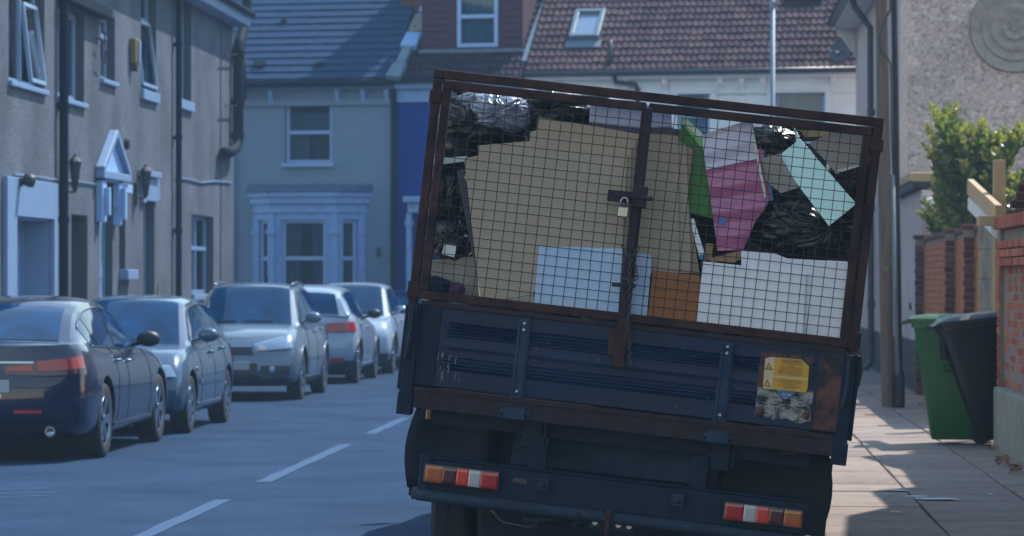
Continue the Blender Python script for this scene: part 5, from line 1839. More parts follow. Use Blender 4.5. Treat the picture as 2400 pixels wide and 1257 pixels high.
# light bar and lamps
LB0, LB1, LT = -.968, .868, -.262
g = MB(); g.box(LB0, LB1, .02, .09, LT - .15, LT); g.box(LB0 - .01, LB1 + .01, .012, .10, LT, LT + .012); g.box(LB0, LB0 + .05, .0, .02, LT - .20, LT + .02)
part(g, 'light_bar', 'truck_black', bevel=.006)
def lamp(u0, u1, v0, v1, order, lab):
    g = MB(); g.box(u0 - .008, u1 + .008, -.028, .018, v0 - .008, v1 + .008)
    h = part(g, 'tail_light', 'black_plastic', bevel=.008)
    h['label'] = lab
    tot = sum(o[1] for o in order); u = u0
    for (m_, wd) in order:
        du = (u1 - u0) * wd / tot
        l_ = MB()
        l_.grid(lambda i, j: (u + .0005 + (du - .001) * i, -.032 - .003 * (1 - abs(2 * i - 1) ** 16) * (1 - abs(2 * j - 1) ** 16), v0 + (v1 - v0) * j), 12, 10, skirt=(0, .012, 0))
        part(l_, 'lens', m_, h, smooth=True, autosmooth=30)
        u += du
lamp(-.935, -.592, -.366, -.288, [('lens_amber', 1.2), ('lens_dark', 1), ('lens_bright', .85), ('lens_clear', .85), ('lens_red', 1.25)], 'left tail light cluster, amber at the outside')
lamp(.478, .838, -.376, -.300, [('lens_red', 1.25), ('lens_clear', .85), ('lens_bright', .85), ('lens_dark', 1), ('lens_amber', 1.2)], 'right tail light cluster, amber at the outside')
for (x, y_) in ((1272, 1137), (1588, 1173)):
    q = tp(x, y_, 0); g = MB(); g.box(q.x - .03, q.x + .03, -.02, .018, q.z - .03, q.z + .03); g.lathe([(.015, 0), (.012, .012), (0, .014)], (q.x, -.02, q.z), axis=(0, -1, 0), n=10); part(g, 'number_lamp', 'frame_grey', bevel=.006)
q = tp(1218, 1128); g = MB(); g.prism([(q.x - .035, .016, q.z - .008), (q.x + .035, .016, q.z - .012), (q.x + .03, .016, q.z + .012), (q.x - .03, .016, q.z + .012)], (0, .003, 0)); part(g, 'slot', 'black_plastic')
# lower tube bumper, tow hitch
g = MB(); g.tube([(LB0 - .02, .03, -.43), (LB0 + .1, .0, -.435), (LB1 - .1, .0, -.44), (LB1 + .02, .03, -.44)], .03, 12); part(g, 'bumper_tube', 'frame_grey', smooth=True)
for x in (-.42, .34):
    g = MB(); g.box(x - .04, x + .04, .05, .10, -.55, -.10); part(g, 'bumper_stay', 'truck_black', bevel=.005)
q = tp(1440, 1225, .0)
g = MB(); g.box(q.x - .12, q.x + .10, .0, .03, q.z - .045, q.z + .045)
th_ = part(g, 'tow_plate', 'truck_black', bevel=.006)
g = MB(); g.lathe([(.012, -.06), (.016, -.02), (.012, .01), (.025, .035), (.02, .058), (0, .065)], (q.x - .03, -.02, q.z + .0), n=12); part(g, 'tow_ball', 'rust', th_, smooth=True)
for dx in (-.09, .02, .07):
    g = MB(); g.lathe([(.014, 0), (.014, .012), (0, .012)], (q.x + dx, 0, q.z - .01), axis=(0, -1, 0), n=6); part(g, 'bolt', 'steel', th_)
g = MB(); g.tube([(q.x - .15, .02, q.z), (q.x - .19, .0, q.z)], .045, 14); part(g, 'trailer_socket', 'truck_black', th_, smooth=True, autosmooth=40)
g = MB(); g.tube([(-.62, .08, -.46), (-.55, .03, -.52), (-.42, .02, -.53), (-.35, .06, -.47)], .009, 6); part(g, 'cable_loop', 'black_plastic', smooth=True)
g = MB(); g.tube([(q.x - .2, .04, q.z - .01), (-.45, .06, -.50)], .022, 10); part(g, 'tow_tube', 'truck_black', smooth=True)
# wheels stand upright on the ground (the body leans over them)
def wheel(mbs, c, r_, w_, outer=1):
    ty, rim = mbs
    hw = w_ / 2
    ty.lathe([(r_ * .62, -hw * .85), (r_ * .8, -hw), (r_ * .94, -hw * .95), (r_, -hw * .72), (r_, -hw * .1), (r_ * .985, -hw * .09), (r_ * .985, hw * .09), (r_, hw * .1), (r_, hw * .72), (r_ * .94, hw * .95), (r_ * .8, hw), (r_ * .62, hw * .85)], c, axis=(1, 0, 0), n=40)
    rim.lathe([(0, outer * hw * .1), (r_ * .25, outer * hw * .12), (r_ * .3, outer * hw * .5), (r_ * .5, outer * hw * .55), (r_ * .58, outer * hw * .85), (r_ * .63, outer * hw * .86), (r_ * .63, -outer * hw * .8)], c, axis=(1, 0, 0), n=32)
TX = PIV.x
for s in (-1, 1):
    for (dx, yy, nm) in ((.86, TY + 1.0, 1), (.63, TY + 1.0, 0), (.78, TY + 6.5, 1)):
        a, b = MB(), MB()
        wheel((a, b), (TX - .05 + s * dx, yy, .335), .335, .195, s)
        o = a.build('wheel', 'rubber', tk, smooth=True, autosmooth=40)
        b.build('rim', 'frame_grey', o, smooth=True, autosmooth=40)
g = MB(); g.tube([(TX - .9, TY + 1.0, .335), (TX + .8, TY + 1.0, .335)], .06, 12); g.lathe([(.1, -.12), (.17, 0), (.1, .12)], (TX - .05, TY + 1.0, .335), axis=(1, 0, 0), n=16)
g.build('axle', 'truck_black', tk, smooth=True)
# cab, ahead of the bed
def cab():
    w = .93
    K = 2.15
    prof = [(y_ + K, z_) for (y_, z_) in [(2.55, -.25), (2.55, 1.42), (2.7, 1.56), (4.35, 1.53), (4.75, .72), (5.25, .45), (5.38, .2), (5.40, -.38), (4.85, -.40), (4.7, -.1), (4.35, 0), (4.0, -.1), (3.85, -.4)]]
    def tw(z): return w - max(0, z - .45) * .14
    g = MB()
    n = len(prof)
    L = [(BC - tw(z), y_, z) for (y_, z) in prof]; Rr_ = [(BC + tw(z), y_, z) for (y_, z) in prof]
    g.add(L + Rr_, [list(range(n)), list(range(2 * n - 1, n - 1, -1))] + [[i, (i + 1) % n, n + (i + 1) % n, n + i] for i in range(n)])
    c = part(g, 'cab', 'truck_blue', bevel=.03)
    for s in (-1, 1):
        q = [(BC + s * (tw(z) + .004), y_ + K, z) for (y_, z) in ((3.5, .6), (3.5, 1.28), (4.3, 1.28), (4.62, .65))]
        m_ = MB(); m_.prism(q, (s * .004, 0, 0)); part(m_, 'side_window', 'car_glass', c)
        m_ = MB(); m_.box(BC + s * 1.02 - .06, BC + s * 1.02 + .06, 4.5 + K, 4.56 + K, .6, .95); part(m_, 'mirror', 'black_plastic', c, bevel=.02)
        m_ = MB(); m_.box(BC + s * .75 - .12, BC + s * .75 + .12, 5.37 + K, 5.41 + K, .0, .16); part(m_, 'headlamp', 'headlight', c, bevel=.01)
    dv = Vector((0, .40, -.60)).normalized(); nn = Vector((0, .6, .4)).normalized()
    q = [Vector((BC - .72, 4.38 + K, 1.36)), Vector((BC + .72, 4.38 + K, 1.36)), Vector((BC + .84, 4.74 + K, .76)), Vector((BC - .84, 4.74 + K, .76))]
    m_ = MB(); m_.prism([p + nn * .006 for p in q], nn * .004); part(m_, 'windscreen', 'car_glass', c)
    m_ = MB(); m_.box(BC - .92, BC + .92, 5.405 + K, 5.46 + K, -.36, -.12); part(m_, 'front_bumper', 'black_plastic', c, bevel=.02)
cab()

# ------------------------------------------------------------------ padlock and chain (hang on the cage)
q = tp(1463, 490)
pk_ = thing('padlock', BM @ Vector((q.x, -.09, q.z - .05)), 'steel padlock hanging from the hasp of the cage doors', 'padlock')
g = MB(); g.box(q.x - .025, q.x + .025, -.098, -.078, q.z - .042, q.z + .008); g.build('case', 'steel', pk_, xf=BM, bevel=.006)
g = MB(); g.tube([(q.x - .016, -.088, q.z + .006), (q.x - .016, -.088, q.z + .035), (q.x - .011, -.088, q.z + .046), (q.x, -.088, q.z + .051), (q.x + .011, -.088, q.z + .046), (q.x + .016, -.088, q.z + .035), (q.x + .016, -.088, q.z + .006)], .0055, 8); g.build('shackle', 'steel', pk_, xf=BM, smooth=True)
def chain(path, label):
    pts = [tp(x, y_, 0) + Vector((0, w, 0)) for (x, y_, w) in path]
    t = thing('chain', BM @ pts[-1], label, 'chain', 'steel chains on the lock bar')
    me = None
    d = 0
    seg = 0
    link = .026
    L = [(pts[i + 1] - pts[i]).length for i in range(len(pts) - 1)]
    tot = sum(L)
    n = int(tot / (link * .78))
    m = MB()
    for k in range(8):
        pass
    lm = MB()
    ring_ = [(0.008 * math.cos(a), 0, .013 * math.sin(a)) for a in [2 * math.pi * i / 10 for i in range(11)]]
    lm.tube(ring_, .0028, 5, cap=False)
    src = lm.build('link', 'chain_steel', t, smooth=True)
    src.data.transform(Matrix.Translation(ORG[t.name]))
    first = True
    for k in range(n):
        s = tot * (k + .5) / n
        i = 0
        while i < len(L) - 1 and s > L[i]:
            s -= L[i]; i += 1
        p = pts[i].lerp(pts[i + 1], s / L[i])
        dr = (BM.to_3x3() @ (pts[i + 1] - pts[i])).normalized()
        qt = dr.to_track_quat('Z', 'Y').to_matrix().to_4x4() @ Matrix.Rotation(R(90) * (k % 2) + .4, 4, 'Z')
        o = src if first else src.copy()
        if not first: COL.objects.link(o)
        first = False
        o.parent = t
        o.matrix_local = Matrix.Translation((BM @ p) - ORG[t.name]) @ qt
chain([(1459, 576, -.07), (1467, 592, -.075), (1478, 603, -.08), (1488, 598, -.08), (1498, 580, -.07)], 'upper steel chain looped round the lock bar')
chain([(1462, 650, -.075), (1478, 662, -.08), (1492, 652, -.07), (1491, 630, -.06), (1483, 610, -.075)], 'middle steel chain wrapped round the cross pin')
chain([(1478, 600, -.085), (1477, 660, -.085), (1474, 740, -.08), (1476, 800, -.08), (1477, 856, -.075)], 'long steel chain dangling over the tailgate')

# ================================================================== THE LOAD
def load(mb, name, m, label, cat, group=None, **k):
    o = mb.build(name, m, xf=BM, **k)
    return tag(o, label, cat, group)
def panel(pts, w, name, m, label, cat, th=.006, tilt=0.0, group=None, edge=None, bevel=0.0):
    """flat board standing w in from the tail; tilt leans its top inwards"""
    ps = [tp(x, y_, w) for (x, y_) in pts]
    z0 = min(p.z for p in ps)
    q = [Vector((p.x, w + (p.z - z0) * tilt, p.z)) for p in ps]
    g = MB(); g.prism(q, (0, th, 0))
    return load(g, name, m, label, cat, group, bevel=bevel)
CG = 'cardboard sheets stacked on edge in the cage'
panel([(1087, 372), (1121, 364), (1330, 352), (1470, 360), (1455, 640), (1252, 681), (1250, 690), (1127, 711)], .055, 'cardboard_sheet', 'cardboard', 'front brown cardboard sheet with slanting left edge', 'cardboard', .006, tilt=.02, group=CG)
panel([(1120, 366), (1120, 341), (1241, 331), (1480, 345), (1470, 660), (1150, 670)], .072, 'cardboard_sheet', 'cardboard', 'brown cardboard sheet whose stepped corner shows above the front sheet', 'cardboard', .006, tilt=.02, group=CG)
panel([(1241, 333), (1243, 309), (1257, 305), (1490, 330), (1480, 660), (1260, 660)], .088, 'cardboard_sheet', 'cardboard', 'brown cardboard sheet, narrow step left of the tallest sheet', 'cardboard', .006, tilt=.02, group=CG)
panel([(1257, 307), (1261, 275), (1400, 297), (1490, 313), (1589, 318), (1592, 640), (1300, 650)], .104, 'cardboard_sheet', 'cardboard', 'tallest brown cardboard sheet reaching behind the lock bar', 'cardboard', .006, tilt=.02, group=CG)
panel([(1470, 320), (1589, 322), (1590, 336), (1608, 338), (1620, 640), (1480, 640)], .12, 'cardboard_sheet', 'cardboard', 'brown cardboard sheet right of the lock bar', 'cardboard', .006, tilt=.02, group=CG)
panel([(1570, 330), (1592, 334), (1626, 352), (1612, 470), (1640, 642), (1600, 640)], .136, 'cardboard_sheet', 'cardboard_edge', 'narrow darker cardboard sheet beside the green board', 'cardboard', .006, tilt=.02, group=CG)
panel([(1127, 713), (1250, 691), (1250, 722), (1130, 714)], .05, 'grey_strip', 'greige', 'low dark grey strip below the cardboard', 'board', .006)
panel([(1263, 577), (1460, 583), (1448, 748), (1250, 727)], .038, 'white_board', 'board_bluewhite', 'bluish white board standing left of the lock bar', 'board', .016, bevel=.002)
panel([(1484, 594), (1522, 596), (1528, 603), (1515, 754), (1466, 750)], .040, 'white_board', 'board_bluewhite', 'narrow white board with rounded corner right of the lock bar', 'board', .016, bevel=.002)
panel([(1530, 634), (1641, 646), (1632, 766), (1517, 753)], .046, 'brown_board', 'board_brown', 'orange brown wood-grain board at the cage bottom', 'board', .016, bevel=.002)
panel([(1646, 613), (1737, 622), (1737, 626), (1890, 640), (1881, 792), (1632, 764)], .036, 'white_board', 'board_white', 'front white board at the lower right of the cage', 'board', .016, bevel=.002)
panel([(1737, 588), (1818, 595), (1845, 606), (1986, 614), (1988, 622), (1970, 801), (1740, 776)], .060, 'white_board', 'board_white', 'larger notched white board behind the front white board', 'board', .016, bevel=.002)
# screw holes
for (x, y_) in ((1763, 602), (1798, 599), (1926, 612), (1938, 612)):
    pass
# mint board, leaning across
panel([(1862, 291), (1876, 322), (2008, 478), (1943, 530), (1822, 367), (1868, 330)], .10, 'mint_panel', 'mint', 'pale mint green shelf board leaning diagonally', 'board', .016, tilt=.30, bevel=.002)
panel([(1785, 372), (1826, 360), (1872, 440), (1830, 453), (1792, 423)], .16, 'grey_board', 'greige', 'small grey beige board behind the mint panel', 'board', .014)
panel([(1897, 335), (1962, 305), (2034, 294), (2033, 384), (1960, 406), (1930, 372)], .20, 'grey_board', 'greige', 'larger grey beige board at upper right of the cage', 'board', .014)
panel([(1958, 407), (2033, 385), (2033, 380), (1956, 401)], .19, 'board_edge_strip', 'pale_plastic', 'pale frayed edge under the upper right grey board', 'strip', .01)
# timber with papers at the top right
def plank():
    a, b = tp(1762, 306, .3), tp(1985, 314, .3)
    g = MB(); g.prism([tp(x, y_, .3) for (x, y_) in ((1690, 300), (1760, 296), (1900, 306), (1978, 302), (1985, 306), (1940, 320), (1870, 322), (1765, 315))], (0, .5, 0))
    load(g, 'wooden_plank', 'wood_old', 'rough tan plank lying across the top of the load', 'plank')
    g = MB(); g.prism([tp(x, y_, .29) for (x, y_) in ((1765, 298), (1850, 300), (1972, 303), (1970, 296), (1880, 294), (1770, 290))], (0, .35, 0))
    load(g, 'paper_sheaf', 'board_white', 'white papers lying on the rough plank', 'papers')
plank()
# lilac and pink crate
def crate():
    t = thing('storage_box', BM @ tp(1705, 590, .2), 'translucent storage box, lilac above and pink below', 'storage box')
    o = [(1645, 318), (1668, 300), (1700, 296), (1760, 281), (1772, 350), (1800, 470), (1765, 520), (1742, 585), (1700, 592), (1682, 588), (1672, 520), (1655, 400)]
    def rib(i, j):
        pass
    L = [(1645, 316), (1650, 360), (1657, 410), (1666, 470), (1674, 530), (1682, 588)]
    Rr = [(1760, 281), (1770, 345), (1784, 410), (1800, 468), (1768, 525), (1742, 586)]
    Lf = pchip([p[1] for p in L], [p[0] for p in L]); Rf = pchip([p[1] for p in Rr], [p[0] for p in Rr])
    def surf(y0, y1, wbase):
        def f(i, j):
            yl = L[0][1] + (L[-1][1] - L[0][1]) * (y0 + (y1 - y0) * j); yr = Rr[0][1] + (Rr[-1][1] - Rr[0][1]) * (y0 + (y1 - y0) * j)
            xl, xr = Lf(yl), Rf(yr)
            p = tp(xl + (xr - xl) * i, yl + (yr - yl) * i, wbase)
            return (p.x, wbase - .012 * math.sin(i * math.pi) + .006 * math.sin(j * 30 * (y1 - y0)), p.z)
        return f
    g = MB(); g.grid(surf(0, .30, .13), 14, 10, skirt=(0, .12, 0)); g.build('upper_side', 'lilac', t, xf=BM, smooth=True, autosmooth=50)
    g = MB(); g.grid(surf(.302, 1, .135), 14, 30, skirt=(0, .12, 0)); g.build('lower_side', 'pink', t, xf=BM, smooth=True, autosmooth=50)
    g = MB(); g.prism([tp(x, y_, .118) for (x, y_) in ((1757, 283), (1761, 281), (1774, 345), (1797, 462), (1792, 466), (1768, 350))], (0, .02, 0)); g.build('rim', 'pale_plastic', t, xf=BM)
    p = tp(1692, 517, .12); g = MB(); g.box(p.x - .018, p.x + .018, .112, .116, p.z - .018, p.z + .012); g.build('label', 'blue_tape', t, xf=BM)
crate()
panel([(1777, 350), (1784, 348), (1806, 470), (1790, 476)], .17, 'pink_folder', 'hot_pink', 'bright pink edge of a folder beside the storage box', 'folder', .12)
panel([(1785, 352), (1789, 352), (1813, 468), (1807, 472)], .172, 'blue_folder', 'blue_tape', 'thin blue folder edge next to the pink one', 'folder', .12)
# green board and pale tub lid
panel([(1600, 285), (1618, 300), (1648, 345), (1660, 420), (1672, 512), (1615, 500), (1608, 470), (1622, 350), (1588, 330)], .19, 'green_crate', 'green_plastic', 'dark green plastic crate side between cardboard and pink box', 'crate', .25)
panel([(1597, 274), (1608, 275), (1650, 318), (1652, 345), (1640, 342), (1598, 290)], .165, 'lime_tub', 'lime', 'lime green tub rim at the top of the load', 'tub', .2)
panel([(1606, 279), (1646, 316), (1640, 326), (1600, 288)], .155, 'tub_lid', 'pale_plastic', 'pale translucent lid on the lime tub', 'lid', .05)
panel([(1620, 514), (1626, 512), (1652, 596), (1648, 608), (1640, 606), (1624, 545)], .12, 'edged_shelf', 'board_white', 'thin white shelf standing beside the cardboard edge', 'shelf', .2)
panel([(1640, 596), (1652, 597), (1648, 610), (1638, 606)], .115, 'blue_plastic_scrap', 'blue_tape', 'small blue plastic scrap at the foot of the thin white shelf', 'scrap', .03)
# timber offcuts low down
for (pts, nm, lab, w) in (([(1655, 570), (1672, 572), (1668, 608), (1650, 612)], 'wood_offcut', 'short upright wood offcut beside the thin shelf', .15), ([(1660, 606), (1732, 588), (1738, 596), (1668, 616)], 'wood_offcut', 'wood offcut lying above the front white board', .13), ([(1680, 612), (1738, 592), (1742, 604), (1720, 616)], 'wood_offcut', 'second wood offcut under the first one', .11)):
    panel(pts, w, nm, 'wood_old', lab, 'wood', .3, group='timber offcuts in the cage')
# white-and-purple packet under the top rail
panel([(1384, 236), (1430, 230), (1500, 240), (1556, 250), (1575, 262), (1576, 300), (1500, 302), (1380, 288)], .15, 'white_packet', 'paper_blue', 'crumpled white packet with blue edge under the top rail', 'packet', .3, bevel=.01)
panel([(1378, 289), (1500, 302), (1578, 301), (1578, 309), (1500, 312), (1376, 296)], .145, 'purple_board', 'purple', 'purple edge of a box below the white packet', 'box', .3)
# left column: grey boards, plum cloth, cables
panel([(992, 612), (1112, 600), (1125, 704), (985, 690)], .20, 'grey_box', 'greige', 'grey cardboard box at the lower left of the cage', 'box', .3, bevel=.006)
panel([(1016, 372), (1096, 366), (1092, 378), (1016, 388)], .14, 'pale_slat', 'pale_plastic', 'pale plastic slat at the left above dark bags', 'slat', .25)
panel([(1070, 400), (1086, 398), (1118, 600), (1108, 604)], .13, 'dark_sheet', 'purple', 'dark sheet standing left of the cardboard', 'sheet', .02)
g = MB(); p = tp(1053, 587, .115); g.obox((p.x, .115, p.z), (.030, 0, -.004), (0, .002, 0), (.004, 0, .026)); load(g, 'paper_label', 'board_white', 'small white paper label among the dark bags', 'label')

def blob(name, label, cat, cx, cy, rx, ry, w, dw, m='bin_bag', seed=0, folds=.05, group='black bin bags in the load', neck=0.0, res=(110, 60)):
    """sack: lumpy ball with folds that run from a gathered neck"""
    c = tp(cx, cy, w)
    s = FPX / (TY + w)
    a, b = rx / s, ry / s
    rg = random.Random(seed)
    ph = [rg.uniform(0, 6.28) for _ in range(8)]
    g = MB()
    sd = Vector((seed * 3.1, seed * 1.7, seed * .9))
    ca, sa = math.cos(neck), math.sin(neck)
    def rid(p): return 1 - min(1, abs(mnoise.noise(p)) * 2.2)
    def f(i, j):
        th_ = 2 * math.pi * i
        al = math.pi * j
        x, y_, z = math.sin(al) * math.cos(th_), -math.cos(al), math.sin(al) * math.sin(th_)
        x, y_ = x * ca + y_ * sa, -x * sa + y_ * ca
        d = Vector((x, y_, z))
        q = 1 + .16 * mnoise.noise(d * 1.3 + sd)
        c1, s1 = math.cos(th_), math.sin(th_)
        tw = .5 * mnoise.noise(d * 2.1 + sd)
        a1 = th_ + tw
        rad = Vector((math.cos(a1) * 2.6, math.sin(a1) * 2.6, al * .45)) + sd
        w1 = math.sin(al) ** .7 * math.exp(-al * .55)
        q += folds * 1.1 * (rid(rad) - .6) * w1
        q += folds * .55 * (rid(rad * 1.9) - .6) * w1
        q += folds * .55 * (rid(Vector((x * 1.6, y_ * 1.6, z * 3.6)) + sd) - .6) * (1 - math.exp(-al * .9))
        q += folds * .12 * (rid(d * 6 + sd) - .6)
        if al < .3: q -= .12 * (1 - al / .3)
        return Vector((c.x + a * x * q, w + dw * .5 * y_ * q, c.z + b * z * q))
    g.grid(f, res[0], res[1])
    return load(g, name, m, label, cat, group, smooth=True)
blob('bin_bag', 'shiny black bin bag bulging at the right of the cage', 'bin bag', 1880, 530, 138, 90, .33, .40, seed=4, folds=.20, neck=-.42, res=(240, 120))
blob('bin_bag', 'black bin bag in the top left corner of the cage', 'bin bag', 1120, 300, 112, 82, .36, .5, seed=8, folds=.13)
o = blob('silver_sack', 'silvery grey sack draped over the top left bag', 'sack', 1175, 262, 70, 52, .22, .34, m='silver_bag', seed=3, folds=.22, group=None)
blob('bin_bag', 'black bin bag below the top rail, left of the white packet', 'bin bag', 1290, 262, 95, 62, .40, .5, seed=12, folds=.11)
blob('bin_bag', 'dark bin bag squeezed along the left post', 'bin bag', 1050, 470, 62, 120, .40, .5, seed=15, folds=.13)
blob('bin_bag', 'dark bin bag low at the left beside the grey box', 'bin bag', 1060, 560, 60, 56, .28, .3, seed=16, folds=.15)
blob('bin_bag', 'black bin bag under the papers at the top right', 'bin bag', 1815, 325, 70, 40, .40, .4, seed=18, folds=.15)
blob('bin_bag', 'black bin bag behind the grey board in the right corner', 'bin bag', 1985, 420, 60, 90, .45, .4, seed=19, folds=.11)
blob('dark_bundle', 'dark bundle low at the left of the cage', 'bundle', 1020, 672, 42, 26, .12, .2, seed=22, m='truck_black', group=None)
blob('plum_cloth', 'plum coloured cloth bundled at the lower left of the cage', 'cloth', 1070, 684, 20, 22, .10, .16, m='cloth_plum', seed=23, group=None)
# more sacks deeper in the bed, filling it behind the boards
rg = random.Random(77)
depth_names = ['first', 'second', 'third', 'fourth', 'fifth', 'sixth', 'seventh', 'eighth']
k = 0
for (u, v, w, r_) in ((-.70, .35, .95, .40), (.0, .35, .85, .42), (.68, .35, .9, .38), (-.62, .95, 1.1, .42), (.1, .92, 1.05, .42), (.66, .80, 1.15, .36), (-.6, .5, 1.9, .46), (.3, .5, 1.95, .5), (-.2, 1.05, 2.0, .42), (.1, .5, 2.75, .4)):
    g = MB()
    ph = [rg.uniform(0, 6.28) for _ in range(5)]
    def f(i, j):
        th_ = 2 * math.pi * i; al = math.pi * j
        x, y_, z = math.sin(al) * math.cos(th_), math.sin(al) * math.sin(th_), math.cos(al)
        q = r_ * (1 + .08 * math.sin(4 * x + ph[0]) + .06 * math.sin(5 * y_ + ph[1]) + .05 * math.sin(9 * th_ + ph[2]) * math.sin(al))
        return Vector((u + x * q, w + y_ * q, v + z * q * .85))
    g.grid(f, 36, 20)
    load(g, 'bin_bag', 'bin_bag', 'black bin bag deep in the truck bed behind the boards', 'bin bag', 'hidden bin bags deeper in the bed', smooth=True)
    k += 1

# ================================================================== PARKED CARS
class Car:
    def __init__(s, name, label, c):
        s.c = c
        s.L, s.W, s.H = c['L'], c['W'], c['H']
        s.t = thing(name, (0, 0, 0), label, 'car', 'cars parked along the left kerb', local=True)
        s.ztop = pchip(*c['deck'])
        s.yf = pchip([0, .12, .3, .5, .7, .88, 1], [s.L - x for x in c.get('nose', (.14, .03, .0, .02, .07, .16, .30))])
        s.yr = pchip([0, .12, .3, .5, .7, .88, 1], c.get('tail', (.12, .03, .0, .02, .05, .09, .16)))
        s.wf = pchip([0, .08, .22, .45, .66, .82, .93, 1], [.86, .94, .985, 1.0, .995, .965, .93, .875])
        s.z0 = .19
        s.n = 9.0
        s.bf, s.br = c.get('bowf', .20), c.get('bowr', .13)

    def ringx(s, eta):
        return max(0.0, 1 - abs(eta) ** s.n) ** (1 / s.n)

    def levelpts(s, t):
        yf, yr, w = s.yf(t), s.yr(t), s.wf(t) * s.W / 2
        yc, b = (yf + yr) / 2, (yf - yr) / 2
        etas = []
        xs = [i / 9 for i in range(9)]
        end = [(1 - x ** s.n) ** (1 / s.n) for x in (0, .15, .3, .45, .6, .72, .82, .9)]
        mids = list(np.linspace(-.94, .94, 46))
        right = []
        for e, x in zip(end, (0, .15, .3, .45, .6, .72, .82, .9)): right.append((-e, x))
        for m_ in mids: right.append((m_, s.ringx(m_)))
        for e, x in reversed(list(zip(end, (0, .15, .3, .45, .6, .72, .82, .9)))): right.append((e, x))
        out = []
        for (e, x) in right:
            bow = s.bf if e > 0 else s.br
            y = yc + b * e - math.copysign(bow * x * x * abs(e) ** 14, e)
            xx = w * x
            zt = s.ztop(y)
            z0 = s.z0 + .06 * max(0, (abs(e) - .8) / .2)
            out.append(Vector((xx, y, z0 + t * (zt - z0))))
        return out

    def F(s, x, y, z):
        zt = s.ztop(y)
        t = min(max((z - s.z0) / max(zt - s.z0, .05), 0), 1)
        yf, yr, w = s.yf(t), s.yr(t), s.wf(t) * s.W / 2
        yc, b = (yf + yr) / 2, (yf - yr) / 2
        xr = min(abs(x) / w, 1.5)
        e = (y - yc) / b
        bow = s.bf if e > 0 else s.br
        e2 = (y - yc + math.copysign(bow * min(xr, 1) ** 2 * min(abs(e), 1) ** 14, e)) / b
        return xr ** s.n + abs(e2) ** s.n - 1

    def hit(s, cx, cy, dx, dy, z):
        lo, hi = 0.0, 4.0
        for _ in range(30):
            m = (lo + hi) / 2
            if s.F(cx + dx * m, cy + dy * m, z) < 0: lo = m
            else: hi = m
        return Vector((cx + dx * lo, cy + dy * lo, z)), Vector((dx, dy, 0))

    def radial(s, front, a0, a1, zl, zh, name, m, parent=None, off=.008, nu=14, nv=6, dist=.75, smooth=True):
        """skin on the end of the body between angles a0..a1 (degrees off the nose/tail axis)"""
        cy = s.L - dist if front else dist
        sg = 1 if front else -1
        def f(i, j):
            a = R(a0 + (a1 - a0) * i)
            zz = zl(i) + (zh(i) - zl(i)) * j if callable(zl) else zl + (zh - zl) * j
            p, d = s.hit(0, cy, math.sin(a), sg * math.cos(a), zz)
            return p + d * off
        g = MB(); g.grid(f, nu, nv)
        # short rim back into the body
        vs_ = g.v[:]
        W = nv + 1
        ring = [i * W for i in range(nu + 1)] + [nu * W + j for j in range(1, nv + 1)] + [i * W + nv for i in range(nu - 1, -1, -1)] + [j for j in range(nv - 1, 0, -1)]
        o = len(g.v); ctr = Vector((0, cy, 0))
        for i in ring:
            d = Vector((vs_[i].x, vs_[i].y - cy, 0)).normalized()
            g.v.append(vs_[i] - d * (off + .01))
        k = len(ring)
        for i in range(k):
            g.f.append([ring[i], ring[(i + 1) % k], o + (i + 1) % k, o + i]); g.m.append(0)
        return g.build(name, m, parent or s.t, smooth=smooth, autosmooth=45)

    def sidex(s, y, z):
        p, d = s.hit(0, y, 1, 0, z)
        return p.x

    def side(s, sx, y0, y1, zl, zh, name, m, parent=None, off=.004, nu=10, nv=3):
        g = MB()
        def f(i, j):
            y = y0 + (y1 - y0) * i
            a = zl(y) if callable(zl) else zl
            b = zh(y) if callable(zh) else zh
            z = a + (b - a) * j
            return (sx * (s.sidex(y, z) + off), y, z)
        g.grid(f, nu, nv, skirt=(-sx * (off + .008), 0, 0))
        return g.build(name, m, parent or s.t, smooth=True, autosmooth=45)

    # ---------------- body
    def body(s):
        c = s.c
        T = [0, .03, .08, .15, .25, .36, .48, .6, .7, .79, .86, .92, .965, 1.0]
        lev = [s.levelpts(t) for t in T]
        n = len(lev[0])
        g = MB()
        for L in lev:
            g.v += L
            g.v += [Vector((-p.x, p.y, p.z)) for p in L]
        for i in range(len(T) - 1):
            for side in (0, 1):
                o = i * 2 * n + side * n
                for k in range(n - 1):
                    g.f.append([o + k, o + k + 1, o + 2 * n + k + 1, o + 2 * n + k]); g.m.append(0)
        # deck across the top, floor across the bottom
        for (i, crown) in ((len(T) - 1, .035), (0, 0.0)):
            o = i * 2 * n
            M_ = 8
            rows = []
            for k in range(n):
                a, b = g.v[o + k], g.v[o + n + k]
                row = [o + k]
                for q in range(1, M_):
                    f = q / M_
                    p = a.lerp(b, f)
                    cw = abs(a.x) / (s.W / 2)
                    p.z += crown * cw * (1 - (2 * f - 1) ** 2) ** .8
                    g.v.append(p); row.append(len(g.v) - 1)
                row.append(o + n + k)
                rows.append(row)
            for k in range(n - 1):
                for q in range(M_):
                    g.f.append([rows[k][q], rows[k][q + 1], rows[k + 1][q + 1], rows[k + 1][q]]); g.m.append(1 if i == 0 else 0)
        bm = bmesh.new()
        tmp = bpy.data.meshes.new('tmp')
        tmp.from_pydata([tuple(p) for p in g.v], [], g.f)
        bm.from_mesh(tmp)
        bmesh.ops.remove_doubles(bm, verts=bm.verts, dist=.0008)
        bmesh.ops.recalc_face_normals(bm, faces=bm.faces)
        bm.to_mesh(tmp); bm.free()
        tmp.materials.append(MATS[c['paint']])
        ob = bpy.data.objects.new('body', tmp); COL.objects.link(ob)
        cut = MB()
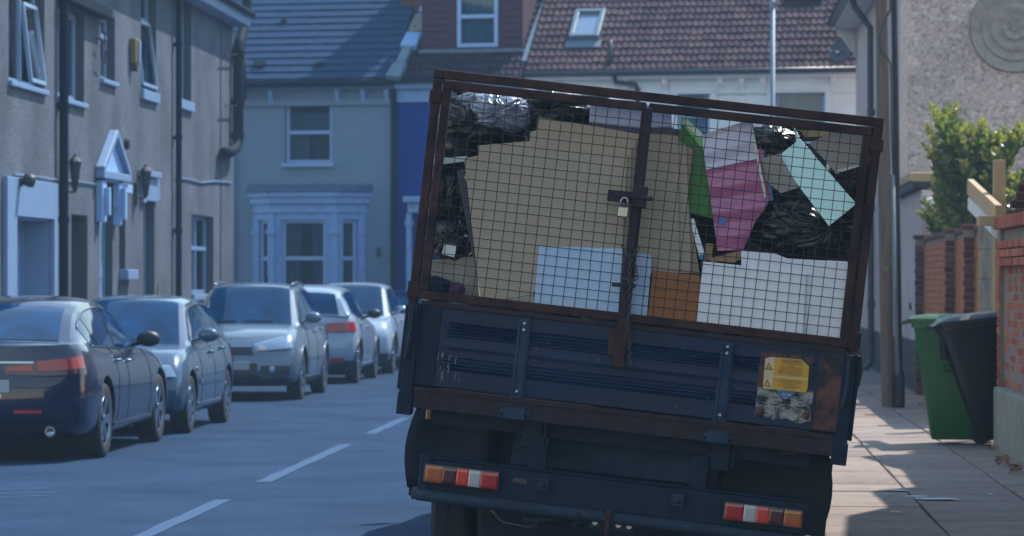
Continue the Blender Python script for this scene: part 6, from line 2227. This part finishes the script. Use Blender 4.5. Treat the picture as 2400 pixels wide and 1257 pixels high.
        for yy in (c['ro'], c['ro'] + c['wb']):
            for sx in (-1, 1):
                R_ = c['wr'] + .055
                x0, x1 = sx * (s.W / 2 - .30), sx * (s.W / 2 + .1)
                pts = [Vector((x0, yy + R_ * math.cos(a), c['wr'] + .01 + R_ * math.sin(a))) for a in [R(k * 9 - 0) for k in range(0, 21)]]
                pts += [Vector((x0, yy - R_, .0)), Vector((x0, yy + R_, .0))]
                cut.prism(pts, (x1 - x0, 0, 0))
        cm = bpy.data.meshes.new('cut'); cm.from_pydata([tuple(p) for p in cut.v], [], cut.f)
        b2 = bmesh.new(); b2.from_mesh(cm); bmesh.ops.recalc_face_normals(b2, faces=b2.faces); b2.to_mesh(cm); b2.free()
        cm.materials.append(MATS['car_black'])
        co = bpy.data.objects.new('cut', cm); COL.objects.link(co)
        md = ob.modifiers.new('arch', 'BOOLEAN'); md.object = co; md.operation = 'DIFFERENCE'; md.solver = 'EXACT'
        try: md.material_mode = 'TRANSFER'
        except Exception: pass
        bpy.context.view_layer.update()
        ev = ob.evaluated_get(bpy.context.evaluated_depsgraph_get())
        me = bpy.data.meshes.new_from_object(ev)
        bpy.data.objects.remove(ob, do_unlink=True); bpy.data.objects.remove(co, do_unlink=True)
        me.polygons.foreach_set('use_smooth', [True] * len(me.polygons))
        me.set_sharp_from_angle(angle=R(32))
        o = bpy.data.objects.new('body', me); COL.objects.link(o); o.parent = s.t; ORG[o.name] = Vector()
        s.bodyo = o

    # ---------------- greenhouse
    def cabin(s):
        c = s.c
        P = c['roof']          # (y, z, half width) from rear to front
        S_ = list(range(len(P)))
        fy, fz, fh = (pchip(S_, [p[k] for p in P]) for k in range(3))
        s.fy, s.fz, s.fh = fy, fz, fh
        N = len(P) - 1
        nb_ = c['roofseg']     # indexes: rear glass base, rear glass top, windscreen top, windscreen base
        def top(q, u):
            y, z, h = fy(q), fz(q), fh(q)
            fr = min(max((q - nb_[2]) / (nb_[3] - nb_[2]), 0), 1)
            rr_ = min(max((nb_[1] - q) / max(nb_[1] - nb_[0], .01), 0), 1)
            k = u * u
            y2 = y - .16 * fr * k + .10 * rr_ * k
            roofness = 1 - max(fr, rr_)
            z2 = z - (.035 * k + .03 * k ** 4) * (.35 + .65 * roofness)
            return Vector((h * u, y2, z2))
        s.top = top
        g = MB()
        nu, nv = 44, 16
        g.grid(lambda i, j: top(N * i, -1 + 2 * j), nu, nv)
        wbelt = .868 * s.W / 2
        def edge(q, sx):
            return top(q, sx)
        def sidept(q, sx, f):
            e = edge(q, sx)
            b = Vector((sx * min(wbelt, s.sidex_deck(e.y)), e.y, s.ztop(e.y) - .015))
            p = b.lerp(e, f)
            p.x += sx * .018 * math.sin(math.pi * min(f, 1)) * min(1, max(0, (e.z - b.z) / .3))
            return p
        for sx in (-1, 1):
            g.grid(lambda i, j: sidept(N * i, sx, j), nu, 8)
        o = g.build('cabin', c['paint'], s.t, smooth=True, autosmooth=50)
        s.cab = o
        # side windows
        qs = np.linspace(0, N, 160)
        ys = np.array([edge(q, 1).y for q in qs])
        order = np.argsort(ys)
        def q_of(y): return float(np.interp(y, ys[order], qs[order]))
        def sp(sx, y, z):
            q = q_of(y)
            e, b = edge(q, sx), sidept(q, sx, 0)
            f = (z - b.z) / max(e.z - b.z, .02)
            p = sidept(q, sx, f)
            return p
        gap = c.get('wgap', .055)
        for sx in (-1, 1):
            for wi, (y0, y1) in enumerate(c['swin']):
                g = MB()
                def f(i, j):
                    y = y0 + (y1 - y0) * i
                    e = edge(q_of(y), sx)
                    lo = s.ztop(y) + .025
                    hi = max(lo + .004, e.z - gap)
                    p = sp(sx, y, lo + (hi - lo) * j)
                    p.x += sx * .006
                    return p
                g.grid(f, 16, 5, skirt=(-sx * .012, 0, 0))
                g.build('side_window', 'car_glass', o, smooth=True, autosmooth=40)
            # drip rail trim
            pts = []
            for y in np.linspace(c['swin'][0][0], c['swin'][-1][1], 24):
                e = edge(q_of(float(y)), sx)
                p = sp(sx, float(y), max(s.ztop(float(y)) + .03, e.z - gap + .012)); p.x += sx * .008
                pts.append(p)
            g = MB(); g.tube(pts, .008, 5); g.build('window_trim', c.get('trim', 'car_black'), o, smooth=True)
            pts = [sp(sx, float(y), s.ztop(float(y)) + .016) + Vector((sx * .008, 0, 0)) for y in np.linspace(c['swin'][0][0], c['swin'][-1][1], 24)]
            g = MB(); g.tube(pts, .009, 5); g.build('waist_trim', c.get('trim', 'car_black'), o, smooth=True)
        def screen(q0, q1, um, name):
            g = MB()
            def f(i, j):
                q = q0 + (q1 - q0) * j
                u = -um + 2 * um * i
                p = top(q, u)
                a = top(q + .02, u) - top(q - .02, u); b = top(q, u + .02) - top(q, u - .02)
                n = a.cross(b).normalized()
                if n.z < 0: n = -n
                return p + n * .007
            g.grid(f, 20, 10)
            return g.build(name, 'car_glass', o, smooth=True)
        screen(nb_[2] + .06, nb_[3] - .05, .90, 'windscreen')
        screen(nb_[0] + c.get('rg0', .06), nb_[1] - .06, .86, 'rear_window')
        # wipers along the windscreen foot
        if c.get('face'):
            g = MB()
            for u0 in (-.55, .15):
                pts = [top(nb_[3] - .10, u0 + .55 * k) + Vector((0, .01, .02)) for k in (0, .5, 1)]
                g.tube(pts, .008, 5)
            g.build('wiper', 'car_black', o)

    def sidex_deck(s, y):
        return s.wf(1.0) * s.W / 2 * 1.0

    def wheels(s):
        c = s.c
        r_, w_ = c['wr'], .20
        for yy in (c['ro'], c['ro'] + c['wb']):
            for sx in (-1, 1):
                xo = sx * (s.W / 2 - .115)
                hub = MB(); hub.lathe([(0, 0), (r_ * .55, 0), (r_ * .62, sx * .08), (r_ * .62, -sx * .09)], (xo, yy, r_), axis=(1, 0, 0), n=32)
                h = hub.build('wheel', 'car_black', s.t, smooth=True, autosmooth=40)
                ty = MB(); hw = w_ / 2
                ty.lathe([(r_ * .66, -hw * .9), (r_ * .82, -hw), (r_ * .95, -hw * .93), (r_, -hw * .7), (r_, hw * .7), (r_ * .95, hw * .93), (r_ * .82, hw), (r_ * .66, hw * .9)], (xo, yy, r_), axis=(1, 0, 0), n=40)
                ty.build('tyre', 'rubber', h, smooth=True, autosmooth=45)
                rim = MB()
                rim.lathe([(r_ * .60, sx * hw * .82), (r_ * .67, sx * hw * .93), (r_ * .68, sx * hw * .86), (r_ * .62, sx * hw * .5)], (xo, yy, r_), axis=(1, 0, 0), n=40)
                ns = c.get('spokes', 5)
                for k in range(ns):
                    for dd in ((-.14, .14) if c.get('twin', True) else (0,)):
                        a = 2 * math.pi * k / ns + dd * .9
                        a2 = 2 * math.pi * k / ns + dd * .5
                        p0 = Vector((xo + sx * hw * .72, yy + math.cos(a2) * r_ * .12, r_ + math.sin(a2) * r_ * .12))
                        p1 = Vector((xo + sx * hw * .80, yy + math.cos(a) * r_ * .64, r_ + math.sin(a) * r_ * .64))
                        rim.bar(p0, p1, .045 if c.get('twin', True) else .07, .02, up=(1, 0, 0))
                rim.lathe([(0, sx * hw * .86), (r_ * .14, sx * hw * .84), (r_ * .17, sx * hw * .6)], (xo, yy, r_), axis=(1, 0, 0), n=20)
                rim.build('rim', 'alloy', h, smooth=True, autosmooth=40)

    def seams(s):
        c = s.c
        for sx in (-1, 1):
            for y in c['doors']:
                g = MB()
                pts = []
                for z in np.linspace(.30, s.ztop(y) + .01, 12):
                    yy = y + .05 * math.sin((z - .3) * 2.5)
                    pts.append(Vector((sx * (s.sidex(yy, float(z)) - .001), yy, float(z))))
                g.tube(pts, .0055, 4); g.build('door_gap', 'car_black', s.bodyo)
            for y in c['handles']:
                z = s.ztop(y) - .10
                x = s.sidex(y, z)
                g = MB(); g.tube([(sx * (x - .005), y - .10, z), (sx * (x + .035), y - .07, z), (sx * (x + .035), y + .07, z + .005), (sx * (x - .005), y + .10, z + .005)], .013, 6); g.build('door_handle', c.get('handle', c['paint']), s.bodyo, smooth=True)
            y0, y1 = c['ro'] + c['wr'] + .1, c['ro'] + c['wb'] - c['wr'] - .1
            s.side(sx, y0, y1, .20, .29, 'sill', c.get('sill', c['paint']), s.bodyo, off=.018, nu=14)
            if c.get('mould'):
                s.side(sx, y0, y1, .50, .555, 'side_moulding', c['mould'], s.bodyo, off=.012, nu=14)
            # arch lips
            if c.get('lips'):
                for yy in (c['ro'], c['ro'] + c['wb']):
                    pts = []
                    for a in range(-8, 189, 9):
                        y, z = yy + (c['wr'] + .06) * math.cos(R(a)), c['wr'] + .01 + (c['wr'] + .06) * math.sin(R(a))
                        if z < .2: continue
                        pts.append(Vector((sx * (s.sidex(y, z) + .004), y, z)))
                    g = MB(); g.tube(pts, .016, 6); g.build('arch_lip', c['lips'], s.bodyo, smooth=True)
            # mirrors
            y = c['mirror']
            z = s.ztop(y) + .10
            x = .86 * s.W / 2
            g = MB(); g.tube([(sx * (x - .02), y, z - .06), (sx * (x + .09), y - .02, z - .03)], .022, 8)
            g.lathe([(0, -.055), (.06, -.05), (.088, -.02), (.09, .02), (.075, .05), (.04, .075), (0, .08)], (0, 0, 0), axis=(0, 1, 0), n=16)
            k = 16 * 7
            for v in g.v[-k:]:
                v.x = sx * (x + .15) + v.x * 1.25; v.y += y - .02; v.z = z + v.z * .85
            g.build('wing_mirror', c.get('mirrorm', c['paint']), s.t, smooth=True, autosmooth=60)
        if c.get('noaerial'): return
        g = MB(); rz = s.top(c['roofseg'][1] + .3, 0)
        g.tube([rz + Vector((0, 0, -.01)), rz + Vector((0, -.06, .16))], .006, 5); g.build('aerial', 'car_black', s.cab)

    def plate(s, front, z, text=None):
        y = s.L if front else 0
        sg = 1 if front else -1
        p, d = s.hit(0, s.L - .75 if front else .75, 0, sg, z)
        g = MB(); g.box(-.26, .26, min(p.y, p.y + sg * .02), max(p.y, p.y + sg * .02) , z - .055, z + .055)
        pl = g.build('number_plate', 'plate', s.t, bevel=.004)

    def place(s, x, y, facing_us, yaw=0):
        """x,y: street position of the rear axle centre"""
        ro = s.c['ro']
        if facing_us:
            s.t.rotation_euler = (0, 0, math.pi + yaw)
            off = Matrix.Rotation(math.pi + yaw, 4, 'Z') @ Vector((0, ro, 0))
        else:
            s.t.rotation_euler = (0, 0, yaw)
            off = Matrix.Rotation(yaw, 4, 'Z') @ Vector((0, ro, 0))
        s.t.location = (x - off.x, y - off.y, .001)

# --- 1: navy saloon seen from behind
c1 = dict(L=4.86, W=1.84, H=1.45, wb=2.83, ro=1.08, wr=.335, paint='paint_navy',
          deck=([0, .12, .5, 1.0, 1.6, 2.6, 3.3, 3.9, 4.4, 4.7, 4.86], [.98, 1.02, 1.035, .985, .965, .935, .925, .90, .83, .75, .68]),
          tail=(.16, .05, .0, .0, .03, .05, .06), nose=(.14, .03, 0, .03, .10, .22, .34), bowr=.20, bowf=.32,
          roof=[(.42, 1.03, .68), (1.18, 1.34, .57), (1.55, 1.425, .555), (2.1, 1.452, .56), (2.65, 1.42, .555), (2.80, 1.385, .56), (3.72, .93, .74)],
          roofseg=(0, 1.25, 4.7, 6), swin=[(.98, 1.24), (1.29, 2.08), (2.15, 3.20)], wgap=.06, rg0=.10,
          doors=(1.62, 2.12, 3.28), handles=(1.78, 2.32), mirror=3.05, mirrorm='car_black', sill='paint_navy', trim='chrome', handle='chrome', spokes=5, noaerial=True)
a = Car('parked_car', 'dark navy saloon seen from behind, nearest of the parked cars', c1)
a.body(); a.cabin(); a.wheels(); a.seams()
for sx in (-1, 1):
    A = (lambda v: sx * v)
    zl, zh = (lambda i: .775 - .05 * math.sin(i * 2.0) + .055 * i), (lambda i: .845 + .10 * i - .02 * i * i)
    o = a.radial(False, A(16), A(60), zl, zh, 'tail_light', 'lens_dark', off=.010)
    a.radial(False, A(36), A(62), (lambda i: .80 + .025 * i), (lambda i: .885 + .045 * i), 'brake_lens', 'lens_red', o, off=.018)
    a.radial(False, A(18), A(33), (lambda i: .80), (lambda i: .835 + .02 * i), 'inner_lens', 'lens_red', o, off=.018)
    a.radial(False, A(22), A(37), .435, .462, 'reflector', 'lens_red', off=.012)
a.radial(False, -34, 34, .868, .884, 'boot_chrome', 'chrome', off=.016, nu=20, nv=2)
a.radial(False, -50, 50, .195, .335, 'rear_diffuser', 'car_black', off=.004, nu=20)
a.radial(False, -14, 14, .56, .60, 'badge_bar', 'chrome', off=.008, nu=6, nv=2)
a.radial(False, -42, 42, .655, .662, 'boot_gap', 'car_black', off=.003, nu=20, nv=1)
a.plate(False, .67)
for sx in (-1, 1):
    g = MB(); g.lathe([(.030, 0), (.047, 0), (.05, -.12), (.04, -.12), (.034, 0), (.0, -.02)], (sx * .60, .075, .275), axis=(0, -1, 0), n=18); g.build('exhaust', 'chrome', a.t, smooth=True, autosmooth=50)
g1 = gnd(243, 1072)
XC = gnd(243, 1072).x + .04
a.place(XC - c1['W'] / 2 + .0, g1.y, False)

# --- 2: pale blue hatchback facing us, mostly behind the saloon
c2 = dict(L=4.10, W=1.70, H=1.43, wb=2.50, ro=.80, wr=.30, paint='paint_paleblue',
          deck=([0, .12, .5, 1.2, 2.0, 2.8, 3.3, 3.75, 4.0, 4.1], [.95, .97, .96, .94, .915, .90, .87, .80, .72, .66]),
          roof=[(.12, .96, .68), (.45, 1.30, .57), (.85, 1.41, .55), (1.5, 1.435, .555), (2.0, 1.40, .55), (2.15, 1.37, .55), (3.00, .89, .70)],
          roofseg=(0, 1.2, 4.7, 6), swin=[(.55, .95), (1.0, 1.72), (1.80, 2.62)], doors=(1.0, 1.76, 2.68), handles=(1.18, 1.95), mirror=2.50,
          sill='paint_paleblue', mould='paint_paleblue', face=True, spokes=7, twin=False, bowf=.25)
a = Car('parked_car', 'pale blue hatchback parked nose to nose with the navy saloon', c2)
a.body(); a.cabin(); a.wheels(); a.seams()
for sx in (-1, 1):
    a.radial(True, sx * 24, sx * 56, .60, .72, 'headlight', 'headlight', off=.01)
    a.radial(False, sx * 38, sx * 66, .66, .88, 'tail_light', 'lens_red', off=.01)
    y = c2['ro'] + c2['wb'] - .42; x = a.sidex(3.05, .66)
    g = MB(); g.lathe([(.022, 0), (.02, .012), (0, .016)], (sx * x, 3.05, .66), axis=(sx, 0, 0), n=12); g.build('side_repeater', 'lens_amber', a.bodyo, smooth=True)
a.radial(True, -20, 20, .60, .69, 'grille', 'car_black', off=.006)
a.radial(True, -30, 30, .30, .42, 'lower_grille', 'car_black', off=.006)
a.plate(True, .48)
a.place(XC - c2['W'] / 2 + .02, gnd(522, 990).y, True)

# --- 3: silver crossover facing us
c3 = dict(L=4.14, W=1.755, H=1.56, wb=2.50, ro=.76, wr=.325, paint='paint_silver',
          deck=([0, .12, .5, 1.2, 2.0, 2.7, 3.1, 3.6, 3.9, 4.14], [1.02, 1.04, 1.03, 1.01, .99, .985, .97, .90, .83, .74]),
          roof=[(.12, 1.03, .70), (.42, 1.42, .60), (.75, 1.53, .575), (1.4, 1.565, .575), (1.95, 1.535, .575), (2.10, 1.505, .58), (2.95, .975, .72)],
          roofseg=(0, 1.2, 4.7, 6), swin=[(.52, .92), (.98, 1.65), (1.72, 2.62)], doors=(.98, 1.68, 2.66), handles=(1.12, 1.86), mirror=2.52,
          sill='car_trim', lips='paint_silver', face=True, spokes=5, bowf=.22, nose=(.10, .02, 0, .02, .05, .12, .24))
a = Car('parked_car', 'silver crossover with raised nose facing the camera', c3)
a.body(); a.cabin(); a.wheels(); a.seams()
for sx in (-1, 1):
    o = a.radial(True, sx * 27, sx * 60, (lambda i: .655 + .05 * i), (lambda i: .755 + .10 * i), 'headlight', 'headlight', off=.010)
    a.radial(True, sx * 30, sx * 37, .675, .735, 'indicator', 'lens_clear', o, off=.016)
    o = a.radial(True, sx * 30, sx * 52, .36, .47, 'fog_recess', 'car_black', off=.006)
    p, d = a.hit(0, c3['L'] - .75, math.sin(R(sx * 39)), math.cos(R(39)), .415)
    g = MB(); g.lathe([(.05, 0), (.045, .014), (0, .018)], p + d * .006, axis=d, n=16); g.build('fog_lamp', 'headlight', o, smooth=True)
    a.radial(False, sx * 40, sx * 66, .75, .98, 'tail_light', 'lens_red', off=.01)
a.radial(True, -24, 24, .605, .715, 'grille', 'car_black', off=.008, nu=18)
a.radial(True, -26, 26, .715, .735, 'grille_chrome', 'chrome', off=.014, nu=18, nv=2)
a.radial(True, -27, 27, .30, .50, 'lower_grille', 'car_black', off=.006, nu=18)
a.radial(True, -60, 60, .20, .285, 'skid_plate', 'car_trim', off=.014, nu=26)
a.plate(True, .47)
for sx in (-1, 1):
    pts = [a.top(1 + .9 + k * .45, sx * .93) + Vector((0, 0, .045)) for k in range(6)]
    g = MB(); g.tube(pts, .016, 8); g.build('roof_rail', 'alloy', a.cab, smooth=True)
a.place(XC - c3['W'] / 2 - .02, gnd(757, 921).y, True)

# --- 4: pearl hatchback seen from behind
c4 = dict(L=4.05, W=1.76, H=1.53, wb=2.60, ro=.66, wr=.315, paint='paint_pearl',
          deck=([0, .12, .5, 1.2, 2.0, 2.8, 3.2, 3.6, 3.9, 4.05], [1.02, 1.06, 1.08, 1.02, .97, .95, .93, .86, .77, .70]),
          roof=[(.16, 1.06, .70), (.42, 1.38, .60), (.70, 1.49, .57), (1.3, 1.53, .57), (1.9, 1.50, .57), (2.05, 1.47, .57), (2.95, .94, .72)],
          roofseg=(0, 1.25, 4.7, 6), swin=[(.60, .98), (1.03, 1.75), (1.82, 2.62)], doors=(1.0, 1.78, 2.66), handles=(1.15, 1.98), mirror=2.52, mirrorm='car_black',
          sill='paint_pearl', lips='car_trim', spokes=5, bowr=.24, tail=(.12, .03, 0, .02, .06, .10, .16))
a = Car('parked_car', 'pearly white hatchback seen from behind, with red tail light', c4)
a.body(); a.cabin(); a.wheels(); a.seams()
for sx in (-1, 1):
    a.radial(False, sx * 34, sx * 66, (lambda i: .80 + .02 * i), (lambda i: .93 + .07 * i - .05 * i * i), 'tail_light', 'lens_red', off=.016)
    a.radial(False, sx * 36, sx * 46, .34, .40, 'fog_reflector', 'lens_red', off=.012)
a.radial(False, -60, 60, .20, .36, 'rear_valance', 'car_trim', off=.006, nu=24)
a.plate(False, .60)
a.place(XC - c4['W'] / 2 - .02, gnd(838, 898).y, False)

# --- 5: white crossover facing us
c5 = dict(c3, L=4.13, W=1.765, H=1.57, paint='paint_white', sill='car_trim', lips='car_trim', mirrorm='chrome', spokes=5, twin=False)
a = Car('parked_car', 'white crossover facing the camera, half hidden by the cage', c5)
a.body(); a.cabin(); a.wheels(); a.seams()
for sx in (-1, 1):
    a.radial(True, sx * 20, sx * 50, (lambda i: .74 + .05 * i), (lambda i: .78 + .09 * i), 'headlight', 'car_black', off=.012)
    o = a.radial(True, sx * 34, sx * 48, .47, .60, 'fog_recess', 'car_black', off=.006)
    p, d = a.hit(0, c5['L'] - .75, math.sin(R(sx * 40)), math.cos(R(40)), .54)
    g = MB(); g.lathe([(.06, 0), (.05, .02), (0, .024)], p + d * .006, axis=d, n=16); g.build('round_lamp', 'headlight', o, smooth=True)
a.radial(True, -22, 22, .62, .74, 'grille', 'car_black', off=.008, nu=18)
a.radial(True, -60, 60, .20, .36, 'front_skirt', 'car_trim', off=.012, nu=26)
a.plate(True, .42)
yb5 = gnd(838, 898).y - c4['ro'] + c4['L'] + .9 + c5['L']
a.place(XC - c5['W'] / 2 + .02, yb5 - c5['ro'], True)

# --- 6: blue car beyond
c6 = dict(c2, L=4.2, paint='paint_blue', H=1.46)
a = Car('parked_car', 'blue car farthest along the kerb, only its roof showing', c6)
a.body(); a.cabin(); a.wheels(); a.seams()
a.place(XC - c6['W'] / 2 + .25, yb5 + .8 + 3.4, True)

# ================================================================== HAZE
hz = MB(); hz.box(-151, 151, -61, 201, -1.2, 12.5)  # added volume that tints the street blue and lifts its darks
hm = bpy.data.materials.new('haze')
hm.use_nodes = True
hm.node_tree.nodes.remove(hm.node_tree.nodes['Principled BSDF'])
pv = hm.node_tree.nodes.new('ShaderNodeVolumePrincipled')
pv.inputs['Color'].default_value = (0.42, 0.68, 1.0, 1)
pv.inputs['Density'].default_value = 0.0011
hm.node_tree.links.new(pv.outputs[0], hm.node_tree.nodes['Material Output'].inputs['Volume'])
MATS['haze'] = hm
o = hz.build('haze', 'haze')
tag(o, 'thin even blue haze added over the street as a veil', 'haze', kind='stuff')
